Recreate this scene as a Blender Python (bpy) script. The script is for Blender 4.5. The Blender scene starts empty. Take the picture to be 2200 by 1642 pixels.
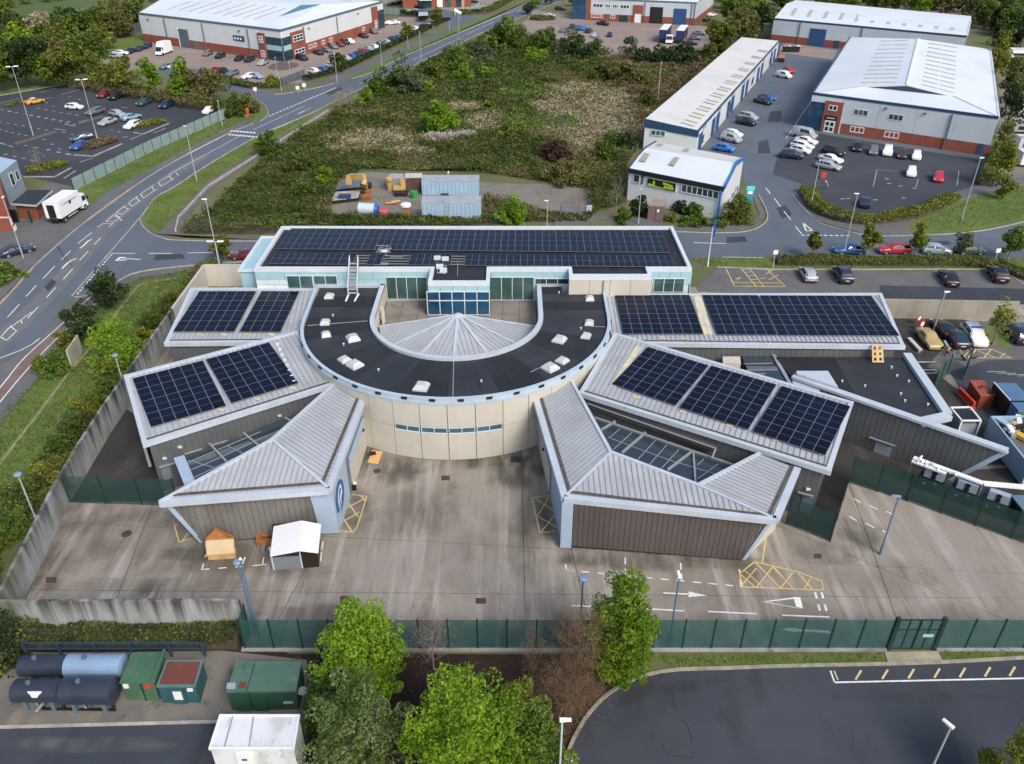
import bpy,math,random
import numpy as np
from mathutils import Vector,Matrix
scn=bpy.context.scene
COL=scn.collection
R=math.radians
CAM_H,PITCH,FPX=47.0,R(32.1),1740.0
cd=bpy.data.cameras.new('camera')
cam=bpy.data.objects.new('camera',cd)
COL.objects.link(cam)
cam.location=(0,0,CAM_H)
cam.rotation_euler=(math.pi/2-PITCH,0,0)
cd.sensor_width=36.0
cd.lens=36.0*FPX/2200.0
cd.clip_start,cd.clip_end=1.0,6000.0
scn.camera=cam
SUN_EL,SUN_AZ=R(43),R(146)
w=bpy.data.worlds.new('World')
scn.world=w
w.use_nodes=True
nt=w.node_tree
sky=nt.nodes.new('ShaderNodeTexSky')
sky.sky_type='NISHITA'
sky.sun_disc=False
sky.sun_elevation=SUN_EL
sky.sun_rotation=SUN_AZ
sky.air_density,sky.dust_density,sky.ozone_density=1.0,3.0,1.0
bg=nt.nodes['Background']
bg.inputs['Strength'].default_value=0.13
nt.links.new(sky.outputs[0],bg.inputs['Color'])
sl=bpy.data.lights.new('sun','SUN')
sl.energy=1.5
sl.angle=R(22)
sl.color=(1.0,0.955,0.89)
sun=bpy.data.objects.new('sun',sl)
COL.objects.link(sun)
sdir=Vector((math.sin(SUN_AZ)*math.cos(SUN_EL),math.cos(SUN_AZ)*math.cos(SUN_EL),math.sin(SUN_EL)))
sun.rotation_euler=sdir.to_track_quat('Z','Y').to_euler()
sun.location=(0,0,120)
scn.view_settings.view_transform='Standard'
scn.view_settings.look='None'
scn.view_settings.gamma=1.0
scn.view_settings.use_curve_mapping=False
scn.view_settings.exposure=0.62
cy=scn.cycles
cy.max_bounces,cy.diffuse_bounces,cy.glossy_bounces,cy.transparent_max_bounces,cy.transmission_bounces=6,3,3,12,4
cy.use_denoising=True
cy.caustics_reflective=cy.caustics_refractive=False
_c,_s=math.cos(PITCH),math.sin(PITCH)
def ray(u,v):
 a,b=(u-1100)/FPX,-(v-821)/FPX
 return Vector((a,b*_s+_c,b*_c-_s))
EYE=Vector((0,0,CAM_H))
def W(u,v,z=0.0):
 d=ray(u,v)
 return EYE+d*((z-CAM_H)/d.z)
def WP(u,v,plane):
 p,n=plane
 d=ray(u,v)
 return EYE+d*((p-EYE).dot(n)/d.dot(n))
def plane3(a,b,c):
 n=(b-a).cross(c-a).normalized()
 return(a,n if n.z>=0 else-n)
def vplane(a,b):
 d=b-a
 return(a,Vector((-d.y,d.x,0)).normalized())
def WL(pts,z=0.0):
 return[W(u,v,z) for u,v in pts]
def V(x,y,z=0.0):
 return Vector((x,y,z))
def smooth(p,n=6,closed=False):
 out=[]
 N=len(p)
 for i in range(N if closed else N-1):
  p0=p[(i-1)%N] if closed or i>0 else p[0]
  p1,p2=p[i],p[(i+1)%N]
  p3=p[(i+2)%N] if closed or i+2<N else p[-1]
  for k in range(n):
   t=k/n
   out.append(0.5*((2*p1)+(p2-p0)*t+(2*p0-5*p1+4*p2-p3)*t*t+(3*p1-p0-3*p2+p3)*t**3))
 if not closed:
  out.append(p[-1].copy())
 return out
def lerp(a,b,t):
 return a+(b-a)*t
def offset_line(pts,d):
 out=[]
 for i,p in enumerate(pts):
  a,b=pts[max(i-1,0)],pts[min(i+1,len(pts)-1)]
  t=(b-a)
  t.z=0
  t.normalize()
  out.append(p+Vector((-t.y,t.x,0))*d)
 return out
MATS={}
def mat(name,col,rough=0.7,metal=0.0,var=0.12,scale=0.6,fine=0.0,fscale=6.0,bump=0.0,bscale=8.0,coat=0.0,stretch=None,spec=0.5,rnd=0.0):
 if name in MATS:
  return MATS[name]
 m=bpy.data.materials.new(name)
 m.use_nodes=True
 t=m.node_tree
 b=t.nodes['Principled BSDF']
 b.inputs['Roughness'].default_value=rough
 b.inputs['Metallic'].default_value=metal
 b.inputs['Specular IOR Level'].default_value=spec
 if coat:
  b.inputs['Coat Weight'].default_value=coat
  b.inputs['Coat Roughness'].default_value=0.05
 b.inputs['Base Color'].default_value=(*col,1)
 pos=t.nodes.new('ShaderNodeNewGeometry').outputs['Position']
 if stretch:
  mp=t.nodes.new('ShaderNodeMapping')
  mp.inputs['Scale'].default_value=stretch
  t.links.new(pos,mp.inputs['Vector'])
  pos=mp.outputs['Vector']
 fac=None
 for sc,am in((scale,var),(fscale,fine)):
  if am<=0:
   continue
  n=t.nodes.new('ShaderNodeTexNoise')
  n.inputs['Scale'].default_value=sc
  n.inputs['Detail'].default_value=5
  t.links.new(pos,n.inputs['Vector'])
  r=t.nodes.new('ShaderNodeMapRange')
  r.inputs[1].default_value,r.inputs[2].default_value=0.3,0.7
  r.inputs[3].default_value,r.inputs[4].default_value=1-am,1+am
  t.links.new(n.outputs['Fac'],r.inputs[0])
  if fac is None:
   fac=r.outputs[0]
  else:
   mm=t.nodes.new('ShaderNodeMath')
   mm.operation='MULTIPLY'
   t.links.new(fac,mm.inputs[0])
   t.links.new(r.outputs[0],mm.inputs[1])
   fac=mm.outputs[0]
 if rnd>0:
  oi=t.nodes.new('ShaderNodeObjectInfo')
  r=t.nodes.new('ShaderNodeMapRange')
  r.inputs[3].default_value,r.inputs[4].default_value=1-rnd,1+rnd
  t.links.new(oi.outputs['Random'],r.inputs[0])
  if fac is None:
   fac=r.outputs[0]
  else:
   mm=t.nodes.new('ShaderNodeMath')
   mm.operation='MULTIPLY'
   t.links.new(fac,mm.inputs[0])
   t.links.new(r.outputs[0],mm.inputs[1])
   fac=mm.outputs[0]
 if fac is not None:
  vm=t.nodes.new('ShaderNodeVectorMath')
  vm.operation='SCALE'
  vm.inputs[0].default_value=col
  t.links.new(fac,vm.inputs['Scale'])
  t.links.new(vm.outputs[0],b.inputs['Base Color'])
 if bump>0:
  n=t.nodes.new('ShaderNodeTexNoise')
  n.inputs['Scale'].default_value=bscale
  n.inputs['Detail'].default_value=4
  t.links.new(pos,n.inputs['Vector'])
  bp=t.nodes.new('ShaderNodeBump')
  bp.inputs['Strength'].default_value=bump
  bp.inputs['Distance'].default_value=0.1
  t.links.new(n.outputs['Fac'],bp.inputs['Height'])
  t.links.new(bp.outputs[0],b.inputs['Normal'])
 MATS[name]=m
 return m
def layered(name,base,layers,rough=0.85,bump=0.15,bscale=3.0,spec=0.3):
 """base colour with noise-masked stains: layers = (colour, noise scale, lo, hi, opacity, stretch)"""
 if name in MATS:
  return MATS[name]
 m=bpy.data.materials.new(name)
 m.use_nodes=True
 t=m.node_tree
 b=t.nodes['Principled BSDF']
 b.inputs['Roughness'].default_value=rough
 b.inputs['Specular IOR Level'].default_value=spec
 pos=t.nodes.new('ShaderNodeNewGeometry').outputs['Position']
 cur=None
 for i,lay in enumerate(layers):
  col,sc,lo,hi,op,st=lay[:6]
  mp=t.nodes.new('ShaderNodeMapping')
  mp.inputs['Scale'].default_value=st or(1,1,1)
  mp.inputs['Location'].default_value=(i*13.7,i*7.1,i*3.3)
  t.links.new(pos,mp.inputs['Vector'])
  n=t.nodes.new('ShaderNodeTexNoise')
  n.inputs['Scale'].default_value=sc
  n.inputs['Detail'].default_value=6
  n.inputs['Roughness'].default_value=0.6
  t.links.new(mp.outputs[0],n.inputs['Vector'])
  r=t.nodes.new('ShaderNodeMapRange')
  r.inputs[1].default_value,r.inputs[2].default_value=lo,hi
  r.inputs[3].default_value,r.inputs[4].default_value=0.0,op
  if len(lay)>6:
   sx=t.nodes.new('ShaderNodeSeparateXYZ')
   t.links.new(pos,sx.inputs[0])
   ma=t.nodes.new('ShaderNodeMath')
   ma.operation='MULTIPLY_ADD'
   ma.inputs[1].default_value=lay[6]
   t.links.new(sx.outputs['Z'],ma.inputs[0])
   t.links.new(n.outputs['Fac'],ma.inputs[2])
   t.links.new(ma.outputs[0],r.inputs[0])
  else:
   t.links.new(n.outputs['Fac'],r.inputs[0])
  mx=t.nodes.new('ShaderNodeMix')
  mx.data_type='RGBA'
  t.links.new(r.outputs[0],mx.inputs['Factor'])
  if cur is None:
   mx.inputs['A'].default_value=(*base,1)
  else:
   t.links.new(cur,mx.inputs['A'])
  mx.inputs['B'].default_value=(*col,1)
  cur=mx.outputs['Result']
 t.links.new(cur,b.inputs['Base Color'])
 if bump>0:
  n=t.nodes.new('ShaderNodeTexNoise')
  n.inputs['Scale'].default_value=bscale
  n.inputs['Detail'].default_value=5
  t.links.new(pos,n.inputs['Vector'])
  bp=t.nodes.new('ShaderNodeBump')
  bp.inputs['Strength'].default_value=bump
  bp.inputs['Distance'].default_value=0.1
  t.links.new(n.outputs['Fac'],bp.inputs['Height'])
  t.links.new(bp.outputs[0],b.inputs['Normal'])
 MATS[name]=m
 return m
def leafmat(name,cols,trans=0.25,rough=0.6):
 """leaf colour chosen by the leaf's own 'tone' attribute, a little by plant"""
 if name in MATS:
  return MATS[name]
 m=bpy.data.materials.new(name)
 m.use_nodes=True
 t=m.node_tree
 b=t.nodes['Principled BSDF']
 b.inputs['Roughness'].default_value=rough
 b.inputs['Specular IOR Level'].default_value=0.25
 at=t.nodes.new('ShaderNodeAttribute')
 at.attribute_name='tone'
 rp=t.nodes.new('ShaderNodeValToRGB')
 e=rp.color_ramp.elements
 e[0].color,e[1].color=(*cols[0],1),(*cols[-1],1)
 for i,c in enumerate(cols[1:-1]):
  x=e.new((i+1)/(len(cols)-1))
  x.color=(*c,1)
 t.links.new(at.outputs['Fac'],rp.inputs['Fac'])
 oi=t.nodes.new('ShaderNodeObjectInfo')
 r=t.nodes.new('ShaderNodeMapRange')
 r.inputs[3].default_value,r.inputs[4].default_value=0.8,1.2
 t.links.new(oi.outputs['Random'],r.inputs[0])
 vm=t.nodes.new('ShaderNodeVectorMath')
 vm.operation='SCALE'
 t.links.new(rp.outputs[0],vm.inputs[0])
 t.links.new(r.outputs[0],vm.inputs['Scale'])
 t.links.new(vm.outputs[0],b.inputs['Base Color'])
 if trans>0:
  tr=t.nodes.new('ShaderNodeBsdfTranslucent')
  t.links.new(vm.outputs[0],tr.inputs['Color'])
  mx=t.nodes.new('ShaderNodeMixShader')
  mx.inputs[0].default_value=trans
  t.links.new(b.outputs[0],mx.inputs[1])
  t.links.new(tr.outputs[0],mx.inputs[2])
  t.links.new(mx.outputs[0],t.nodes['Material Output'].inputs[0])
 MATS[name]=m
 return m
def meshmat(name,col,alpha,rough=0.6):
 """fine woven wire: lets part of the light through"""
 if name in MATS:
  return MATS[name]
 m=bpy.data.materials.new(name)
 m.use_nodes=True
 t=m.node_tree
 b=t.nodes['Principled BSDF']
 b.inputs['Base Color'].default_value=(*col,1)
 b.inputs['Roughness'].default_value=rough
 tr=t.nodes.new('ShaderNodeBsdfTransparent')
 mx=t.nodes.new('ShaderNodeMixShader')
 n=t.nodes.new('ShaderNodeTexNoise')
 n.inputs['Scale'].default_value=0.7
 t.links.new(t.nodes.new('ShaderNodeNewGeometry').outputs['Position'],n.inputs['Vector'])
 r=t.nodes.new('ShaderNodeMapRange')
 r.inputs[1].default_value,r.inputs[2].default_value=0.3,0.7
 r.inputs[3].default_value,r.inputs[4].default_value=alpha-0.1,alpha+0.1
 t.links.new(n.outputs['Fac'],r.inputs[0])
 t.links.new(r.outputs[0],mx.inputs[0])
 t.links.new(tr.outputs[0],mx.inputs[1])
 t.links.new(b.outputs[0],mx.inputs[2])
 t.links.new(mx.outputs[0],t.nodes['Material Output'].inputs[0])
 MATS[name]=m
 return m
WO={}
def link(name,me,parent=None,loc=None):
 o=bpy.data.objects.new(name,me)
 COL.objects.link(o)
 po=WO[parent] if parent is not None else Vector((0,0,0))
 wo=Vector(loc) if loc is not None else po.copy()
 if parent is not None:
  o.parent=parent
 o.location=wo-po
 WO[o]=wo
 return o
def tag(o,label=None,cat=None,group=None,kind=None):
 if label:o['label']=label
 if cat:o['category']=cat
 if group:o['group']=group
 if kind:o['kind']=kind
 return o
def thing(name,label,cat,loc,group=None,rz=0.0):
 o=bpy.data.objects.new(name,None)
 COL.objects.link(o)
 o.empty_display_size=0.3
 o.location=loc
 o.rotation_euler=(0,0,rz)
 WO[o]=Vector(loc)
 return tag(o,label,cat,group)
class MB:
 def __init__(s):
  s.v,s.f,s.m=[],[],[]
 def poly(s,pts,m=0,up=None):
  pts=[Vector(p) for p in pts]
  if up is not None:
   n=Vector((0,0,0))
   for i in range(len(pts)):
    a,b=pts[i],pts[(i+1)%len(pts)]
    n+=a.cross(b)
   if n.dot(Vector(up))<0:
    pts.reverse()
  k=len(s.v)
  s.v+=[tuple(p) for p in pts]
  s.f.append(list(range(k,k+len(pts))))
  s.m.append(m)
  return s
 def prism(s,pts,z0,z1,m=0,top=None,bottom=True):
  """vertical prism; z0/z1 numbers or the pts carry their own z for the top when z1 is None"""
  p=[Vector(q) for q in pts]
  a=sum(p[i].x*p[(i+1)%len(p)].y-p[(i+1)%len(p)].x*p[i].y for i in range(len(p)))
  if a<0:
   p.reverse()
  n=len(p)
  k=len(s.v)
  s.v+=[(q.x,q.y,z0) for q in p]+[(q.x,q.y,z1 if z1 is not None else q.z) for q in p]
  for i in range(n):
   j=(i+1)%n
   s.f.append([k+i,k+j,k+n+j,k+n+i]);s.m.append(m)
  s.f.append([k+n+i for i in range(n)]);s.m.append(m if top is None else top)
  if bottom:
   s.f.append([k+n-1-i for i in range(n)]);s.m.append(m)
  return s
 def slab(s,pts,th,m=0):
  """planar polygon given a thickness downwards along its normal"""
  p=[Vector(q) for q in pts]
  n=Vector((0,0,0))
  for i in range(len(p)):
   n+=p[i].cross(p[(i+1)%len(p)])
  n.normalize()
  if n.z<-1e-6:
   n=-n
   p.reverse()
  k,N=len(s.v),len(p)
  s.v+=[tuple(q-n*th) for q in p]+[tuple(q) for q in p]
  for i in range(N):
   j=(i+1)%N
   s.f.append([k+i,k+j,k+N+j,k+N+i]);s.m.append(m)
  s.f.append([k+N+i for i in range(N)]);s.m.append(m)
  s.f.append([k+N-1-i for i in range(N)]);s.m.append(m)
  return s
 def hexa(s,b4,t4,m=0):
  k=len(s.v)
  s.v+=[tuple(q) for q in b4]+[tuple(q) for q in t4]
  for f in([3,2,1,0],[4,5,6,7],[0,1,5,4],[1,2,6,5],[2,3,7,6],[3,0,4,7]):
   s.f.append([k+i for i in f]);s.m.append(m)
  return s
 def box(s,c,d,rz=0.0,m=0):
  c=Vector(c)
  x,y=Vector((math.cos(rz),math.sin(rz),0))*d[0]/2,Vector((-math.sin(rz),math.cos(rz),0))*d[1]/2
  z=Vector((0,0,d[2]/2))
  b=[c-x-y-z,c+x-y-z,c+x+y-z,c-x+y-z]
  return s.hexa(b,[q+2*z for q in b],m)
 def beam(s,a,b,wd,ht,m=0,up=(0,0,1)):
  """bar from a to b; a, b run along the middle of its underside"""
  a,b=Vector(a),Vector(b)
  d=(b-a).normalized()
  sd=d.cross(Vector(up))
  if sd.length<1e-4:
   sd=Vector((1,0,0))
  sd.normalize()
  u=sd.cross(d).normalized()*ht
  sd*=wd/2
  return s.hexa([a-sd,a+sd,b+sd,b-sd][::-1],[a-sd+u,a+sd+u,b+sd+u,b-sd+u][::-1],m)
 def tube(s,a,b,r0,r1=None,n=8,m=0,caps=True):
  a,b=Vector(a),Vector(b)
  r1=r0 if r1 is None else r1
  d=(b-a).normalized()
  x=d.cross(Vector((0,0,1)))
  if x.length<1e-3:
   x=Vector((1,0,0))
  x.normalize()
  y=d.cross(x)
  k=len(s.v)
  for p,r in((a,r0),(b,r1)):
   for i in range(n):
    t=2*math.pi*i/n
    s.v.append(tuple(p+x*(r*math.cos(t))+y*(r*math.sin(t))))
  for i in range(n):
   j=(i+1)%n
   s.f.append([k+i,k+j,k+n+j,k+n+i]);s.m.append(m)
  if caps:
   s.f.append([k+n-1-i for i in range(n)]);s.m.append(m)
   s.f.append([k+n+i for i in range(n)]);s.m.append(m)
  return s
 def lathe(s,c,prof,n=16,m=0):
  c=Vector(c)
  k=len(s.v)
  for r,z in prof:
   for i in range(n):
    t=2*math.pi*i/n
    s.v.append((c.x+r*math.cos(t),c.y+r*math.sin(t),c.z+z))
  for q in range(len(prof)-1):
   for i in range(n):
    j=(i+1)%n
    s.f.append([k+q*n+i,k+q*n+j,k+(q+1)*n+j,k+(q+1)*n+i]);s.m.append(m)
  s.f.append([k+n-1-i for i in range(n)]);s.m.append(m)
  s.f.append([k+(len(prof)-1)*n+i for i in range(n)]);s.m.append(m)
  return s
 def ball(s,c,r,n=10,m=0,sz=1.0):
  pr=[(r*math.sin(math.pi*i/6)+1e-3,-r*sz*math.cos(math.pi*i/6)) for i in range(7)]
  return s.lathe(c,pr,n,m)
 def mesh(s,name,mats,smooth_=False,off=None):
  me=bpy.data.meshes.new(name)
  vs=s.v if off is None else[(x-off.x,y-off.y,z-off.z) for x,y,z in s.v]
  me.from_pydata(vs,[],s.f)
  for q in(mats if isinstance(mats,(list,tuple)) else[mats]):
   me.materials.append(q)
  me.polygons.foreach_set('material_index',s.m)
  if smooth_:
   me.polygons.foreach_set('use_smooth',[True]*len(s.f))
  me.update()
  return me
 def build(s,name,mats,parent=None,loc=None,smooth_=False):
  wo=Vector(loc) if loc is not None else(WO[parent] if parent is not None else Vector((0,0,0)))
  return link(name,s.mesh(name,mats,smooth_,wo),parent,wo)
def struct(name,mb,m,smooth_=False):
 return tag(mb.build(name,m,smooth_=smooth_),kind='structure')
def strip(mb,left,right,z,m=0):
 for i in range(len(left)-1):
  mb.poly([V(left[i].x,left[i].y,z),V(left[i+1].x,left[i+1].y,z),V(right[i+1].x,right[i+1].y,z),V(right[i].x,right[i].y,z)],m,up=(0,0,1))
 return mb
def ribbon(mb,pts,wd,z,m=0):
 return strip(mb,offset_line(pts,wd/2),offset_line(pts,-wd/2),z,m)
def flat(mb,pts,z,m=0):
 return mb.poly([V(p.x,p.y,z) for p in pts],m,up=(0,0,1))
def dashes(mb,pts,on,off,wd,z,m=0,start=0.0):
 """painted dashes along a polyline"""
 seg=[(pts[i],pts[i+1]) for i in range(len(pts)-1)]
 L=[(b-a).length for a,b in seg]
 tot=sum(L)
 def at(d):
  for(a,b),l in zip(seg,L):
   if d<=l:
    return lerp(a,b,d/max(l,1e-6))
   d-=l
  return seg[-1][1]
 d=start
 while d+on*0.5<tot:
  a,b=at(d),at(min(d+on,tot))
  if(b-a).length>0.1:
   ribbon(mb,[a,b],wd,z,m)
  d+=on+off
 return mb
def dup(src,loc,rz=0.0,sc=1.0,label=None,group=None):
 """copy of a thing with its parts and sub-parts (sharing mesh data)"""
 def cp(o,parent):
  c=o.copy()
  COL.objects.link(c)
  c.parent=parent
  for ch in o.children:
   cp(ch,c)
  return c
 r=cp(src,None)
 r.location=loc
 r.rotation_euler=(0,0,rz)
 r.scale=(sc,sc,sc) if not isinstance(sc,(tuple,list)) else sc
 if label:r['label']=label
 if group:r['group']=group
 WO[r]=Vector(loc)
 return r
rng=np.random.default_rng(7)
def leaf_mesh(name,P,S,tone,m,upb=0.3,asp=0.6):
 N=len(P)
 nrm=rng.normal(size=(N,3))
 nrm[:,2]=np.abs(nrm[:,2])+upb
 nrm/=np.linalg.norm(nrm,axis=1,keepdims=True)
 t=np.cross(nrm,rng.normal(size=(N,3)))
 t/=np.linalg.norm(t,axis=1,keepdims=True)
 b=np.cross(nrm,t)
 S=np.broadcast_to(np.asarray(S,dtype=float),(N,))[:,None]
 v=np.empty((N,4,3))
 v[:,0]=P-t*S*0.5
 v[:,1]=P+b*S*asp*0.5+nrm*S*0.08
 v[:,2]=P+t*S*0.5
 v[:,3]=P-b*S*asp*0.5+nrm*S*0.08
 me=bpy.data.meshes.new(name)
 me.vertices.add(N*4)
 me.vertices.foreach_set('co',v.reshape(-1).astype(np.float32))
 me.loops.add(N*4)
 me.loops.foreach_set('vertex_index',np.arange(N*4,dtype=np.int32))
 me.polygons.add(N)
 me.polygons.foreach_set('loop_start',np.arange(0,N*4,4,dtype=np.int32))
 me.polygons.foreach_set('loop_total',np.full(N,4,dtype=np.int32))
 me.materials.append(m)
 a=me.attributes.new('tone','FLOAT','FACE')
 a.data.foreach_set('value',np.clip(tone,0,1).astype(np.float32))
 me.update()
 return me
def in_poly(P,poly):
 x,y=P[:,0],P[:,1]
 ins=np.zeros(len(P),bool)
 n=len(poly)
 for i in range(n):
  a,b=poly[i],poly[(i+1)%n]
  if abs(a.y-b.y)<1e-9:
   continue
  c=((a.y>y)!=(b.y>y))&(x<(b.x-a.x)*(y-a.y)/(b.y-a.y)+a.x)
  ins^=c
 return ins
def vnoise(x,y,seed=0):
 """smooth value noise 0..1"""
 r=np.random.default_rng(seed).random((64,64))
 xi,yi=np.floor(x).astype(int),np.floor(y).astype(int)
 fx,fy=x-xi,y-yi
 fx,fy=fx*fx*(3-2*fx),fy*fy*(3-2*fy)
 g=lambda i,j:r[(xi+i)%64,(yi+j)%64]
 return(g(0,0)*(1-fx)+g(1,0)*fx)*(1-fy)+(g(0,1)*(1-fx)+g(1,1)*fx)*fy
def crown_points(n,kind,h,r,base=0.25,clumps=40,seed=0):
 """leaf positions for a crown of height h and radius r; returns points and per-leaf tone"""
 g=np.random.default_rng(seed)
 cz0,ch=h*base,h*(1-base)
 C,T,RR=[],[],[]
 while len(C)<clumps:
  p=g.uniform(-1,1,3)
  q=math.hypot(p[0],p[1])
  t=(p[2]+1)/2
  if kind=='round' or kind=='ball':
   prof=math.sqrt(max(0,1-p[2]**2))
  elif kind=='egg':
   prof=(math.sin(math.pi*min(1,t*0.85+0.12))**0.7)*(1.05-0.35*t)
  elif kind=='cone':
   prof=(1-t)**0.75*min(1,t*5+0.35)
  else:
   prof=math.sqrt(max(0,1-t**2))
  if q>prof or q<prof*0.35 and g.random()<0.6:
   continue
  k=1+0.22*g.normal()
  k*=.86
  C.append((p[0]*r*k,p[1]*r*k,cz0+ch*t*(1+0.05*g.normal())))
  T.append(g.random())
  RR.append(g.uniform(0.6,1.25))
 C,T,RR=np.array(C),np.array(T),np.array(RR)
 i=g.integers(0,clumps,n)
 d=g.normal(size=(n,3))
 d/=np.linalg.norm(d,axis=1,keepdims=True)
 cr=(1.1*(r*r*min(ch,5*r)*.5)**(1/3.0)/clumps**(1/3.0))*RR[i]*(0.55+0.45*g.random(n)**0.4)
 P=C[i]+d*cr[:,None]*np.array([1,1,0.8])
 P[:,2]=np.maximum(P[:,2],0.05)
 tone=0.55*T[i]+0.45*g.random(n)
 return P,tone
def limbs_mesh(name,h,r,m,seed=0,tr=0.16,forks=7,base=0.25,twigs=0,lean=0.0):
 g=random.Random(seed)
 mb=MB()
 top=V(lean,0,h*0.72)
 mid=V(lean*0.3,0,h*max(base,0.12))
 mb.tube((0,0,0),mid,tr,tr*0.75,7)
 mb.tube(mid,top,tr*0.75,tr*0.25,6)
 for i in range(forks):
  t=0.05+0.9*i/max(forks-1,1)
  a=lerp(mid,top,t*0.85)
  an=i*2.4+g.uniform(-.4,.4)
  L=r*g.uniform(0.65,0.95)*(1-0.35*t)
  b=a+V(math.cos(an)*L,math.sin(an)*L,h*g.uniform(0.1,0.24))
  k=lerp(a,b,0.5)+V(0,0,-h*0.02)
  mb.tube(a,k,tr*0.4,tr*0.26,5)
  mb.tube(k,b,tr*0.26,tr*0.08,5)
  for q in range(twigs):
   s=lerp(a,b,g.uniform(0.3,1))
   e=s+V(g.uniform(-1,1)*r*.38,g.uniform(-1,1)*r*.38,g.uniform(0.02,.26)*h)
   mb.tube(s,e,tr*0.09,tr*0.035,3,caps=False)
   for z in range(3):
    s2=lerp(s,e,g.uniform(.3,1))
    mb.tube(s2,s2+V(g.uniform(-1,1)*r*.2,g.uniform(-1,1)*r*.2,g.uniform(0,.13)*h),tr*.04,tr*.02,3,caps=False)
 return mb.mesh(name,m)
# palette
M_ASPH=layered('worn_asphalt',(.115,.138,.168),[((.085,.102,.126),.05,.4,.62,.7,None),((.15,.158,.165),.35,.5,.75,.35,(1,.25,1)),((.05,.052,.058),1.6,.58,.75,.4,None)],.82,.08,9)
M_ASPHD=layered('dark_asphalt',(.042,.05,.062),[((.062,.07,.082),.07,.42,.6,.75,None),((.03,.033,.04),.3,.52,.68,.7,(1,.4,1)),((.095,.09,.085),2.2,.6,.78,.3,None)],.8,.08,9)
M_ASPHC=layered('car_park_asphalt',(.045,.051,.062),[((.066,.072,.084),.05,.42,.62,.7,None),((.034,.036,.04),.8,.5,.75,.4,None)],.82,.08,9)
M_CONC=layered('stained_concrete',(.29,.26,.218),[((.185,.165,.135),.075,.46,.6,.85,None),((.085,.077,.062),.11,.54,.66,.9,(1,.6,1)),((.41,.375,.34),.35,.5,.66,.75,(2.6,.2,1)),((.13,.116,.09),.8,.55,.72,.7,(3,.3,1)),((.1,.082,.055),3,.6,.75,.5,None)],.9,.12,5)
M_CONCG=layered('grey_concrete',(.33,.325,.315),[((.17,.168,.16),.25,.45,.68,.8,(1,1,.3)),((.42,.41,.4),.7,.5,.7,.5,None),((.08,.082,.075),.5,.57,.72,.8,(1.6,1.6,.16))],.9,.12,5)
M_WALLC=layered('weathered_wall',(.36,.365,.37),[((.2,.21,.205),.3,.44,.62,.8,(1.5,1.5,.12)),((.045,.05,.042),.6,.62,.84,.95,(1.6,1.6,.07),.085),((.16,.18,.085),.15,.52,.66,.6,None)],.9,.15,4)
M_PAVE=layered('brick_paving',(.29,.225,.195),[((.21,.17,.15),.06,.42,.62,.7,None),((.34,.28,.25),.5,.5,.7,.4,None)],.85,.05,6)
M_PATH=layered('path_asphalt',(.135,.135,.135),[((.1,.1,.1),.1,.4,.6,.7,None),((.18,.175,.165),.8,.5,.7,.5,None)],.88,.06,8)
M_CYCLE=mat('red_cycle_surface',(.19,.125,.11),.88,var=.18,scale=.5,fine=.15)
M_KERB=mat('kerb_stone',(.36,.335,.3),.85,var=.2,scale=.5,fine=.15,fscale=3)
M_WHITE=mat('road_paint_white',(.72,.72,.7),.6,var=.14,scale=.8,fine=.14,fscale=5)
M_YELLOW=mat('road_paint_yellow',(.62,.45,.16),.7,var=.2,scale=.7,fine=.18,fscale=5)
M_GRASS=layered('grass',(.12,.17,.04),[((.08,.125,.028),.12,.42,.62,.8,None),((.2,.19,.07),.4,.52,.72,.6,None),((.085,.14,.024),1.3,.5,.7,.5,None)],.9,.5,3)
M_FIELD=layered('rough_field',(.12,.13,.055),[((.17,.15,.09),.02,.45,.6,.8,None),((.07,.095,.03),.06,.48,.66,.7,None)],.95,.4,1)
M_SOIL=layered('dark_soil',(.035,.022,.016),[((.06,.035,.025),.4,.45,.65,.7,None),((.018,.012,.01),.2,.45,.6,.8,None),((.12,.08,.05),4,.64,.74,.5,None)],.95,.6,5)
M_GRAVEL=layered('trodden_gravel',(.2,.18,.15),[((.12,.11,.095),.2,.45,.65,.7,None),((.28,.255,.22),1.2,.5,.7,.5,None)],.92,.3,6)
M_WFRAME=mat('white_coated_metal',(.6,.65,.69),.42,var=.05,scale=.5,fine=.05,fscale=3)
M_FASCIA=mat('silver_fascia',(.53,.58,.635),.4,metal=.15,var=.07,scale=.6,fine=.05,fscale=4)
M_ROOFM=layered('silver_roof_sheet',(.4,.42,.445),[((.32,.33,.34),.25,.42,.66,.8,None),((.5,.505,.515),.6,.5,.7,.5,None),((.36,.3,.2),.5,.62,.76,.4,None)],.48,.03,4,spec=.4)
M_SEAM=mat('roof_seam_metal',(.37,.385,.405),.5,metal=.3,var=.08)
M_GUTTER=mat('dirty_gutter',(.085,.075,.062),.9,var=.35,scale=2)
M_CLAD=layered('dark_grey_cladding',(.115,.122,.126),[((.09,.096,.1),.3,.42,.64,.7,None),((.16,.158,.152),.35,.55,.72,.5,(1,1,.6))],.42,0,4,spec=.5)
M_CLADF=layered('lit_bronze_cladding',(.2,.188,.175),[((.13,.12,.112),.22,.42,.6,.9,None),((.34,.33,.31),.16,.54,.68,.7,(1,1,.4))],.42,0,4)  # bronze cladding painted lighter for the left front wing, reflected light in its colour
M_CLADB=layered('bronze_grey_cladding',(.115,.1,.094),[((.085,.075,.07),.3,.42,.64,.7,None),((.15,.138,.13),.35,.56,.72,.5,(1,1,.4))],.45,0,4)
M_GAP=mat('dark_joint',(.03,.03,.032),.9,var=0)
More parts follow.
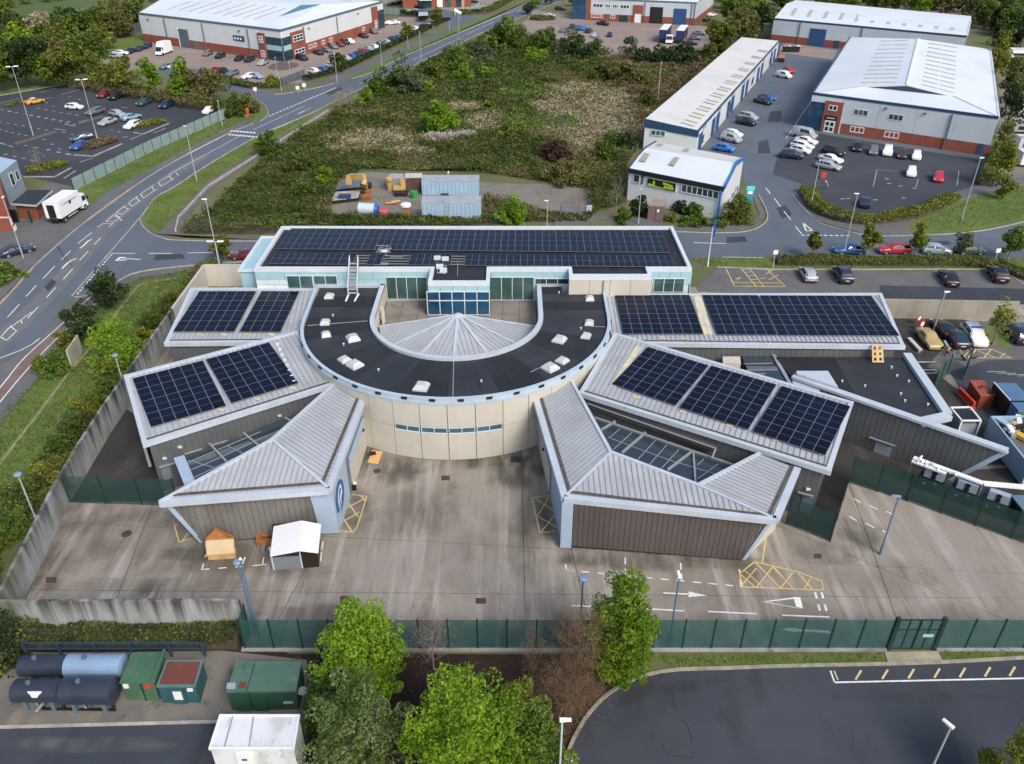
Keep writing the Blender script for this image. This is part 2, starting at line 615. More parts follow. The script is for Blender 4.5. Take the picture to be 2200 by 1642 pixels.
M_CREAM=layered('cream_render_panel',(.54,.515,.45),[((.47,.445,.38),.2,.42,.64,.7,None),((.43,.375,.28),.3,.58,.74,.45,(1.4,1.4,.2)),((.57,.53,.46),.6,.5,.7,.4,None)],.8,.03,6)
M_BLUEP=mat('pale_blue_panel',(.36,.455,.57),.45,var=.07,scale=.4)
M_AQUA=mat('pale_aqua_panel',(.34,.52,.57),.3,var=.06,scale=.5,spec=.6)
M_FELT=layered('black_roof_felt',(.014,.016,.02),[((.026,.029,.034),.12,.42,.62,.8,None),((.009,.01,.012),.5,.5,.68,.6,None),((.055,.055,.058),1.2,.62,.78,.35,None)],.7,.05,4,spec=.4)
M_FELT2=layered('grey_roof_felt',(.024,.027,.032),[((.036,.04,.046),.2,.42,.62,.8,None),((.014,.016,.019),.6,.5,.68,.6,None)],.6,.05,4,spec=.4)
M_CELL=mat('solar_cell',(.0045,.007,.019),.3,var=.12,scale=.25,spec=.16,rnd=.2)
M_CELLF=mat('solar_frame',(.24,.27,.33),.45,metal=.3,var=.05)
M_RAIL=mat('aluminium',(.42,.43,.44),.4,metal=.6,var=.06)
M_GLASS=mat('dark_glass',(.02,.045,.05),.06,var=.25,scale=.5,spec=.8)
M_GLASSB=mat('blue_glass',(.018,.07,.14),.06,var=.35,scale=.35,spec=.8)
M_GLASSG=mat('green_tinted_glass',(.045,.095,.09),.07,var=.4,scale=.4,spec=.8)
M_CANOPY=mat('canopy_glass',(.03,.047,.064),.12,var=.2,scale=.4,spec=.7)
M_TEAL=mat('green_fence_post',(.012,.035,.03),.5,var=.1)
M_MESH=meshmat('green_fence_mesh',(.026,.105,.095),.47)
M_MESHD=meshmat('dark_fence_mesh',(.02,.07,.062),.4)
M_TERR=layered('terrace_slab',(.25,.225,.19),[((.17,.15,.125),.4,.42,.64,.8,None),((.075,.06,.045),.6,.58,.72,.7,None)],.9,.1,6)
M_SKYL=mat('skylight_dome',(.5,.51,.5),.3,var=.07,scale=1.5)
M_BLACK=mat('black_plastic',(.012,.012,.013),.5,var=0)
M_STEELP=mat('galvanised_steel',(.4,.42,.43),.45,metal=.4,var=.08)
M_TIMBER=mat('pale_timber',(.55,.36,.17),.8,var=.18,scale=1.2,fine=.12,stretch=(1,6,1))
M_ORWOOD=mat('orange_wood',(.32,.12,.035),.75,var=.2,scale=1.2,fine=.12,stretch=(1,5,1))
M_BRICK=layered('red_brick',(.27,.085,.055),[((.2,.06,.042),.3,.42,.62,.7,None),((.33,.13,.09),2.5,.5,.7,.4,None)],.88,.05,12)
M_WCLAD=mat('light_grey_cladding',(.5,.545,.585),.5,var=.05,scale=.25,fine=.03,fscale=2)
M_WCLADW=mat('off_white_cladding',(.62,.65,.655),.5,var=.05,scale=.25,fine=.03,fscale=2)
M_WROOF=layered('white_roof_sheet',(.66,.705,.735),[((.58,.62,.645),.08,.42,.64,.7,None),((.72,.75,.77),.3,.5,.7,.4,(1,.3,1))],.5,.02,4)
M_WROOFD=layered('aged_white_roof',(.6,.6,.575),[((.52,.515,.48),.1,.42,.64,.7,None),((.66,.67,.66),.3,.5,.7,.4,None)],.55,.02,4)
M_ROOFL=mat('rooflight_sheet',(.4,.4,.37),.6,var=.08)
M_ROOFY=mat('aged_rooflight_sheet',(.34,.31,.225),.6,var=.1)
M_NAVY=mat('navy_trim',(.02,.055,.115),.45,var=.08)
M_BLUED=mat('blue_shutter',(.025,.075,.19),.5,var=.08,scale=.8)
M_GREYD=mat('grey_shutter',(.1,.14,.17),.5,var=.08)
M_WHITEP=mat('white_paint',(.78,.79,.79),.5,var=.04)
M_DKBR=mat('dark_brown_board',(.025,.012,.009),.7,var=.15)
M_TIMBST=mat('blue_lamp_paint',(.03,.065,.1),.5,var=.1)
# ground and roads
g=MB()
n=40
xs=[-3000,-800,-300,300,800,3000]
ys=[-400,0,200,400,800,4000]
for i in range(5):
 for j in range(5):
  g.poly([(xs[i],ys[j],0),(xs[i+1],ys[j],0),(xs[i+1],ys[j+1],0),(xs[i],ys[j+1],0)])
struct('ground',g,M_FIELD)
RL=smooth(WL([(-420,960),(-180,783),(0,652),(71,575),(185,476),(290,400),(377,346),(487,289),(545,266)]),4)
RR_=smooth(WL([(-420,1130),(-180,925),(0,782),(70,742),(140,652),(155,637),(300,470),(335,425),(375,402),(455,350),(550,295),(582,280),(655,250),(712,222),(790,185),(900,135),(960,107),(1037,70),(1100,45),(1180,12),(1280,-30),(1420,-85)]),4)
RL2=smooth(WL([(722,178),(800,156),(867,122),(985,72),(1100,22),(1150,-2),(1250,-45),(1390,-100)]),4)
road=MB()
flat(road,RL+WL([(562,250),(574,247)])+WL([(600,201),(650,193),(700,184)])+RL2+RR_[::-1],.01)
struct('main_road',road,M_ASPH)
sr=MB()
flat(sr,WL([(560,262),(574,252),(576,240),(570,228),(555,216),(520,203),(470,192),(395,165),(330,160),(330,150),(420,148),(480,165),(540,186),(600,202),(655,195),(705,192),(720,195)]),.014)
flat(sr,WL([(985,73),(965,62),(950,47),(930,34),(900,24),(900,16),(960,22),(1000,33),(1030,36),(1060,42)]),.014)
struct('side_road',sr,M_ASPH)
SRT=smooth(WL([(300,470),(307,487),(325,503),(350,512),(380,517),(550,519),(800,512),(1100,504),(1300,502),(1445,499),(1525,501),(1597,499),(1637,485),(1649,462),(1630,420)]),4)
SRB=WL([(155,640),(205,630),(250,605),(300,583),(425,568),(530,560),(900,556),(1480,556),(1660,551),(1900,550),(2260,556)])
SRT2=smooth(WL([(1700,416),(1725,448),(1762,480),(1800,492),(1850,504),(1910,508),(1975,506),(2050,503),(2125,494),(2200,477),(2260,455)]),4)
br=MB()
flat(br,SRB+SRT2[::-1]+SRT[::-1],.018)
struct('estate_road',br,M_ASPH)
ey=MB()
flat(ey,WL([(1620,425),(1597,385),(1490,330),(1500,318),(1650,100),(1655,78),(1800,70),(1900,80),(1790,100),(1830,110),(2150,320),(2118,342),(2100,400),(2052,415),(1900,468),(1780,456),(1728,412),(1705,425)]),.022)
struct('estate_yard',ey,M_ASPHC if False else M_ASPH)
fp=MB()
flat(fp,WL([(1672,330),(1700,300),(1745,285),(2110,345),(2100,398),(2052,413),(1900,466),(1780,452),(1735,408),(1720,395),(1660,375)]),.027)
struct('estate_car_park',fp,M_ASPHC)
lp=MB()
flat(lp,WL([(-300,262),(0,206),(85,191),(135,183),(178,190),(210,198),(330,213),(440,240),(500,247),(498,256),(350,322),(160,402),(60,380),(-60,352),(-400,420)]),.01)
struct('car_park',lp,M_ASPHC)
sp=MB()
flat(sp,WL([(195,128),(250,105),(330,92),(600,128),(830,46),(880,30),(930,30),(962,42),(935,56),(850,95),(735,150),(640,180),(560,183),(480,160),(350,155),(230,150)]),.008)
flat(sp,WL([(1115,58),(1150,22),(1230,34),(1500,55),(1540,60),(1520,100),(1400,112),(1300,120),(1200,98)]),.008)
flat(sp,WL([(815,8),(830,-25),(1060,-20),(1120,-12),(1000,30),(960,22),(900,14)]),.008)
flat(sp,WL([(1655,112),(1790,128),(1798,108),(1690,92)]),.026)
struct('brick_yard',sp,M_PAVE)
vg=MB()
flat(vg,WL([(162,408),(500,240),(560,225),(573,238),(572,250),(545,264),(480,282),(240,408),(150,470)]),.03)
flat(vg,smooth(WL([(310,468),(322,434),(380,402),(455,352),(552,297),(652,254),(660,258),(560,322),(440,398),(372,470),(345,502),(325,496)]),3,True),.03)
flat(vg,WL([(-300,640),(0,610),(45,570),(38,562),(-300,560)]),.03)
flat(vg,WL([(722,181),(690,176),(860,105),(985,50),(1060,34),(1100,20),(1095,14),(1150,-8),(1150,-4),(985,71),(868,121),(800,155)]),.02)
flat(vg,smooth(WL([(1955,488),(1990,500),(2060,498),(2125,488),(2210,465),(2230,400),(2150,405),(2080,430),(1990,462)]),3,True),.03)
flat(vg,WL([(200,640),(430,575),(440,572),(380,648),(264,800),(128,1015),(-10,1220),(-400,1700),(-700,1700),(0,895),(90,800)]),.03)
flat(vg,WL([(250,135),(310,96),(305,74),(260,84),(165,108)]),.03)
flat(vg,WL([(-300,262),(0,206),(85,191),(135,183),(175,188),(205,176),(60,172),(-300,215)]),.03)
flat(vg,WL([(1480,557),(1660,552),(2260,557),(2260,585),(1660,578),(1540,575)]),.03)
struct('grass_verge',vg,M_GRASS)
pv=MB()
def pave(px,h=.11,m=0,sm=0):
 p=WL(px)
 if sm:
  p=smooth(p,3,True)
 pv.prism([V(q.x,q.y) for q in p],0,h,m)
pave([(545,262),(487,285),(377,343),(290,397),(185,473),(71,571),(0,648),(-180,779),(-230,760),(0,612),(45,568),(105,520),(150,472),(240,409),(480,280),(540,256)])
pave([(-30,470),(110,395),(165,410),(150,470),(105,520),(45,566),(0,600),(-60,560)],.1)
pave([(322,503),(345,500),(372,468),(440,397),(560,320),(705,240),(712,242),(570,330),(455,405),(400,470),(385,505),(400,512),(1200,497),(1200,502),(550,516),(350,510)])
pave([(1190,488),(1290,472),(1380,490),(1445,496),(1520,499),(1590,497),(1633,483),(1645,462),(1621,417),(1616,420),(1632,462),(1620,472),(1560,488),(1440,486),(1380,470),(1290,462),(1190,478)])
pave([(1728,452),(1763,478),(1800,489),(1850,501),(1910,505),(1962,503),(1940,485),(1990,460),(2085,424),(2200,395),(2200,380),(2060,412),(1960,448),(1860,480),(1780,468),(1730,428),(1715,400),(1702,412)])
pave([(160,642),(205,634),(250,609),(300,587),(425,572),(530,565),(530,571),(430,580),(300,598),(255,620),(215,655),(150,725),(45,860),(-120,1060),(-200,1060),(0,872),(0,785),(73,745),(142,656)])
pave([(640,183),(690,176),(860,105),(975,55),(1000,48),(1000,54),(978,62),(868,113),(722,179),(700,184)],.08)
struct('pavement',pv,M_PATH)
cyc=MB()
flat(cyc,smooth(WL([(208,632),(153,678),(58,768),(0,836),(-160,1030),(-160,1050),(0,866),(50,808),(98,753),(153,700),(212,650)]),1,True),.114)
struct('cycle_path',cyc,M_CYCLE)
kb=MB()
def kerb(pts,wd=.16,h=.13):
 pts=[V(p.x,p.y) for p in pts]
 a,b=offset_line(pts,wd/2),offset_line(pts,-wd/2)
 for i in range(len(pts)-1):
  kb.prism([a[i],a[i+1],b[i+1],b[i]],0,h)
kerb(RL)
kerb(RL2[2:])
kerb(RR_[20:])
kerb(SRT)
kerb(SRT2)
kerb(smooth(WL([(160,640),(205,632),(250,607),(300,585),(425,570),(530,563)]),4))
kerb(smooth(WL([(560,262),(574,250),(576,240),(568,226),(550,214)]),4))
kerb(smooth(WL([(590,203),(610,202),(650,195),(700,185),(722,178)]),4))
kerb(WL([(705,240),(570,326),(450,402),(385,470),(378,500)]),.25,.5)
kerb(WL([(0,206),(85,191),(135,183)]))
kerb(WL([(1540,575),(1660,580),(2150,580),(2210,620)]),.2,.14)
struct('kerb',kb,M_KERB)
YF=38.95
yard=[V(-36.6,40.6),V(-39.2,54.8),V(-40.2,69.5),V(-40.9,99),V(-30,99),V(22,99),V(34,98),V(120,98),V(120,YF),V(-19,YF),V(-19.6,40.5)]
bed=MB()
flat(bed,yard,.02)
struct('yard_bed',bed,M_GAP)
def clip(poly,a,b,side):
 """part of a polygon on one side of line a-b"""
 nrm=V(-(b-a).y,(b-a).x)*side
 out=[]
 for i in range(len(poly)):
  p,q=poly[i],poly[(i+1)%len(poly)]
  dp,dq=(p-a).dot(nrm),(q-a).dot(nrm)
  if dp>=0:
   out.append(p)
  if(dp>=0)!=(dq>=0):
   out.append(lerp(p,q,dp/(dp-dq)))
 return out
def shrink(poly,d):
 c=sum(poly,Vector())/len(poly)
 A=sum(poly[i].x*poly[(i+1)%len(poly)].y-poly[(i+1)%len(poly)].x*poly[i].y for i in range(len(poly)))
 if A<0:
  poly=poly[::-1]
 out=[]
 n=len(poly)
 for i in range(n):
  p0,p,p1=poly[i-1],poly[i],poly[(i+1)%n]
  t0,t1=(p-p0),(p1-p)
  if t0.length<1e-4 or t1.length<1e-4:
   continue
  t0.normalize();t1.normalize()
  n0,n1=V(-t0.y,t0.x),V(-t1.y,t1.x)
  k=(n0+n1)
  if k.length<1e-3:
   continue
  k=k/max(k.dot(n0),.3)
  out.append(p+k*d)
 return out
pieces=[[V(p.x,p.y) for p in yard]]
for(u0,v0,u1,v1) in((-200,1105,2400,1245),(40,1268,1700,1282),(1790,1180,2300,1390),(1880,1200,1950,1400),(800,960,560,1402),(1120,960,1130,1402),(1225,1170,1280,1402),(330,1080,250,1290)):
 a,b=W(u0,v0),W(u1,v1)
 nx=[]
 for p in pieces:
  for sd in(1,-1):
   q=clip(p,a,b,sd)
   if len(q)>=3:
    A=abs(sum(q[i].x*q[(i+1)%len(q)].y-q[(i+1)%len(q)].x*q[i].y for i in range(len(q))))/2
    if A>.3:
     nx.append(q)
 pieces=nx
yo=bpy.data.objects.new('yard',None)
COL.objects.link(yo)
WO[yo]=Vector()
yo['kind']='structure'
for p in pieces:
 q=shrink(p,.025)
 if len(q)>=3:
  MB().prism(q,.0,.05).build('concrete_slab',M_CONC,yo)
rc=MB()
flat(rc,WL([(1495,620),(1545,575),(1660,582),(2210,584),(2400,585),(2400,660),(1890,640),(1500,628)]),.06)
flat(rc,WL([(2080,690),(2400,700),(2400,960),(2120,830),(1990,790)]),.06)
struct('staff_car_park',rc,M_PATH)
rc=MB()
flat(rc,WL([(1890,614),(2210,622),(2400,625),(2400,662),(1890,645)]),.064)
flat(rc,WL([(2120,775),(2400,770),(2400,960),(2100,900),(2040,800)]),.064)
struct('staff_car_park_lane',rc,M_ASPHD)
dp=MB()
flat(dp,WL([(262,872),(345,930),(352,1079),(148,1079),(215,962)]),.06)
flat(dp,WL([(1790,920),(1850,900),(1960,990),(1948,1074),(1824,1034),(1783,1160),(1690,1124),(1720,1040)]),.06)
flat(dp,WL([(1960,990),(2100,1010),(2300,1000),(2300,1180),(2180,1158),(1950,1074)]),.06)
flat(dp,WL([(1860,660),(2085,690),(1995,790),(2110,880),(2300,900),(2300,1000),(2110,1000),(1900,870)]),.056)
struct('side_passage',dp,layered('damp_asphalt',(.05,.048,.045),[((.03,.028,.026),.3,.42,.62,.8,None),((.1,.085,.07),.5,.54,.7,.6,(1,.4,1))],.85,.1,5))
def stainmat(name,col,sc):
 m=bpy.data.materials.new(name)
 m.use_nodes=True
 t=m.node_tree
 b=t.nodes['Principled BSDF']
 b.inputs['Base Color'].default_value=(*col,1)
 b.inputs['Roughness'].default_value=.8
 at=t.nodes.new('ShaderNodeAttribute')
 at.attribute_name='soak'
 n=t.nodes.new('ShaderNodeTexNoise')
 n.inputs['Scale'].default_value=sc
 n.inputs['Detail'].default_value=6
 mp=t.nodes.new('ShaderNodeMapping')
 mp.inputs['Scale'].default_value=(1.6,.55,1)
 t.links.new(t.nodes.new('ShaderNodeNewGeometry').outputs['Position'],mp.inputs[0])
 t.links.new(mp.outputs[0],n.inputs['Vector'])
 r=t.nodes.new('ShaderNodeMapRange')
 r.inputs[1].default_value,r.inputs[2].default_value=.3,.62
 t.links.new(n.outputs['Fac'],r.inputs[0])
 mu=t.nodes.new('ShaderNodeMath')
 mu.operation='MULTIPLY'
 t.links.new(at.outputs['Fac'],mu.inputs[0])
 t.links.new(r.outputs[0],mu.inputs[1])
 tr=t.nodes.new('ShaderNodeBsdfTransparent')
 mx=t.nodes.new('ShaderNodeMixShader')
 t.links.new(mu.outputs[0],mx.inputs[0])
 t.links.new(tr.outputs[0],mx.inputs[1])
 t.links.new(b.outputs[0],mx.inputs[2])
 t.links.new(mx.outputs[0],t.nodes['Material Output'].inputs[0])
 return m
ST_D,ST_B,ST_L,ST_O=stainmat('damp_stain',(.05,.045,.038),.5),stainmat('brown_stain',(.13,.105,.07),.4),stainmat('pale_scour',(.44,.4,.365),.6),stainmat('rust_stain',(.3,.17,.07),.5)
stz=[.0505]
def stain(u,v,ru,rv,k,m,rot=0.0):
 c,e,f=W(u,v),W(u+ru,v),W(u,v-rv)
 rx,ry=abs(e.x-c.x),abs(f.y-c.y)
 stz[0]+=.00008
 z=stz[0]
 n_=20
 vs,fs,val=[(c.x,c.y,z)],[],[k]
 rg=random.Random(int(u+v))
 k*=.62
 val=[k]
 for q,kk in((.55,k*.75),(1,0)):
  for i in range(n_):
   an=2*math.pi*i/n_
   r_=q*(1+rg.uniform(-.18,.18))
   x,y=rx*r_*math.cos(an),ry*r_*math.sin(an)
   vs.append((c.x+x*math.cos(rot)-y*math.sin(rot),c.y+x*math.sin(rot)+y*math.cos(rot),z))
   val.append(kk)
 for i in range(n_):
  j=(i+1)%n_
  fs+=[[0,1+i,1+j],[1+i,1+n_+i,1+n_+j,1+j]]
 me=bpy.data.meshes.new('yard_stain')
 me.from_pydata(vs,[],fs)
 me.materials.append(m)
 a=me.attributes.new('soak','FLOAT','POINT')
 a.data.foreach_set('value',val)
 o=bpy.data.objects.new('yard_stain',me)
 COL.objects.link(o)
 o['kind']='structure'
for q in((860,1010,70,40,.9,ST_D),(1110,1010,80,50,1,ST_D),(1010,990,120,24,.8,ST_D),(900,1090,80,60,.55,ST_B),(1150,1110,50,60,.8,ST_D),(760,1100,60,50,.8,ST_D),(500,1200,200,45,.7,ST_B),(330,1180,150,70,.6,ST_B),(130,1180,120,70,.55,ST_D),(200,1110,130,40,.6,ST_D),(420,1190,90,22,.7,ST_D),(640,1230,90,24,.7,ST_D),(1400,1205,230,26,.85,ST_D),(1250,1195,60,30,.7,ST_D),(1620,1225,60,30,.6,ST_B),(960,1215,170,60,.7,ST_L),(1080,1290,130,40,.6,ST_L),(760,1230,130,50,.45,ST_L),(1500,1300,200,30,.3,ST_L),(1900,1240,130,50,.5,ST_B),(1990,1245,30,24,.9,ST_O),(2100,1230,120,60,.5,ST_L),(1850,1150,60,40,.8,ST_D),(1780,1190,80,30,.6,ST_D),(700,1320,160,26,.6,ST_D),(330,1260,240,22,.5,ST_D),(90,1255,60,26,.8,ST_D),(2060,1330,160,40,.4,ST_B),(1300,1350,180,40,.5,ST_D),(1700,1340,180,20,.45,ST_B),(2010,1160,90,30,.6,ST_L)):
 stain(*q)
stz[0]=.0265
for q in((1370,1490,60,18,.8,ST_D,.5),(1480,1475,90,16,.7,ST_D,.2),(1458,1600,24,8,.35,ST_B,0),(2000,1500,250,16,.3,ST_D,0),(200,1600,220,22,.3,ST_L,0)):
 stain(*q)
ck=MB()
for L_ in([(1463,1548),(1475,1556),(1482,1575),(1487,1597)],[(1422,1602),(1432,1618),(1448,1625),(1470,1626),(1490,1630)],[(1440,1484),(1446,1500),(1452,1526)],[(60,468),(85,482),(108,500),(140,560)],[(122,532),(140,552),(160,580)]):
 ribbon(ck,smooth(WL(L_),3),.06,.036)
struct('road_crack',ck,M_GAP)
gv=MB()
for px in([(1383,1455),(1394,1452),(1401,1464),(1390,1470)],[(1412,1450),(1424,1446),(1428,1452),(1416,1456)]):
 gv.prism(WL(px),.0,.045)
tag(gv.build('gully_grate',M_GAP),'pair of black gully grates at the foreground road kerb','drain grate')
FR_EDGE=smooth(WL([(1195,1720),(1213,1642),(1232,1590),(1265,1535),(1310,1490),(1375,1456),(1450,1441),(1560,1437),(1700,1432),(1905,1428),(2026,1424),(2210,1414),(2500,1398)]),5)
fr=MB()
flat(fr,FR_EDGE+[V(60,26),V(40,18),V(0,18)],.02)
struct('foreground_road',fr,M_ASPHD)
kb=MB()
kerb(FR_EDGE,.22,.15)
struct('road_kerb',kb,mat('mossy_kerb',(.3,.27,.21),.9,var=.3,scale=1.2,fine=.2))
fv=MB()
flat(fv,WL([(1400,1408),(1450,1437),(1560,1433),(1700,1429),(1903,1425),(1898,1403)]),.03)
flat(fv,WL([(2018,1402),(2028,1421),(2210,1411),(2500,1395),(2500,1388)]),.03)
struct('verge_strip',fv,M_GRASS)
dr=MB()
dr.prism(WL([(1900,1402),(1908,1427),(2027,1423),(2014,1400)]),0,.06)
struct('crossover',dr,mat('buff_concrete',(.33,.3,.22),.9,var=.2,scale=.8,fine=.15))
so=MB()
flat(so,WL([(505,1405),(1390,1406),(1310,1487),(1230,1590),(1200,1700),(600,1720),(690,1450),(640,1410)]),.015)
flat(so,WL([(-300,1362),(515,1362),(640,1412),(690,1450),(440,1420),(60,1400),(0,1460),(-300,1700)]),.012)
struct('planting_bed',so,M_SOIL)
pc=MB()
pc.prism(WL([(35,1405),(480,1400),(660,1420),(660,1545),(0,1566),(-60,1566)]),0,.1)
struct('plant_pad',pc,layered('pad_concrete',(.2,.185,.155),[((.13,.125,.115),.2,.42,.6,.85,None),((.26,.23,.15),.5,.52,.68,.6,(1,.5,1)),((.05,.048,.045),.6,.54,.7,.7,None)],.9,.12,5))
pa=MB()
flat(pa,WL([(-300,1570),(0,1562),(665,1546),(650,1720),(-300,1760)]),.02)
struct('service_road',pa,M_ASPHD)
kb=MB()
kerb(WL([(-100,1568),(0,1564),(660,1547)]),.18,.14)
struct('pad_kerb',kb,M_KERB)
cs=MB()
ribbon(cs,smooth(WL([(-60,790),(20,715),(110,625),(190,535),(245,470),(305,425),(375,374),(440,333)]),3),2.7,.0165)
struct('road_centre_strip',cs,layered('worn_grey_strip',(.155,.158,.165),[((.125,.13,.14),.2,.42,.62,.8,None),((.19,.19,.19),.8,.52,.7,.5,None)],.85,.06,8))
cs=MB()
for px in([(335,548),(392,546),(398,556),(330,560)],[(1560,510),(1600,508),(1606,520),(1562,522)],[(1668,448),(1688,440),(1702,462),(1680,470)],[(95,618),(112,600),(122,607),(104,627)],[(700,200),(730,187),(738,192),(706,206)],[(1655,240),(1680,238),(1676,262),(1648,264)],[(1630,305),(1650,300),(1655,330),(1628,330)],[(1960,520),(2040,518),(2044,526),(1960,528)]):
 flat(cs,WL(px),.0245)
struct('road_patch',cs,M_ASPHD)
wp=MB()
ribbon(wp,smooth(WL([(300,612),(255,668),(212,728),(180,765),(147,803),(90,880),(0,997),(-80,1110)]),3),.28,.05)
ribbon(wp,smooth(WL([(380,598),(330,606),(300,612)]),3),.3,.05)
struct('worn_path',wp,mat('trodden_earth',(.24,.21,.13),.95,var=.3,scale=1.5,fine=.2))
mw=MB()
Z=.034
ZC=.12
dashes(mw,WL([(300,470),(155,637)]),.5,.35,.2,Z)
dashes(mw,WL([(240,547),(165,634)]),.5,.35,.2,Z)
dashes(mw,WL([(722,189),(578,250)]),.9,.6,.4,Z)
ribbon(mw,smooth(WL([(0,770),(70,740),(127,687)]),3),.15,Z)
for a,b in(((197,500),(167,524)),((152,539),(132,559)),((118,572),(92,600)),((78,614),(56,638)),((42,654),(16,683)),((216,512),(203,526)),((190,540),(171,560)),((158,576),(136,601)),((120,618),(100,640)),((247,460),(262,475)),((362,376),(520,290)),((545,279),(655,228)),((640,246),(668,232)),((770,180),(800,170)),((885,130),(990,82)),((1000,75),(1060,48)),((1090,30),(1140,10)),((990,70),(1090,28)),((1110,26),(1160,4)),((377,346),(487,289)),((640,300-55),(655,238)),((582,282),(652,251))):
 ribbon(mw,WL([a,b]),.13,Z)
la,lb_=WL([(209,489),(228,477),(250,457),(276,437),(302,417),(340,392),(378,371)]),WL([(234,488),(248,476),(262,462),(284,444),(308,426),(346,401),(384,378)])
for i in range(6):
 for L_ in(la,lb_):
  ribbon(mw,[L_[i],lerp(L_[i],L_[i+1],.75)],.11,Z)
 ribbon(mw,[la[i+1],lb_[i+1]],.11,Z+.001)
 ribbon(mw,[lerp(la[i],la[i+1],.62),lerp(lb_[i],lb_[i+1],.62)],.11,Z+.001)
for L_ in([(2,725),(14,711),(25,700)],[(14,732),(36,712),(24,703)],[(2,725),(14,732)],[(24,703),(45,688),(68,671)],[(45,688),(48,696)],[(60,684),(82,660)]):
 ribbon(mw,WL(L_),.13,Z)
def bend_arrow(px,wd,hd):
 p=smooth(WL(px),4)
 ribbon(mw,p,wd,Z)
bend_arrow([(133,578),(143,568),(152,561),(164,556)],.26,1)
bend_arrow([(172,534),(180,528),(189,519),(197,515)],.24,1)
ribbon(mw,WL([(302,558),(268,556)]),.22,Z)
for q in([(247,561),(256,553),(258,557),(252,561)],[(256,553),(271,553),(271,555),(258,556)],[(252,561),(270,560),(270,558),(258,559)],[(270,553),(273,555),(271,560),(268,559)]):
 flat(mw,WL(q),Z)
for a,b in(((240,545),(291,545)),((319,545),(370,545)),((403,544),(458,543)),((1490,522),(1560,524))):
 ribbon(mw,WL([a,b]),.16,Z)
for r in range(2):
 for i in range(9):
  c=W(490+i*7+r*4,281+r*9+i*.6)
  mw.box(V(c.x,c.y,Z),(.55,.9,.004),R(20))
dashes(mw,WL([(1722,506),(1830,507)]),.5,.35,.3,Z)
q=WL([(1725,479),(1745,496),(1732,497)])
for i in range(3):
 ribbon(mw,[q[i],q[(i+1)%3]],.25,Z)
for a,b in(((1663,426),(1677,445)),((1684,454),(1699,473)),((1709,487),(1722,503)),((1645,404),(1655,417))):
 ribbon(mw,WL([a,b]),.15,Z)
ribbon(mw,WL([(1747,200+10),(1689,298)]),.12,Z)
ribbon(mw,WL([(1552,553),(1640,554)]),.12,Z)
struct('road_marking',mw,M_WHITE)
mc=MB()
ribbon(mc,smooth(WL([(207,630),(152,677),(142,690),(57,767),(20,811),(0,836),(-60,905)]),3),.13,.122)
ribbon(mc,smooth(WL([(211,650),(152,702),(97,755),(47,810),(0,867),(-60,940)]),3),.13,.122)
struct('cycle_path_marking',mc,M_WHITE)
my=MB()
ribbon(my,smooth(WL([(289,401),(187,476)]),3),.14,Z)
ribbon(my,smooth(WL([(71,577),(0,655),(-60,700)]),3),.14,Z)
struct('edge_line',my,mat('orange_line',(.5,.33,.12),.8,var=.2))
cm=MB()
for(u0,v0,u1,v1,k) in((5,236,160,268,11),(20,240,148,262,9),(0,262,100,280,7),(82,233,165,248,6),(0,279,55,292,5),(95,300,145,331,4),(0,304,140,372,0),(12,332,70,345,4),(55,313,150,333,5),(105,322,146,332,3),(137,285,156,290,2),(150,208,170,214,2),(100,221,115,228,2),(240,280,256,284,2)):
 for i in range(k):
  p=W(lerp(u0,u1,i/max(k-1,1)),lerp(v0,v1,i/max(k-1,1)))
  cm.box(V(p.x,p.y,.03),(.85,.28,.004),R(-14))
for a,b in(((0,308),(28,316)),((117,277),(142,281)),((138,267),(162,272)),((168,263),(222,250)),((280,300),(305,290)),((330,286),(356,276)),((357,289),(380,278)),((137,384),(163,367)),((166,382),(192,367)),((172,349),(200,340)),((0,222),(42,212)),((94,212),(114,210)),((131,204),(175,192)),((88,199),(122,189)),((260,231),(275,232)),((0,307),(18,313)),((262,296),(275,294))):
 ribbon(cm,WL([a,b]),.22,.03)
for u,v in((1880,430),(1822,427),(1942,426),(1935,400),(1965,405),(1910,395),(1905,385),(1810,428)):
 p=W(u,v)
 cm.box(V(p.x,p.y,.035),(.7,.3,.004),0)
for a,b in(((1876,401),(1884,366)),((1884,365),(1940,369)),((1968,402),(1973,385)),((2056,400),(2060,368)),((1800,492),(1850,505))):
 ribbon(cm,WL([a,b]),.1,.034)
for i in range(5):
 ribbon(cm,WL([(2120+i*22,800+i*3),(2160+i*22,800+i*3)]),.1,.07)
struct('bay_marking',cm,mat('worn_paint',(.42,.42,.41),.7,var=.25,scale=1,fine=.2))
yw=MB()
ZY=.056
dashes(yw,WL([(1216,1226),(1600,1262)]),.62,.62,.11,ZY)
for a,b in(((1215,1213),(1217,1227)),((1343,1200),(1344,1240)),((1462,1211),(1465,1250)),((1588,1224),(1594,1262))):
 dashes(yw,WL([a,b]),.75,.4,.11,ZY)
ribbon(yw,WL([(1216,1227),(1230,1228)]),.12,ZY)
dashes(yw,WL([(433,1225),(575,1214)]),.62,.7,.11,ZY)
for a,b in(((438,1212),(433,1226)),((527,1198),(521,1213)),((567,1198),(564,1215)),((694,1165),(692,1182)),((691,1188),(689,1207)),((443,1193),(441,1199))):
 ribbon(yw,WL([a,b]),.11,ZY)
ribbon(yw,WL([(558,1215),(572,1214)]),.11,ZY)
for a,b in(((1228,1302),(1300,1306)),((1386,1309),(1470,1314)),((1521,1315),(1625,1320))):
 ribbon(yw,WL([a,b]),.13,ZY)
ribbon(yw,WL([(1425,1275),(1480,1278)]),.13,ZY)
flat(yw,WL([(1479,1272),(1479,1284),(1519,1281)]),ZY)
flat(yw,WL([(1636,1294),(1709,1284),(1714,1287),(1648,1294)]),ZY)
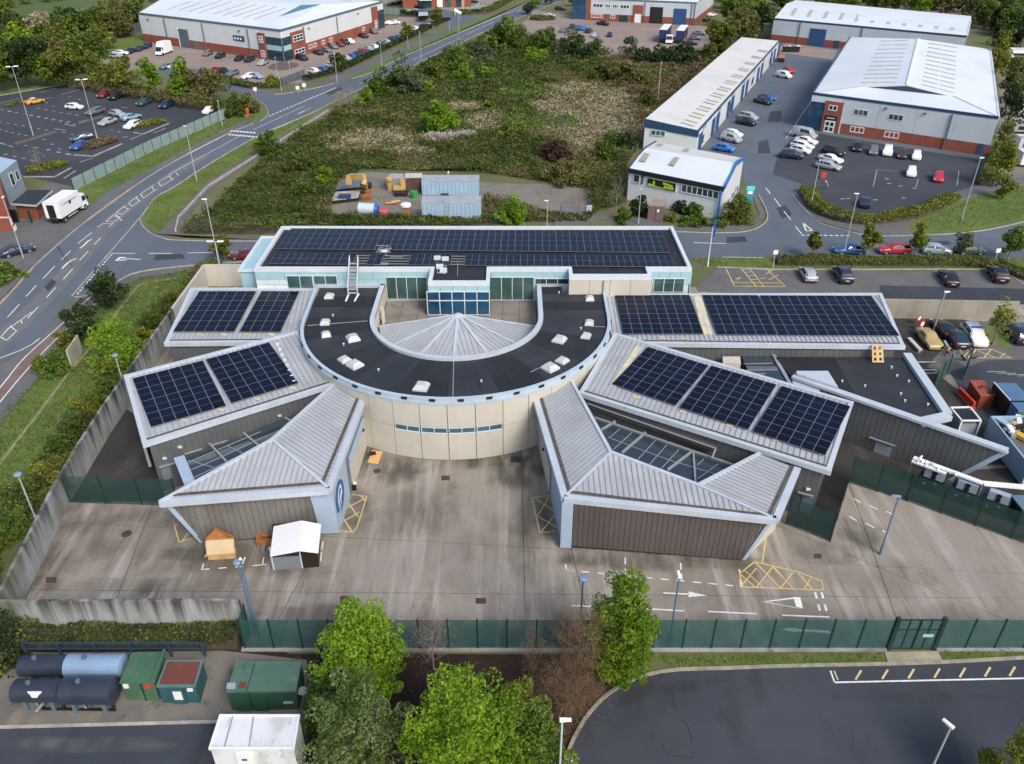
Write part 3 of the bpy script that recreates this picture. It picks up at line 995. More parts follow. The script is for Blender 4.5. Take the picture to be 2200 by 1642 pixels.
flat(yw,WL([(1636,1294),(1650,1295.5),(1714,1307),(1725,1310)]),ZY+.001)
flat(yw,WL([(1704,1284.5),(1719,1284.5),(1725,1309),(1710,1304)]),ZY+.002)
for u in(1751,1765):
 dashes(yw,WL([(u,1274),(u+14,1328)]),.62,.62,.17,ZY)
ribbon(yw,WL([(1680,1323),(1782,1327)]),.13,ZY)
flat(yw,WL([(1672,1353),(1710,1350),(1714,1360)]),ZY)
ribbon(yw,WL([(1712,1355),(1783,1359)]),.22,ZY)
for a,b in(((1835,1073),(1849,1081)),((1868,1087),(1885,1096)),((1904,1100),(1920,1107)),((1825,1111),(1840,1120)),((1859,1125),(1878,1135)),((1895,1141),(1906,1146))):
 ribbon(yw,WL([a,b]),.12,ZY)
struct('yard_marking',yw,M_WHITE)
yy=MB()
def lines(L,wd=.1,z=ZY):
 for i in range(len(L)):
  ribbon(yy,WL(L[i]),wd,z+i*1e-4)
lines([[(754,1063),(788,1068)],[(788,1068),(768,1132)],[(768,1132),(758,1145)],[(758,1145),(726,1141)],[(740,1070),(770,1112)],[(735,1098),(780,1074)],[(727,1128),(773,1101)],[(731,1104),(756,1143)],[(775,1066),(786,1078)]])
lines([[(1143,1071),(1184,1065)],[(1143,1071),(1160,1146)],[(1160,1146),(1195,1142)],[(1150,1072),(1196,1103)],[(1155,1110),(1180,1068)],[(1156,1111),(1196,1134)],[(1163,1144),(1194,1105)]])
lines([[(373,1122),(385,1166)],[(385,1166),(412,1158)],[(405,1145),(390,1166)],[(376,1130),(384,1128)]])
lines([[(1648,1140),(1637,1212)],[(1637,1212),(1715,1230)],[(1715,1230),(1766,1250)],[(1766,1250),(1768,1269)],[(1768,1269),(1590,1262)],[(1590,1262),(1590,1233)],[(1590,1233),(1620,1209)],[(1620,1209),(1645,1213)],[(1592,1236),(1622,1263)],[(1599,1226),(1640,1264)],[(1622,1209),(1677,1265)],[(1660,1218),(1706,1268)],[(1625,1263),(1662,1217)],[(1678,1264),(1704,1230)],[(1728,1266),(1742,1243)],[(1714,1232),(1745,1267)],[(1594,1258),(1625,1222)]])
lines([[(2080,769),(2096,754)],[(2080,770),(2172,770)],[(2096,752),(2128,752)],[(2114,769),(2130,751)],[(2148,769),(2160,760)],[(2130,751),(2172,770)],[(2100,755),(2140,770)],[(2070,768),(2082,755)]],.12,.066)
lines([[(1558,575),(1578,616)],[(1590,575),(1624,616)],[(1608,575),(1640,615)],[(1644,577),(1687,616)],[(1578,616),(1687,617)],[(1575,608),(1680,609)],[(1594,580),(1612,580)],[(1598,586),(1618,585)],[(1605,594),(1624,593)],[(1612,602),(1630,601)],[(1660,580),(1646,590)],[(1672,592),(1652,602)],[(1580,600),(1592,598)],[(1632,600),(1644,598)],[(1583,604),(1590,596)]],.13,.066)
struct('yellow_marking',yy,M_YELLOW)
fm=MB()
ribbon(fm,WL([(1784,1442),(1793,1467)]),.12,Z)
ribbon(fm,WL([(1793,1467),(2205,1458),(2400,1454)]),.13,Z)
struct('bay_line',fm,M_WHITE)
fm=MB()
ribbon(fm,WL([(1792,1442),(1800,1462)]),.1,Z)
for i in range(10):
 u=1851+i*57.5-(i*i)*.4
 ribbon(fm,WL([(u-1,1441-i*1.3),(u-13,1461-i*1.3)]),.14,Z)
ribbon(fm,WL([(1228,1630),(1231,1650)]),.14,Z)
ribbon(fm,WL([(1236,1632),(1239,1650)]),.14,Z)
struct('yellow_tick',fm,mat('pale_yellow_paint',(.62,.5,.26),.7,var=.15))
def cover(u,v,du,dv,m,rnd=False,lab=''):
 p=[W(u-du,v-dv,.06),W(u+du,v-dv,.06),W(u+du,v+dv,.06),W(u-du,v+dv,.06)]
 c=sum(p,Vector())/4
 mb=MB()
 if rnd:
  mb.lathe(V(c.x,c.y,.04),[((p[1]-p[0]).length/2,0),((p[1]-p[0]).length/2,.03)],16)
 else:
  mb.prism(p,.03,.068)
 tag(mb.build('drain_cover',m,loc=c),lab,'drain cover','drain covers in the yard')
M_RUST=mat('rusty_iron',(.075,.04,.035),.85,var=.2,scale=2,fine=.15)
cover(272,1147,11,7,M_RUST,True,'round rusty drain cover in the yard near the left boundary wall')
cover(810,1012,8,5,M_RUST,True,'small round drain cover beside the wooden pallet by the drum wall')
cover(957,1027,9,5,M_RUST,False,'rectangular drain cover in the open court below the slit windows')
cover(1033,1291,11,6,M_RUST,False,'reddish rectangular drain cover near the front fence in mid yard')
cover(740,1293,9,12,M_RUST,False,'long rusty gully cover just behind the bright green tree')
cover(110,1246,11,6,M_RUST,False,'reddish square cover in the yard corner by the two boundary walls')
cover(1757,1195,8,5,M_RUST,False,'small rusty cover in the yard beside the hatched yellow area')
cover(1108,987,11,6,M_GAP,False,'dark square gully at the foot of the right front wing')
# the custody building: one thing, its wings as parts
CX,CYY=-5.9,77.3
RO,RI,ZR=16.4,8.75,7.0
bld=thing('custody_building','large custody building with a black half-ring roof, radiating grey metal wings and rooftop solar panels','building',(CX,CYY,0))
def part(name,mb,m,label=None,parent=None,sm=False):
 o=mb.build(name,m,parent if parent is not None else bld,smooth_=sm)
 if label:o['label']=label
 return o
def piece(name,mb,m,parent,sm=False):
 """sub-part with its origin in its own middle"""
 a=np.array(mb.v)
 c=Vector(a.mean(axis=0))
 return mb.build(name,m,parent,loc=c,smooth_=sm)
def ribs(mb,poly,d,step,wd=.07,ht=.06,m=0,off=.5):
 """straight ribs along direction d over a planar polygon"""
 P=[Vector(p) for p in poly]
 n=Vector((0,0,0))
 for i in range(len(P)):
  n+=P[i].cross(P[(i+1)%len(P)])
 n.normalize()
 if n.z<0:n=-n
 d=(d-n*d.dot(n)).normalized()
 s=n.cross(d).normalized()
 o=P[0]
 ss=[(p-o).dot(s) for p in P]
 x=min(ss)+step*off
 while x<max(ss):
  hits=[]
  for i in range(len(P)):
   a,b=ss[i],ss[(i+1)%len(P)]
   if(a-x)*(b-x)<0:
    hits.append(lerp(P[i],P[(i+1)%len(P)],(x-a)/(b-a)))
  if len(hits)==2 and(hits[0]-hits[1]).length>.3:
   mb.beam(hits[0]+n*.002,hits[1]+n*.002,wd,ht,m,up=n)
  x+=step
 return mb
def clad(parent,a0,b0,a1,b1,step,m,th=.06,gap=.03,name='cladding_panel'):
 """upright wall sheets; a=left b=right seen from outside, 0=foot 1=head; slanting ends cut the sheets"""
 d=V(b1.x-a1.x,b1.y-a1.y)
 L=d.length
 d.normalize()
 out=Vector((d.y,-d.x,0))*th
 sx=lambda p:(V(p.x,p.y)-V(a1.x,a1.y)).dot(d)
 n0=Vector((-d.y,d.x,0))
 lean=((a0-a1).dot(n0)+(b0-b1).dot(n0))/2
 H_=a1.z-a0.z
 Q_=[V(sx(a0),a0.z),V(sx(b0),b0.z),V(L,b1.z),V(0,a1.z)]
 lo_,hi_=min(q.x for q in Q_),max(q.x for q in Q_)
 n=max(1,round((hi_-lo_)/step))
 for i in range(n):
  x0,x1=lerp(lo_,hi_,i/n)+gap/2,lerp(lo_,hi_,(i+1)/n)-gap/2
  q=clip(clip(Q_,V(x0,0),V(x0,1),-1),V(x1,0),V(x1,1),1)
  if len(q)<3:continue
  pts=[V(a1.x,a1.y)+d*p.x+V(0,0,p.y)+n0*(lean*(a1.z-p.y)/H_) for p in q]
  mb=MB()
  k=len(pts)
  mb.v=[tuple(p) for p in pts]+[tuple(p+out) for p in pts]
  for j in range(k):
   mb.f.append([j,(j+1)%k,k+(j+1)%k,k+j]);mb.m.append(0)
  mb.f.append(list(range(k))[::-1]);mb.f.append([k+j for j in range(k)]);mb.m+=[0,0]
  piece(name,mb,m,parent)
def window(parent,a,b,z0,z1,n,glass,frame,fr=.08,rows=1,sub=True,name='window',out=.05):
 """a, b = left and right ends on the wall seen from outside; frame and every pane their own object"""
 a,b=V(a.x,a.y),V(b.x,b.y)
 d=(b-a)
 L=d.length
 d.normalize()
 o=Vector((d.y,-d.x,0))
 fb=MB()
 def bar(s0,s1,h0,h1,th):
  p,q=a+d*s0-o*.03,a+d*s1-o*.03
  fb.hexa([V(p.x,p.y,h0),V(q.x,q.y,h0),V(q.x,q.y,h1),V(p.x,p.y,h1)],[V(p.x,p.y,h0)+o*th,V(q.x,q.y,h0)+o*th,V(q.x,q.y,h1)+o*th,V(p.x,p.y,h1)+o*th])
 th=out+.03
 bar(0,L,z0,z0+fr,th);bar(0,L,z1-fr,z1,th)
 for i in range(n+1):
  s=(L-fr)*i/n
  bar(s,s+fr,z0+fr,z1-fr,th)
 for r in range(1,rows):
  h=lerp(z0,z1,r/rows)
  for i in range(n):
   bar((L-fr)*i/n+fr,(L-fr)*(i+1)/n,h-fr/2,h+fr/2,th)
 f=piece(name if not sub else name+'_frame',fb,frame,parent)
 for i in range(n):
  for r in range(rows):
   s0,s1=(L-fr)*i/n+fr,(L-fr)*(i+1)/n
   h0,h1=lerp(z0,z1,r/rows)+fr*(1 if r==0 else.5),lerp(z0,z1,(r+1)/rows)-fr*(1 if r==rows-1 else.5)
   p,q=a+d*s0,a+d*s1
   pm=MB()
   k=o*(out*.45)
   pm.hexa([V(p.x,p.y,h0),V(q.x,q.y,h0),V(q.x,q.y,h1),V(p.x,p.y,h1)],[V(p.x,p.y,h0)+k,V(q.x,q.y,h0)+k,V(q.x,q.y,h1)+k,V(p.x,p.y,h1)+k])
   piece('window_pane',pm,glass,parent if sub else f)
 return f
def coping(mb,pts,wd,z0,z1,m=0,closed=True,inner=True):
 """flat white capping along the edge of a roof, laid inwards"""
 p=[V(q.x,q.y) for q in pts]
 A=sum(p[i].x*p[(i+1)%len(p)].y-p[(i+1)%len(p)].x*p[i].y for i in range(len(p)))
 if A<0:p.reverse()
 q=shrink(p,wd)
 if len(q)!=len(p):return
 for i in range(len(p)):
  j=(i+1)%len(p)
  mb.prism([p[i],p[j],q[j],q[i]],z0,z1,m)
def arc(r,a0,a1,n):
 return[V(CX+r*math.cos(R(lerp(a0,a1,i/n))),CYY+r*math.sin(R(lerp(a0,a1,i/n)))) for i in range(n+1)]
YB=84.95
outer=[V(CX-RO-.3,YB)]+arc(RO,180,360,48)+[V(CX+RO+.1,83.1)]
inner=[V(CX-RI,YB)]+arc(RI,180,360,36)+[V(CX+RI,YB)]
rot=MB()
o2=[V(CX-RO-.1,YB)]+arc(RO-.2,180,360,48)+[V(CX+RO-.1,83.1)]
for k in range(len(o2)-1):
 a,b=o2[k],o2[k+1]
 rot.hexa([a,b,b+(V(CX,CYY)-b).normalized()*.2,a+(V(CX,CYY)-a).normalized()*.2],[V(a.x,a.y,6.6),V(b.x,b.y,6.6),V(b.x,b.y,6.6)+(V(CX,CYY)-b).normalized()*.2,V(a.x,a.y,6.6)+(V(CX,CYY)-a).normalized()*.2])
for k in range(len(inner)-1):
 a,b=inner[k],inner[k+1]
 ca=(a-V(CX,max(a.y,CYY))).normalized()*.25
 cb=(b-V(CX,max(b.y,CYY))).normalized()*.25
 rot.hexa([V(a.x,a.y,4.6),V(b.x,b.y,4.6),V(b.x,b.y,4.6)+cb,V(a.x,a.y,4.6)+ca],[V(a.x,a.y,6.85),V(b.x,b.y,6.85),V(b.x,b.y,6.85)+cb,V(a.x,a.y,6.85)+ca])
rotunda=part('rotunda',rot,mat('cream_wall',(.6,.545,.445),.8,var=.08),'cream drum with a black half-ring roof and white rim')
N=30
for i in range(N):
 a0,a1=180+180*i/N,180+180*(i+1)/N
 q=arc(RI+.3,a0+.05,a1-.05,2)+arc(RO-.25,a1-.03,a0+.03,2)
 piece('roof_sheet',MB().prism(q,6.5,6.66+.012*(i%2)),[M_FELT,M_FELT2][(i*7//3)%2],rotunda)
for x0,x1,y1 in((-RO+.2,-RI-.3,YB),(RI+.3,RO-.2,83.0)):
 for k in range(3):
  ya,yb=lerp(CYY,y1,k/3)+.02,lerp(CYY,y1,(k+1)/3)-.02
  piece('roof_sheet',MB().prism([V(CX+x0,ya),V(CX+x1,ya),V(CX+x1,yb),V(CX+x0,yb)],6.5,6.66+.01*k),M_FELT if k%2 else M_FELT2,rotunda)
piece('roof_sheet',MB().prism([V(CX+RI+.3,83.02),V(5.7,83.02),V(5.7,YB),V(CX+RI+.3,YB)],6.5,6.67),M_FELT,rotunda)
rim=MB()
for k in range(len(outer)-1):
 a,b=outer[k],outer[k+1]
 ca,cb=(V(CX,min(a.y,CYY))-V(a.x,min(a.y,CYY) if a.y<=CYY else a.y)),None
 na=(V(CX,CYY)-a).normalized() if a.y<=CYY else V(1 if a.x<CX else-1,0)
 nb=(V(CX,CYY)-b).normalized() if b.y<=CYY else V(1 if b.x<CX else-1,0)
 rim.hexa([V(a.x,a.y,6.55),V(b.x,b.y,6.55),V(b.x,b.y,6.55)+nb*.34,V(a.x,a.y,6.55)+na*.34],[V(a.x,a.y,7.0),V(b.x,b.y,7.0),V(b.x,b.y,7.0)+nb*.34,V(a.x,a.y,7.0)+na*.34])
 rim.hexa([V(a.x,a.y,6.35)-na*.06,V(b.x,b.y,6.35)-nb*.06,V(b.x,b.y,6.35)+nb*.1,V(a.x,a.y,6.35)+na*.1],[V(a.x,a.y,6.62)-na*.06,V(b.x,b.y,6.62)-nb*.06,V(b.x,b.y,6.62)+nb*.1,V(a.x,a.y,6.62)+na*.1])
piece('outer_rim',rim,mat('pale_blue_rim',(.42,.51,.59),.4,var=.07,scale=.6),rotunda)
rim=MB()
for k in range(len(inner)-1):
 a,b=inner[k],inner[k+1]
 na=(a-V(CX,CYY)).normalized() if a.y<=CYY else V(-1 if a.x<CX else 1,0)
 nb=(b-V(CX,CYY)).normalized() if b.y<=CYY else V(-1 if b.x<CX else 1,0)
 rim.hexa([V(a.x,a.y,6.7),V(b.x,b.y,6.7),V(b.x,b.y,6.7)+nb*.5,V(a.x,a.y,6.7)+na*.5],[V(a.x,a.y,7.02),V(b.x,b.y,7.02),V(b.x,b.y,7.02)+nb*.5,V(a.x,a.y,7.02)+na*.5])
piece('inner_rim',rim,M_FASCIA,rotunda)
rim=MB()
rim.box((CX-(RO+RI)/2,YB-.15,6.85),(RO-RI,.3,.34))
piece('end_rim',rim,M_FASCIA,rotunda)
ob=MB().box((0,0,0),(.55,.16,.22)).mesh('overflow_box',M_BLACK)
for i in range(20):
 an=R(184+172*i/19)
 o=link('overflow_box',ob,rotunda,(CX+(RO+.02)*math.cos(an),CYY+(RO+.02)*math.sin(an),6.84))
 o.rotation_euler=(0,0,an+math.pi/2)
for i in range(20):
 a0,a1=180+9*i,189+9*i
 win_=250<=(a0+a1)/2<=290
 for z0,z1 in((.12,3.12 if win_ else 3.47),(3.78 if win_ else 3.53,6.34)):
  q0,q1=arc(RO,a0+.1,a1-.1,3),arc(RO-.15,a0+.1,a1-.1,3)
  piece('wall_panel',MB().prism(q0+q1[::-1],z0,z1),M_CREAM,rotunda)
 if win_:
  q0,q1=arc(RO-.02,a0+.3,a1-.3,2),arc(RO-.15,a0+.3,a1-.3,2)
  fr=MB()
  fr.prism(q0+q1[::-1],3.12,3.2);fr.prism(q0+q1[::-1],3.7,3.78)
  for t in(a0+.35,(a0+a1)/2,a1-.35):
   e0,e1=arc(RO+.01,t-.12,t+.12,1),arc(RO-.12,t-.12,t+.12,1)
   fr.prism(e0+e1[::-1],3.2,3.7)
  piece('window_frame',fr,M_WFRAME,rotunda)
  for t0,t1 in((a0+.5,(a0+a1)/2-.15),((a0+a1)/2+.15,a1-.5)):
   e0,e1=arc(RO-.06,t0,t1,2),arc(RO-.13,t0,t1,2)
   piece('window_pane',MB().prism(e0+e1[::-1],3.2,3.7),mat('slit_glass',(.05,.12,.16),.1,var=.3,scale=.4),rotunda)
jt=MB()
q0,q1=arc(RO-.1,177,363,40),arc(RO-.3,177,363,40)
for k in range(40):
 jt.prism([q0[k],q0[k+1],q1[k+1],q1[k]],0,6.5)
piece('joint_backing',jt,M_GAP,rotunda)
def skylight(u,v,s,big=False):
 p=W(u,v,6.9)
 an=math.atan2(p.y-CYY,p.x-CX) if p.y<CYY+1 else 0
 mb=MB()
 h=.34 if big else.26
 mb.box((0,0,.08),(s,s,.3),m=1)
 e,f=s/2,s/2*.55
 mb.hexa([V(-e,-e,.231),V(e,-e,.231),V(e,e,.231),V(-e,e,.231)],[V(-f,-f,.231+h),V(f,-f,.231+h),V(f,f,.231+h),V(-f,f,.231+h)])
 o=link('skylight',mb.mesh('skylight',[M_SKYL,M_WFRAME]),rotunda,(p.x,p.y,6.62))
 o.rotation_euler=(0,0,an)
for u,v,s,b in((707,635,1.0,0),(698,691,1.0,0),(700,717,.95,0),(758,725,1.25,1),(740,771,1.05,0),(762,782,1.3,1),(905,829,1.35,1),(1267,640,.95,0),(1266,692,.95,0),(1259,720,.95,0),(1202,728,1.25,1),(1208,773,1.05,0),(1182,788,1.35,1)):
 skylight(u,v,s,b)
vents=[(715,676),(738,738),(813,793),(1034,817),(1248,704),(1201,627),(1201,500+127),(968,812)]
vm=MB().lathe((0,0,0),[(.06,0),(.06,.16),(.11,.18),(.11,.25),(.02,.28)],8).mesh('vent_pipe',M_WFRAME)
for u,v in vents[:6]:
 p=W(u,v,6.9)
 link('vent_pipe',vm,rotunda,(p.x,p.y,6.66))
cb=MB()
for a,b in(((975,765),(973,853)),((1270,702),(1300,703)),((1140,800),(1160,790)),((790,690),(660,700))):
 cb.beam(W(*a,6.68),W(*b,6.68),.07,.04)
piece('roof_cable',cb,M_SEAM,rotunda)
tb=MB()
tb.prism([V(CX-RI,YB)]+arc(RI,180,360,30)+[V(CX+RI,YB)],4.4,4.8)
terr=part('terrace',tb,M_GAP)
for i in range(9):
 for j in range(4):
  x0,x1=CX-RI+.1+2*i*(RI-.1)/9,CX-RI+.1+2*(i+1)*(RI-.1)/9
  y0,y1=77.6+j*1.84,77.6+(j+1)*1.84
  piece('terrace_slab',MB().prism([V(x0+.02,y0+.02),V(x1-.02,y0+.02),V(x1-.02,y1-.02),V(x0+.02,y1-.02)],4.78,4.85),M_TERR,terr)
apex=WP(984,677,(V(0,78.1,0),V(0,1,0)))
base=[V(p.x,p.y,5.15) for p in arc(RI-.15,180,360,6)]
base[0].y=base[-1].y=78.0
cone=None
for i in range(6):
 a,b=base[i],base[i+1]
 mb=MB().slab([apex,a,b] if False else[a,b,apex],.12)
 if cone is None:
  cone=part('cone_roof',mb,M_ROOFM,'half-cone of silver roof sheets behind the ring')
 else:
  piece('cone_facet',mb,M_ROOFM,cone)
 sm=MB()
 ribs(sm,[a,b,apex],(a+b)/2-apex,.5,.06,.05)
 o=piece('roof_seam',sm,M_SEAM,cone)
 o['kind']='stuff'
for i in range(7):
 piece('hip_cap',MB().beam(apex+V(0,0,.03),base[i]+V(0,0,.03),.34 if i in(2,3,4) else.26,.07),M_FASCIA,cone)
piece('apex_cap',MB().lathe(apex-V(0,0,.05),[(.6,0),(.35,.16),(.05,.22)],12),M_FASCIA,cone)
piece('cone_back',MB().poly([base[0],base[-1],apex],up=(0,1,0)),M_FASCIA,cone)
sv=MB()
p=W(824,690,5)
sv.tube(V(p.x,p.y,4.85),V(p.x,p.y,6.4),.2,.2,8).box((p.x-.1,p.y+.35,6.2),(.4,.7,.45)).tube(V(p.x,p.y-.4,4.85),V(p.x,p.y-.4,5.8),.14,.14,8)
piece('flue',sv,M_CREAM,terr)
X0,X1,Y0,Y1,ZO=-29.4,20.5,85.0,98.0,9.0
bx0,bx1=W(919,606,9).x,W(1052,606,9).x
yb_=W(985,606,9).y
kx0,kx1=W(1223,591,9).x,W(1402,595,9).x
yk=W(1300,592,9).y
plan=[V(X0,Y0),V(bx0,Y0),V(bx0,yb_),V(bx1,yb_),V(bx1,Y0),V(kx0,Y0),V(kx0,yk),V(kx1,yk),V(kx1,Y0),V(X1,Y0),V(X1,Y1),V(X0,Y1)]
ob_=MB().prism(shrink(plan,.12),0,8.6)
office=part('office_block',ob_,M_WFRAME,'long two-storey block with pale aqua panels and a flat black roof')
piece('roof_deck',MB().prism(shrink(plan,.3),8.3,8.64),M_FELT,office)
for k in range(1,10):
 x=lerp(X0+.5,X1-.5,k/10)
cp_=MB()
coping(cp_,plan,.42,8.5,9.0)
piece('parapet',cp_,M_WFRAME,office)
def facade(x0,x1,y,z0,z1,n,m=M_AQUA,out=.1):
 for i in range(n):
  a,b=lerp(x0,x1,i/n)+.015,lerp(x0,x1,(i+1)/n)-.015
  piece('facade_panel',MB().hexa([V(a,y,z0),V(b,y,z0),V(b,y,z1),V(a,y,z1)],[V(a,y-out,z0),V(b,y-out,z0),V(b,y-out,z1),V(a,y-out,z1)]),m,office)
FY=85.1
facade(X0,bx0,FY,7.55,8.49,12)
facade(X0,-21.5,FY,6.95,7.52,6,M_WFRAME)
facade(-21.5,bx0,FY,6.95,7.52,8)
facade(bx1,kx0,FY,7.55,8.49,6)
facade(bx1,kx0,FY,7.0,7.52,6)
facade(kx1,X1,FY,7.55,8.49,4)
facade(kx1,X1,FY,7.0,7.52,4)
facade(bx0,bx1,yb_+.1,7.35,8.49,5)
facade(X0,W(619,600,8).x,FY,5.0,6.9,2,M_BLUEP if False else M_WFRAME)
fpl=(V(0,85,0),V(0,1,0))
def fx(u,v):return WP(u,v,fpl)
def fwin(u0,v0,u1,v1,n,glass=M_GLASSG,rows=1,fr=.07,y=85.0):
 pl=(V(0,y,0),V(0,1,0))
 a,b=WP(u0,v1,pl),WP(u1,v1,pl)
 t=WP(u0,v0,pl)
 window(office,V(a.x,y),V(b.x,y),a.z,t.z,n,glass,M_WFRAME,fr,rows,out=.07)
fwin(619,592,675,620,2)
fwin(675,592,726,612,2)
fwin(832,595,920,643,4)
fwin(1054,595,1147,645,4)
fwin(1149,598,1222,611,3,M_GLASS)
fwin(1402,598,1468,628,3)
fwin(919,626,1053,677,5,M_GLASSB,1,.09,yb_)
for s,x in((-1,bx0),(1,bx1)):
 mb=MB().box((x+s*.02,(yb_+85)/2,6.6),(.06,85-yb_-.1,3.6))
 piece('bay_side',mb,M_GLASSG,office)
piece('bay_transom',MB().box(((bx0+bx1)/2,yb_-.07,6.75),(bx1-bx0,.08,.1)),M_WFRAME,office)
for i in range(4):
 a,b=lerp(kx0,kx1,i/4)+.02,lerp(kx0,kx1,(i+1)/4)-.02
 piece('render_panel',MB().hexa([V(a,yk,0),V(b,yk,0),V(b,yk,8.5),V(a,yk,8.5)],[V(a,yk-.06,0),V(b,yk-.06,0),V(b,yk-.06,8.5),V(a,yk-.06,8.5)]),M_CREAM,office)
piece('downpipe',MB().tube(V(lerp(kx0,kx1,.42),yk-.15,5.5),V(lerp(kx0,kx1,.42),yk-.15,8.4),.09,.09,8),M_STEELP,office)
sw=MB().prism([V(-31.6,86.5),V(X0,86.5),V(X0,96.6),V(-31.6,96.6)],0,8.0)
piece('side_bay',sw,M_AQUA,office)
sw=MB()
coping(sw,[V(-31.8,86.3),V(X0-.05,86.3),V(X0-.05,96.8),V(-31.8,96.8)],.35,7.9,8.15)
piece('side_bay_coping',sw,M_WFRAME,office)
piece('low_annexe',MB().prism([V(-33.2,84.9),V(-29.5,84.9),V(-29.5,88),V(-33.2,88)],0,5.2),M_BLUEP,office)
facade(X1-.02,X1,FY,.2,6.9,1)
ef=MB()
for i in range(5):
 a,b=lerp(Y0,Y1,i/5)+.02,lerp(Y0,Y1,(i+1)/5)-.02
 piece('end_panel',MB().hexa([V(X1,a,0),V(X1,b,0),V(X1,b,8.49),V(X1,a,8.49)],[V(X1+.08,a,0),V(X1+.08,b,0),V(X1+.08,b,8.49),V(X1+.08,a,8.49)]),M_AQUA,office)
def roof_part(name,quads,label,fascia,gutters,body,bodymat=M_CLAD):
 """quads: list of (polygon, rib direction); first polygon's slab is hung on the wing body"""
 w_=part(name,body,bodymat,label)
 for poly,d,step in quads:
  piece('roof_panel',MB().slab(poly,.2),M_ROOFM,w_)
  sm=ribs(MB(),poly,d,step)
  o=piece('roof_seam',sm,M_SEAM,w_)
  o['kind']='stuff'
 for a,b,wd in fascia:
  d=(b-a).normalized()
  piece('fascia',MB().beam(a-d*.03+V(0,0,-.34),b+d*.03+V(0,0,-.34),wd,.46),M_FASCIA,w_)
 for a,b,wd in gutters:
  piece('gutter',MB().beam(a+V(0,0,.01),b+V(0,0,.01),wd,.085),M_GUTTER,w_)
 return w_
def mono(name,A,B,C,D,label,wl,wr):
 """single-pitch wing: A back-left, B back-right, C front-right, D front-left; gutter along D-C"""
 dn=(D-A)
 ins=[lerp(A,C,.03),lerp(B,D,.03),lerp(C,A,.03),lerp(D,B,.03)]
 body=MB().prism([V(p.x,p.y,p.z-.25) for p in ins],0,None)
 ex=(C-D).normalized()
 ey_=(A-D).normalized()
 k=.2
 fa=[(A-ey_*k,B-ey_*k,.4),(D+ey_*k,C+ey_*k,.4)]
 if wl:fa.append((A+ex*k-ey_*.42,D+ex*k+ey_*.42,.4))
 if wr:fa.append((B-ex*k-ey_*.42,C-ex*k+ey_*.42,.4))
 gu=[(D+ey_*.55+ex*.4,C+ey_*.55-ex*.4,.28)]
 return roof_part(name,[([A,B,C,D],dn,.5)],label,fa,gu,body)
L1=[W(410,620,6.4),V(-22.0,85.0,6.4),V(-21.4,73.35,5.8),W(353,739,5.8)]
wL1=mono('wing',*L1,'upper left wing with two solar arrays on a silver roof',True,False)
L2=[W(266,808,6.3),W(640,712,6.3),W(722,826,5.6),W(307,957,5.6)]
wL2=mono('wing',*L2,'lower left wing slanting towards the boundary wall',True,True)
R1=[V(10.6,83.5,6.4),W(1893,631,6.4),W(1945,746,5.8),V(10.4,73.1,5.8)]
wR1=mono('wing',*R1,'upper right wing, the longest, with solar arrays along its silver roof',False,True)
R2=[W(1320,716,6.3),W(1833,865,6.3),W(1785,1016,5.6),W(1243,846,5.6)]
wR2=mono('wing',*R2,'lower right wing slanting to the right with three solar arrays',True,True)
def wallclad(w_,a,b,z1,step,m,z0=.15,inset=0.0):
 clad(w_,V(a.x,a.y,z0),V(b.x,b.y,z0),V(a.x,a.y,z1),V(b.x,b.y,z1),step,m)
def inset_pts(Q):
 return[lerp(Q[0],Q[2],.03),lerp(Q[1],Q[3],.03),lerp(Q[2],Q[0],.03),lerp(Q[3],Q[1],.03)]
for w_,Q,l,r in((wL1,L1,1,0),(wL2,L2,1,0),(wR1,R1,0,1),(wR2,R2,0,1)):
 q=inset_pts(Q)
 wallclad(w_,q[3],q[2],5.25,.55,M_CLAD)
 if l:wallclad(w_,q[0],q[3],5.3,.55,M_CLAD)
 if r:wallclad(w_,q[2],q[1],5.3,.55,M_CLAD)
M_WALKY=mat('yellow_roof_walkway',(.56,.52,.37),.7,var=.14,scale=1)
def onroof(w_,plane,px,th,m,name):
 pts=[WP(u,v,plane)+plane[1]*.07 for u,v in px]
 piece(name,MB().slab(pts,th),m,w_)
plR1=plane3(R1[0],R1[1],R1[3])
plR2=plane3(R2[0],R2[1],R2[3])
plL1=plane3(L1[0],L1[1],L1[3])
plL2=plane3(L2[0],L2[1],L2[3])
onroof(wR1,plR1,[(1490,638),(1508,638),(1531,720),(1510,720)],.04,M_WALKY,'roof_walkway')
onroof(wR2,plR2,[(1366,745),(1378,747),(1324,832),(1310,830)],.04,M_WALKY,'roof_walkway')
def patches(w_,plane,a,b,n):
 for i in range(n):
  u,v=lerp(a[0],b[0],i/max(n-1,1)),lerp(a[1],b[1],i/max(n-1,1))
  onroof(w_,plane,[(u-7,v-2),(u+7,v+1),(u+6,v+6),(u-8,v+3)],.03,mat('yellow_pad',(.5,.45,.28),.8,var=.2),'roof_pad')
patches(wR2,plR2,(1368,853),(1767,975),5)
patches(wR1,plR1,(1424,725),(1467,726),2)
patches(wL2,plL2,(397,902),(630,833),4)
patches(wL1,plL1,(432,718),(585,718),4)
lb=MB().box((0,0,.1),(.3,.3,.22)).mesh('roof_weight',M_WFRAME)
for i in range(8):
 p=WP(597+i*5,741+i*11.5,plL2)
 link('roof_weight',lb,wL2,p)
wl=MB().box((0,0,0),(.35,.16,.18)).mesh('wall_light',M_WFRAME)
q=inset_pts(L2)
def wallpt(a,b,u,v,out=.14):
 p=WP(u,v,vplane(a,b))
 d=(b-a)
 return p+Vector((d.y,-d.x,0)).normalized()*out
for u,v in((386,959),(353,983),(600,892)):
 link('wall_light',wl,wL2,wallpt(q[3],q[2],u,v))
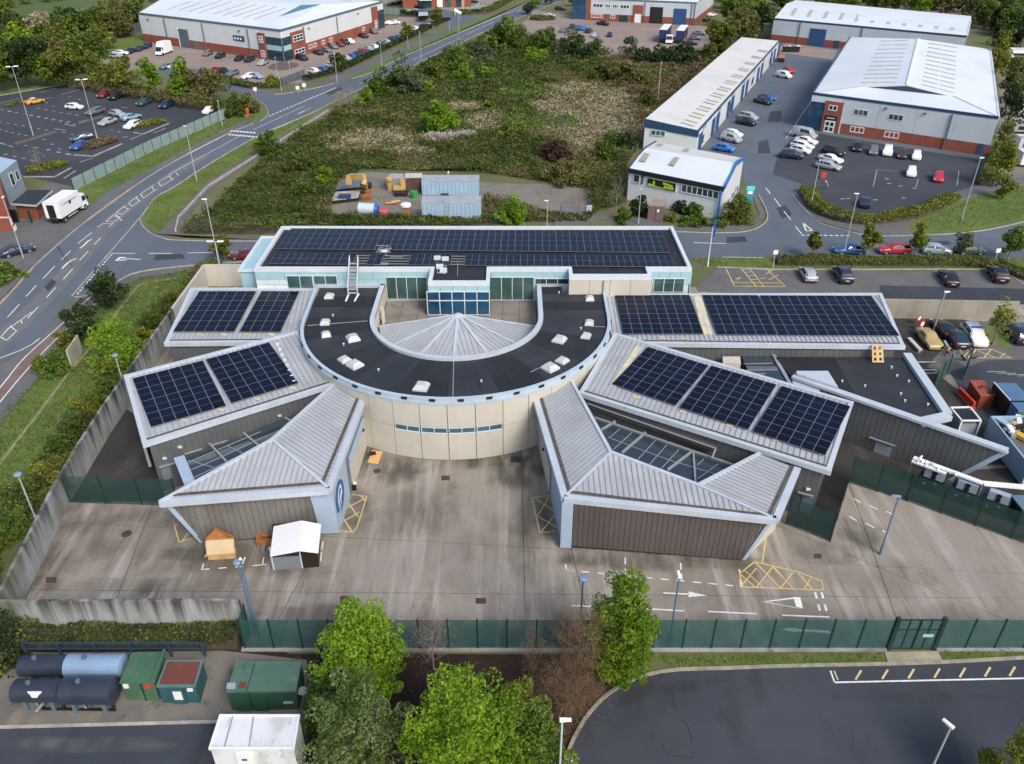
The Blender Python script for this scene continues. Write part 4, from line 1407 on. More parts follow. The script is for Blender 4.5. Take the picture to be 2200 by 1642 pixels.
def canopy_bar(w_,a,b,u0,v0,u1,v1):
 p,r=wallpt(a,b,u0,v0,.3),wallpt(a,b,u1,v1,.3)
 mb=MB().beam(p,r,.22,.07)
 piece('door_canopy',mb,M_STEELP,w_)
canopy_bar(wL2,q[3],q[2],340,1002,377,991)
canopy_bar(wL2,q[3],q[2],395,973,432,962)
canopy_bar(wL2,q[3],q[2],450,955,487,944)
canopy_bar(wL2,q[3],q[2],512,935,549,924)
def door(w_,a,b,u0,v0,u1,v1,m,name='door'):
 pl=vplane(a,b)
 p0,p1,t=WP(u0,v1,pl),WP(u1,v1,pl),WP(u0,v0,pl)
 d=(b-a)
 o=Vector((d.y,-d.x,0)).normalized()
 z0,z1=p0.z,t.z
 p0,p1=V(p0.x,p0.y),V(p1.x,p1.y)
 k=V(0,0,1)
 piece(name,MB().hexa([p0+k*z0,p1+k*z0,p1+k*z1,p0+k*z1],[p0+k*z0+o*.12,p1+k*z0+o*.12,p1+k*z1+o*.12,p0+k*z1+o*.12]),m,w_)
door(wL2,q[3],q[2],352,997,373,1032,mat('grey_blue_door',(.16,.2,.22),.5))
qr=inset_pts(R2)
door(wR2,qr[3],qr[2],1718,1058,1741,1094,mat('slate_door',(.13,.19,.25),.5))
canopy_bar(wR2,qr[3],qr[2],1716,1054,1750,1063)
link('wall_light',wl,wR2,wallpt(qr[3],qr[2],1737,1049))
piece('cream_screen',MB().box(tuple(lerp(q[0],q[3],.45)*1+V(-.5,-.1,-3.9)),(.25,5.0,3.2),math.atan2((q[3]-q[0]).y,(q[3]-q[0]).x)+math.pi/2),M_CREAM,wL2)
def slope_plane(a,b,inward,s):
 d=(b-a).normalized()
 n=Vector((-d.y,d.x,0))
 if n.dot(inward-a)<0:n=-n
 c=a+n+V(0,0,s)
 return plane3(a,b,c)
ZE=5.3
fe=[W(786,842,ZE),W(707,1051,ZE),W(344,1079,ZE)]
plA=slope_plane(fe[0],fe[1],V(-20,57),.17)
f1,f2=WP(722,822,plA),WP(585,945,plA)
plB=plane3(fe[1],fe[2],f2)
f3=WP(352,1070,plB)
body=MB().prism([V(-14.2,64.6),V(-14.75,51.0),V(-25.4,49.85),V(-20.6,55.2),V(-16.8,64)],0,4.85)
wFL=roof_part('wing',[([f1,fe[0],fe[1],f2],fe[1]-f2 if False else(fe[0]+fe[1])/2-(f1+f2)/2,.45),([f2,fe[1],fe[2]],V(0,-1,-.2),.45)],'left front wing with a hipped silver roof and a blue roundel on its side wall',[(fe[0],fe[1],.55),(fe[1]+V(-.0,-.02,0),fe[2],.55),(f1,f2,.3),(f2,fe[2],.3)],[(lerp(fe[0],f1,.16),lerp(fe[1],f2,.11),.25),(lerp(fe[1],f2,.11),lerp(fe[2],f2,.1),.25)],body)
piece('hip_cap',MB().beam(f2+V(0,0,.03),fe[1]+V(0,0,.03),.22,.07),M_FASCIA,wFL)
clad(wFL,V(-25.55,49.68,.3),V(-14.85,50.88,.3),V(-27.3,49.2,4.95),V(-14.85,50.75,4.95),.48,M_CLADF)
piece('plinth',MB().beam(V(-25.4,49.95,0),V(-14.8,51.1,0),.3,.3),M_GAP,wFL)
piece('corner_board',MB().hexa([V(-25.75,49.55,.25),V(-25.4,49.6,.25),V(-25.4,49.8,.25),V(-25.75,49.75,.25)],[V(-27.5,49.0,4.95),V(-27.1,49.05,4.95),V(-27.1,49.3,4.95),V(-27.5,49.25,4.95)]),M_BLUEP,wFL)
er=[W(1151,857,ZE),W(1213,1069,ZE),W(1667,1116,ZE),W(1713,1007,ZE)]
prA=slope_plane(er[0],er[1],V(9,55),.17)
g1,g2=WP(1224,812,prA),WP(1312,972,prA)
prB=plane3(er[1],er[2],g2)
g3=WP(1500,1043,prB)
prC=plane3(er[2],er[3],g3)
g4=WP(1632,975,prC)
body=MB().prism([V(2.7,64),V(4.3,49.6),V(18.3,48.1),V(21.8,51.8),V(20,53.2),V(14.6,50.6),V(8.8,54),V(6.0,64.5)],0,4.85)
wFR=roof_part('wing',[([g1,er[0],er[1],g2],(er[0]+er[1])/2-(g1+g2)/2,.45),([g2,er[1],er[2],g3],V(0,-1,-.2),.45),([g3,er[2],er[3],g4],(er[2]+er[3])/2-(g3+g4)/2,.45)],'right front wing with a hipped silver roof folded round a glazed well',[(er[0],er[1],.55),(er[1],er[2],.55),(er[2],er[3],.55),(g1,g2,.3),(g2,g3,.3),(g3,g4,.3)],[(lerp(er[0],g1,.14),lerp(er[1],g2,.11),.25),(lerp(er[1],g2,.11),lerp(er[2],g3,.1),.25),(lerp(er[2],g3,.09),lerp(er[3],g4,.14),.25)],body)
for a,b in((g2,er[1]),(g3,er[2])):
 piece('hip_cap',MB().beam(a+V(0,0,.03),b+V(0,0,.03),.22,.07),M_FASCIA,wFR)
clad(wFR,V(4.9,49.1,.3),V(18.5,47.75,.3),V(4.9,48.95,4.95),V(19.7,47.15,4.95),.42,M_CLADB)
piece('plinth',MB().beam(V(4.2,49.4,0),V(18.4,47.95,0),.3,.3),M_GAP,wFR)
piece('corner_board',MB().hexa([V(18.5,47.6,.2),V(18.9,47.7,.2),V(18.9,47.9,.2),V(18.5,47.8,.2)],[V(19.75,47.0,4.95),V(20.1,47.05,4.95),V(20.1,47.3,4.95),V(19.75,47.25,4.95)]),M_BLUEP,wFR)
piece('corner_board',MB().hexa([V(3.95,49.05,.2),V(4.85,48.98,.2),V(4.85,49.3,.2),V(3.95,49.35,.2)],[V(3.95,49.05,4.95),V(4.85,48.95,4.95),V(4.85,49.3,4.95),V(3.95,49.35,4.95)]),M_BLUEP,wFR)
def side(w_,p,q,m,z0,z1,th,name):
 d=q-p
 o=Vector((d.y,-d.x,0)).normalized()*th
 piece(name,MB().hexa([V(p.x,p.y,z0),V(q.x,q.y,z0),V(q.x,q.y,z1),V(p.x,p.y,z1)],[V(p.x,p.y,z0)+o,V(q.x,q.y,z0)+o,V(q.x,q.y,z1)+o,V(p.x,p.y,z1)+o]),m,w_)
M_DKBL=mat('slate_blue_panel',(.14,.18,.215),.5,var=.1)
a,b=V(-14.75,51.0),V(-14.2,64.6)
t=lambda k:lerp(a,b,k)
side(wFL,t(.42),t(1.0),M_CREAM,.05,3.1,.22,'render_wall')
side(wFL,t(.42),t(1.0),M_BLUEP,3.1,3.32,.4,'ledge')
side(wFL,t(.42),t(1.0),M_DKBL,3.32,4.9,.08,'clerestory')
side(wFL,t(.34),t(.42),M_DKBL,.05,4.9,.18,'dark_reveal')
side(wFL,t(0),t(.34),M_BLUEP,.05,4.9,.2,'sign_wall')
piece('corner_board',MB().hexa([V(-16.0,50.68,.2),V(-14.5,50.8,.2),V(-14.5,51.1,.2),V(-16.0,50.95,.2)],[V(-16.35,50.5,4.95),V(-14.5,50.65,4.95),V(-14.5,51.1,4.95),V(-16.35,50.95,4.95)]),M_BLUEP,wFL)
def sidept(s,z,o=.21):
 d=(b-a).normalized()
 return a+d*s+Vector((d.y,-d.x,0))*o+V(0,0,z)
c0=WP(728,1066,(sidept(0,0),Vector((1,0,0))))
s0,z0=(V(c0.x,c0.y)-a).dot((b-a).normalized()),c0.z
rd=MB()
rr=1.42
pts=[sidept(s0+rr*math.cos(2*math.pi*i/32),z0+rr*math.sin(2*math.pi*i/32)) for i in range(32)]
o_=Vector(((b-a).y,-(b-a).x,0)).normalized()*.04
k=len(rd.v)
rd.poly([p+o_ for p in pts],up=(1,0,0))
for i in range(32):
 rd.poly([pts[i],pts[(i+1)%32],pts[(i+1)%32]+o_,pts[i]+o_])
rl=piece('roundel',rd,mat('sign_blue',(.012,.1,.33),.45,var=.05),wFL)
em=MB()
def stroke(pp,wd):
 for i in range(len(pp)-1):
  (s1,y1),(s2,y2)=pp[i],pp[i+1]
  s1,s2,y1,y2=s1*1.45,s2*1.45,y1*1.02,y2*1.02
  dx,dy=s2-s1,y2-y1
  l=math.hypot(dx,dy)
  nx_,ny_=-dy/l*wd/2,dx/l*wd/2
  ex_,ey2=dx/l*wd*.3,dy/l*wd*.3
  em.poly([sidept(s0+s1-ex_+nx_,z0+y1-ey2+ny_,.262+i*2e-4),sidept(s0+s2+ex_+nx_,z0+y2+ey2+ny_,.262+i*2e-4),sidept(s0+s2+ex_-nx_,z0+y2+ey2-ny_,.262+i*2e-4),sidept(s0+s1-ex_-nx_,z0+y1-ey2-ny_,.262+i*2e-4)],up=(1,0,0))
stroke([(-.45,-.55),(-.4,.1),(-.25,.6),(.05,.85),(.35,.72),(.42,.4),(.25,.1),(-.02,0)],.27)
stroke([(-.05,-.02),(-.35,-.38)],.2)
stroke([(-.35,-.3),(.1,-.28),(.5,.02)],.24)
stroke([(-.55,-1.15),(.1,-.6)],.2)
piece('emblem',em,M_WHITEP,wFL)
a2,b2=V(2.7,64),V(4.3,49.6)
t=lambda k:lerp(a2,b2,k)
side(wFR,t(0),t(.53),M_CREAM,.05,3.1,.25,'render_wall')
side(wFR,t(0),t(.53),M_BLUEP,3.1,3.32,.4,'ledge')
side(wFR,t(0),t(.53),M_DKBL,3.32,4.9,.08,'clerestory')
side(wFR,t(.53),t(.6),M_DKBL,.05,4.9,.18,'dark_reveal')
side(wFR,t(.6),t(.985),M_BLUEP,.05,4.9,.22,'pale_wall')
cl=MB().lathe((0,0,0),[(.16,0),(.2,.1),(.16,.2),(.03,.24)],10).mesh('wall_lamp',M_BLACK)
link('wall_lamp',cl,wFL,sidept(11.0,2.7,.3))
link('wall_lamp',cl,wFR,t(.33)+V(-.33,0,2.5))
side(wFR,V(18.6,47.8),V(22.2,51.5),M_CREAM,.05,4.9,.1,'render_wall')
def well(w_,px,z,beams,bars,name='glass_roof'):
 p=WL(px,z)
 o=piece(name,MB().prism([V(q_.x,q_.y) for q_ in p],z-.1,z),M_CANOPY,w_)
 for a_,b_,wd in beams:
  piece('glazing_beam',MB().beam(W(*a_,z+.02),W(*b_,z+.02),wd*.8,.16),M_STEELP if wd<1 else M_BLUEP,w_)
 for a_,b_ in bars:
  piece('glazing_bar',MB().beam(W(*a_,z+.01),W(*b_,z+.01),.06,.05),M_STEELP,w_)
well(wFL,[(398,985),(660,878),(720,850),(600,945),(412,1042)],3.9,[((450,955),(489,996),.2),((523,932),(560,963),.2),((612,899),(640,915),.2),((385,984),(408,1040),1.1)],[((405,1012),(470,985)),((410,1030),(540,968)),((470,985),(600,925)),((402,995),(560,928)),((405,990),(470,1008)),((490,960),(530,978))])
well(wFR,[(1270,880),(1290,897),(1400,938),(1580,1000),(1500,1050),(1310,980),(1240,850)],3.9,[((1322,907),(1292,925),.25),((1387,931),(1336,975),.25),((1486,972),(1434,1012),.25),((1489,970),(1494,1040),.2),((1278,899),(1575,1001),.25)],[((1332,922),(1308,942)),((1358,930),(1318,966)),((1408,947),(1370,988)),((1433,956),(1396,998)),((1458,967),(1420,1008)),((1512,987),(1498,1000)),((1542,998),(1498,1030)),((1305,940),(1345,955)),((1345,955),(1440,990)),((1440,990),(1540,1020))])
piece('box_gutter',MB().beam(W(1262,872,4.3),W(1538,968,4.3),.5,.35),M_GUTTER,wR2)
piece('cable_tray',MB().beam(W(1262,868,4.75),W(1538,965,4.75),.12,.1),M_STEELP,wR2)
piece('cable_tray',MB().beam(W(1538,965,4.75),W(1530,985,4.2),.12,.1),M_STEELP,wR2)
ZA=5.0
ax=[W(1662,758,ZA),W(1942,752,ZA),W(2034,886,ZA),W(2003,901,ZA),W(1990,893,ZA)]
tip=W(2166,967,ZA)
wst=W(1704,806,ZA)
dw=(tip-wst).normalized()
nw=V(-dw.y,dw.x)
notch=wst+dw*((W(2000,903,ZA)-wst).dot(dw))
roof_poly=[V(wst.x,wst.y),V(notch.x,notch.y),V(ax[2].x,ax[2].y),V(41.0,72.4),V(27.3,72.4)]
annex=part('annexe',MB().prism([p+V(0,0,0) for p in[roof_poly[0]+nw*.3,roof_poly[1]+nw*.3,roof_poly[2]+V(-.4,.2),roof_poly[3]+V(-.4,0),roof_poly[4]]],0,4.55),M_FELT,'annexe with a flat black roof and a long grey clad wall')
piece('roof_sheet',MB().prism(clip([V(p.x,p.y) for p in roof_poly],W(1795,762,ZA),W(1852,862,ZA),-1),4.5,4.62),M_FELT,annex)
piece('roof_sheet',MB().prism(clip([V(p.x,p.y) for p in roof_poly],W(1795,762,ZA),W(1852,862,ZA),1),4.5,4.6),M_FELT2,annex)
cap=MB()
def capbar(a_,b_,wd,z0,z1):
 d_=(V(b_.x,b_.y)-V(a_.x,a_.y)).normalized()
 s_=V(-d_.y,d_.x)*wd/2
 cap.prism([V(a_.x,a_.y)-s_,V(b_.x,b_.y)-s_,V(b_.x,b_.y)+s_,V(a_.x,a_.y)+s_],z0,z1)
capbar(wst,tip,.75,4.75,5.02)
capbar(ax[1]+V(.1,-.6),ax[2]+V(.1,0),.85,4.5,5.0)
capbar(ax[2]+V(.1,-.3),notch+V(-.6,.35),.9,4.5,5.005)
piece('parapet_cap',cap,M_FASCIA,annex)
wall0,wall1=V(wst.x,wst.y)-nw*.1+dw*.2,V(tip.x,tip.y)-nw*.1
lowend=wall1-dw*3.6
clad(annex,V(wall0.x,wall0.y,.1),V(lowend.x,lowend.y,.1),V(wall0.x,wall0.y,4.75),V(wall1.x-dw.x*.3,wall1.y-dw.y*.3,4.75),.5,M_CLAD)
bb=MB()
bb.hexa([V(wall0.x,wall0.y,0)+nw*.05,V(lowend.x,lowend.y,0)+nw*.05,V(lowend.x,lowend.y,0)+nw*.3,V(wall0.x,wall0.y,0)+nw*.3],[V(wall0.x,wall0.y,4.76)+nw*.05,V(wall1.x,wall1.y,4.76)+nw*.05,V(wall1.x,wall1.y,4.76)+nw*.3,V(wall0.x,wall0.y,4.76)+nw*.3])
piece('wall_core',bb,M_GAP,annex)
piece('corner_board',MB().hexa([V(lowend.x,lowend.y,0)-nw*.1,V(lowend.x,lowend.y,0)+dw*.5-nw*.1,V(lowend.x,lowend.y,0)+dw*.5+nw*.35,V(lowend.x,lowend.y,0)+nw*.35],[V(wall1.x,wall1.y,4.76)-dw*.4-nw*.1,V(wall1.x,wall1.y,4.76)+dw*.1-nw*.1,V(wall1.x,wall1.y,4.76)+dw*.1+nw*.35,V(wall1.x,wall1.y,4.76)-dw*.4+nw*.35]),M_BLUEP,annex)
door(annex,wall0,wall1,1872,945,1910,984,mat('pale_grey_door',(.27,.31,.37),.5))
canopy_bar(annex,wall0,wall1,1870,937,1925,956)
piece('roof_screen',MB().prism(WL([(1711,797),(1779,797),(1801,832),(1712,803)],5.3),4.62,5.3),M_FASCIA,annex)
piece('roof_screen',MB().prism(WL([(1703,806),(1762,835),(1760,848),(1703,826)],4.6),3.2,4.6),M_BLUEP,annex)
well(annex,[(1592,763),(1656,760),(1690,825),(1680,830),(1612,806)],4.4,[((1657,757),(1698,828),.45)],[((1597,782),(1660,781)),((1602,796),(1670,795)),((1610,804),(1645,803))])
piece('box_plinth',MB().prism(WL([(1553,766),(1590,766),(1592,780),(1553,780)],4.6),3.0,4.6),M_CREAM,annex)
for u,v in((1960-8,820),(1935,847),(1944,862),(1927,808),(1915,790),(1809,820),(1858,830),(1993,870)):
 p=W(u,v,4.7)
 link('vent_pipe',vm,annex,(p.x,p.y,4.6))
# solar arrays on the roofs
def panel_mesh(w_,h_,vert):
 mb=MB()
 b_,f_,g_=.028,.03,.012
 mb.box((w_/2,-h_/2,.02),(w_-g_,h_-g_,.04),m=1)
 cells=[(b_,w_/2-f_/2,-h_+b_,-b_),(w_/2+f_/2,w_-b_,-h_+b_,-b_)] if vert else[(b_,w_-b_,-h_/2+f_/2,-b_),(b_,w_-b_,-h_+b_,-h_/2-f_/2)]
 for x0,x1,y0,y1 in cells:
  mb.box(((x0+x1)/2,(y0+y1)/2,.042),(x1-x0,y1-y0,.008),m=0)
 return mb.mesh('solar_panel',[M_CELL,M_CELLF])
def array(label,px,nx,ny,plane,vert=False,lift=.16,skip=()):
 tl,tr,brr,bl=[WP(u,v,plane) for u,v in px]
 ex_=((tr-tl)+(brr-bl)).normalized()
 n_=plane[1]
 ey_=n_.cross(ex_).normalized()
 wd=((tr-tl).length+(brr-bl).length)/2/nx
 ht=(abs((tl-bl).dot(ey_))+abs((tr-brr).dot(ey_)))/2/ny
 c_=(tl+tr+brr+bl)/4
 o0=c_-ex_*wd*nx/2+ey_*ht*ny/2+n_*lift
 base_=V(c_.x,c_.y,c_.z)
 th_=thing('solar_array',label,'solar array',base_,'solar arrays on the custody building roofs')
 rot_=Matrix((ex_,ey_,n_)).transposed().to_quaternion()
 me=panel_mesh(wd,ht,vert)
 for j in range(ny):
  for i in range(nx):
   if(i,j) in skip or i in skip:
    continue
   o=link('solar_panel',me,th_,o0+ex_*wd*i-ey_*ht*j)
   o.rotation_mode='QUATERNION'
   o.rotation_quaternion=rot_
 rl_=MB()
 for j in range(ny):
  for q_ in(.25,.75):
   s_=o0-ey_*ht*(j+q_)-n_*(lift-.065)
   rl_.beam(s_,s_+ex_*wd*nx,.05,lift-.07,up=n_)
 rl_.build('mounting_rail',M_RAIL,th_)
 return th_
pl9=(V(0,0,8.64),V(0,0,1))
array('long upper solar array along the back of the flat black office roof',[(621,493),(1422,501),(1440,546),(601,538)],28,4,pl9,True)
array('lower solar array with gaps along the front of the flat black office roof',[(590,547),(1441,553),(1451,577),(581,570)],29,2,pl9,True,skip=(6,8,9,13))
array('left solar array of the pair on the upper left wing',[(420,629),(542,629),(515,716),(382,716)],6,4,plL1)
array('narrow right solar array of the pair on the upper left wing',[(552,629),(635,629),(613,717),(526,716)],4,4,plL1)
array('outer solar array of the pair on the lower left wing, nearest the boundary wall',[(290,816),(444,776),(479,878),(320,923)],6,4,plL2)
array('inner solar array of the pair on the lower left wing, nearest the round roof',[(452,772),(588,738),(632,828),(488,875)],6,4,plL2)
array('solar array at the inner end of the upper right wing beside the pale walkway',[(1324,637),(1486,637),(1506,721),(1334,721)],8,4,plR1)
array('middle solar array on the upper right wing, right of the pale walkway',[(1513,637),(1636,638),(1660,723),(1534,723)],6,4,plR1)
array('long solar array at the outer right end of the upper right wing',[(1639,638),(1879,639),(1923,725),(1664,724)],12,4,plR1)
array('solar array at the inner upper end of the lower right wing',[(1380,746),(1510,784),(1464,881),(1326,832)],6,4,plR2)
array('middle solar array of the three on the lower right wing',[(1516,786),(1659,827),(1616,931),(1471,883)],6,4,plR2)
array('solar array at the outer lower end of the lower right wing',[(1668,830),(1818,874),(1781,986),(1626,934)],6,4,plR2)
t_=thing('roof_ladder','aluminium step ladder with handrails leaning from the round roof up to the solar roof','ladder',W(757,640,6.7))
lo=[W(748,634,6.7),W(768,634,6.7)]
hi=[W(752,563,9.6),W(770,563,9.6)]
for a_,b_ in zip(lo,hi):
 MB().beam(a_,b_,.1,.14).build('stringer',M_CREAM if False else M_RAIL,t_)
 MB().tube(a_+V(0,0,.9),b_+V(0,0,.8),.045,n=6).tube(b_+V(0,0,.8),b_,.04,n=6).tube(a_+V(0,0,.9),a_,.04,n=6).build('handrail',M_WFRAME,t_)
for i in range(9):
 s=(i+.5)/9
 MB().beam(lerp(lo[0],hi[0],s),lerp(lo[1],hi[1],s),.22,.05,up=(0,-.6,.8)).build('rung',M_RAIL,t_)
for a_,b_ in(((743,648),(750,632)),((762,648),(771,632))):
 MB().beam(W(*a_,6.7),W(*b_,6.7),.18,.1).build('foot_bar',M_WHITEP,t_)
t_=thing('aerial_frame','tangle of grey aerial brackets standing on the solar roof','aerial',W(823,546,8.7))
mb=MB()
rg=random.Random(3)
for i in range(9):
 p=W(815+rg.random()*20,536+rg.random()*16,8.7)
 mb.tube(p,p+V(rg.uniform(-.5,.5),rg.uniform(-.3,.3),rg.uniform(.4,1.1)),.04,n=5)
 mb.tube(p+V(-.4,0,.5),p+V(.4,0,.5),.03,n=5)
mb.build('bracket',M_STEELP,t_)
MB().lathe(W(826,542,9.4),[(.05,0),(.42,.12),(.45,.16)],12).build('dish',M_WFRAME,t_)
t_=thing('air_unit','small white air units and pipes on the projecting bay roof','air unit',W(948,580,8.7))
for u,v in((940,560),(957,562),(945,578),(953,586)):
 p=W(u,v,8.7)
 MB().box(p+V(0,0,.3),(.8,.35,.5)).lathe(p+V(.15,-.19,.3),[(.01,0),(.01,.01)],6).build('fan_box',M_WFRAME,t_)
mb=MB()
mb.tube(W(938,570,8.8),W(960,572,8.8),.06,n=6).tube(W(940,586,8.8),W(958,588,8.8),.06,n=6).tube(W(940,560,8.8),W(940,588,8.8),.05,n=6)
mb.tube(W(983,565,8.7),W(983,593,8.7),.04,n=6)
mb.build('pipework',M_STEELP,t_)
t_=thing('roof_frame','bare aluminium mounting frame without panels on the solar roof','mounting frame',W(850,560,8.7))
mb=MB()
for v in(553,562,568):
 mb.beam(W(838,v,8.75),W(866,v,8.75),.08,.08)
mb.box(W(819,567,8.8),(1.6,.6,.06))
mb.build('rail',M_RAIL,t_)
t_=thing('timber_board','pale wooden board with six square holes leaning on the upper right wing edge','wooden board',W(1886,781,4.7))
a_,b_,c_,d_=W(1874,779,4.7),W(1899,779,4.7),W(1896,741,6.1),W(1873,741,6.1)
mb=MB()
ee=[(0,.16),(.38,.62),(.84,1)]
for lo_,hi_ in ee:
 q_=lambda s,r:lerp(lerp(a_,b_,s),lerp(d_,c_,s),r)
 mb.slab([q_(lo_,0),q_(hi_,0),q_(hi_,1),q_(lo_,1)],.07)
mb.build('upright',M_TIMBER,t_)
for r0,r1 in((0,.1),(.26,.4),(.56,.7),(.9,1)):
 mb=MB()
 q_=lambda s,r:lerp(lerp(a_,b_,s),lerp(d_,c_,s),r)+V(0,-.02,.02)
 mb.slab([q_(0,r0),q_(1,r0),q_(1,r1),q_(0,r1)],.05)
 mb.build('slat',M_TIMBER,t_)
# walls and fences of the yard
def wall_run(name,label,pts,h,th,step,m,group=None,jitter=0.0):
 pts=[V(p.x,p.y) for p in pts]
 t=thing(name,label,'wall',pts[0],group)
 rg=random.Random(5)
 for i in range(len(pts)-1):
  a,b=pts[i],pts[i+1]
  n_=max(1,round((b-a).length/step))
  d=(b-a).normalized()
  s=V(-d.y,d.x)*th/2
  for k in range(n_):
   p,q=lerp(a,b,k/n_)+d*.012,lerp(a,b,(k+1)/n_)-d*.012
   piece('wall_panel',MB().prism([p-s,q-s,q+s,p+s],0,h-rg.random()*jitter),m,t)
  pm=MB().prism([a-s*.6,b-s*.6,b+s*.6,a+s*.6],0,h-jitter-.1)
  piece('wall_core',pm,M_GAP,t)
 return t
wall_run('boundary_wall','stained concrete wall running up the left side of the yard',[V(-36.95,40.75),V(-39.1,54.8),V(-39.9,65),V(-40.6,86.5)],3.1,.28,2.9,M_WALLC,jitter=.06)
wall_run('boundary_wall','grey streaked concrete wall along the front left of the yard behind the tanks',[V(-46,40.35),V(-19.35,40.45)],3.4,.28,3.4,M_WALLC,jitter=.05)
wall_run('boundary_wall','pale cream wall at the upper left corner behind the upper left wing',[V(-40.6,86.6),V(-40.9,99.3),V(-30,99.3)],3.1,.28,4.2,M_CREAM)
yr=W(1950,687).y
wall_run('boundary_wall','cream wall with slanting joints beside the staff car park on the right',[V(42.6,yr+1.2),V(43.2,yr+.6),V(W(2178,690).x,yr-.2)],2.6,.3,4.6,layered('tan_wall',(.33,.3,.25),[((.24,.215,.175),.3,.42,.64,.8,(1.5,1.5,.3)),((.4,.37,.32),.5,.5,.7,.5,None)],.85,.05,5))
def mesh_fence(label,pts,h,step,mm,post=.1,z0=.05):
 pts=[V(p.x,p.y) for p in pts]
 t=thing('mesh_fence',label,'fence',pts[0])
 pm=MB().box((0,0,h/2+.05),(post,post,h+.1)).mesh('post',M_TEAL)
 for i in range(len(pts)-1):
  a,b=pts[i],pts[i+1]
  d=(b-a).normalized()
  s=V(-d.y,d.x)*.012
  n_=max(1,round((b-a).length/step))
  an=math.atan2(d.y,d.x)
  for k in range(n_):
   p,q=lerp(a,b,k/n_),lerp(a,b,(k+1)/n_)
   o=link('post',pm,t,V(p.x,p.y,0))
   o.rotation_euler=(0,0,an)
   p2,q2=p+d*post/2,q-d*post/2
   piece('mesh_panel',MB().prism([p2-s,q2-s,q2+s,p2+s],z0,h),mm,t)
  if i==len(pts)-2:
   link('post',pm,t,V(b.x,b.y,0))
 return t
xg0,xg1=W(1906,1402).x,W(2012,1400).x
xc=-19.1
mesh_fence('tall green mesh fence along the front of the yard, left of the gate',[V(xc,40.3),V(xc,YF),V(xg0,YF)],3.0,2.13,M_MESH)
mesh_fence('tall green mesh fence along the front of the yard, right of the gate',[V(xg1,YF),V(70,YF)],3.0,2.13,M_MESH)
gt=thing('mesh_gate','green double mesh gate with a small white sign in the front fence','gate',V((xg0+xg1)/2,YF,0))
for x in(xg0+.15,xg1-.15):
 MB().box((x,YF,1.6),(.26,.26,3.25)).build('gate_post',M_TEAL,gt)
for s0,s1 in((xg0+.3,(xg0+xg1)/2-.02),((xg0+xg1)/2+.02,xg1-.3)):
 fb=MB()
 for x in(s0,(s0+s1)/2,s1):
  fb.box((x,YF-.05,1.6),(.09,.09,3.0))
 for z in(.15,2.1,3.08):
  fb.box(((s0+s1)/2,YF-.05,z),(s1-s0,.08,.08))
 lf=fb.build('gate_leaf',M_TEAL,gt)
 for q in(0,1):
  e0,e1=lerp(s0,s1,q/2)+.05,lerp(s0,s1,(q+1)/2)-.05
  MB().box(((e0+e1)/2,YF-.05,1.6),(e1-e0,.02,2.85)).build('mesh_infill',M_MESH,lf)
MB().box(((xg0+xg1)/2+.8,YF-.12,1.55),(.75,.03,.28)).build('sign_plate',M_AQUA,gt)
cu=MB().prism([V(xc-.2,YF-.25),V(xg0,YF-.25),V(xg0,YF+.12),V(xc-.2,YF+.12)],0,.14)
cu.prism([V(xg1,YF-.25),V(70,YF-.25),V(70,YF+.12),V(xg1,YF+.12)],0,.14)
struct('fence_kerb',cu,M_CONCG)
pk=W(142,1083)
mesh_fence('dark green mesh fence closing the gap between left wall and left front wing',[V(-38.95,54.85),V(W(352,1080).x+1.5,54.4)],3.0,2.9,M_MESHD)
mesh_fence('dark green mesh fence corner enclosing the passage below the lower right wing',WL([(1688,1127),(1783,1165),(1823,1038),(1945,1077)]),3.0,2.6,M_MESHD)
mesh_fence('dark green mesh fence in front of the three plant cabinets',WL([(1948,1078),(2250,1187)]),2.9,2.45,M_MESHD)
mesh_fence('teal mesh gate screen beside the annexe roof',WL([(2002,842),(2033,806)]),2.6,2.0,M_MESH)
mesh_fence('narrow teal mesh screen standing by the red container',WL([(2066,818),(2078,790)]),2.4,2.0,M_MESHD)
# lamp columns
M_POLE=mat('pole_grey',(.45,.47,.48),.45,metal=.2,var=.06)
def lamp_proto(kind,h,mp,mh):
 mb=MB().tube((0,0,0),(0,0,h*.2),.11,.1,8).tube((0,0,h*.2),(0,0,h),.075,.055,8)
 if kind=='base':
  mb.box((0,0,.6),(.32,.32,1.2))
 hd=[]
 if kind=='twin':
  mb.tube((-.5,0,h),(.5,0,h+.05),.05,n=6)
  for s in(-1,1):
   hd.append(MB().hexa([V(s*.35-.12,-.2,h),V(s*.35+.12,-.2,h),V(s*.35+.12,.2,h),V(s*.35-.12,.2,h)] if False else[V(s*.3,-.2,h),V(s*1.15,-.16,h+.06),V(s*1.15,.16,h+.06),V(s*.3,.2,h)][::s],[V(s*.3,-.18,h+.18),V(s*1.15,-.12,h+.17),V(s*1.15,.12,h+.17),V(s*.3,.18,h+.18)][::s]))
 elif kind in('single','base'):
  hd.append(MB().hexa([V(-.15,-.13,h-.02),V(.5,-.11,h+.04),V(.5,.11,h+.04),V(-.15,.13,h-.02)],[V(-.15,-.11,h+.12),V(.5,-.08,h+.12),V(.5,.08,h+.12),V(-.15,.11,h+.12)]))
 elif kind=='disc':
  hd.append(MB().lathe((0,0,h),[(.08,-.1),(.3,-.05),(.32,.06),(.22,.14),(.04,.18)],16))
 elif kind=='pole':
  hd.append(MB().lathe((0,0,h),[(.06,0),(.12,.05),(.05,.2)],8))
 return mb,hd
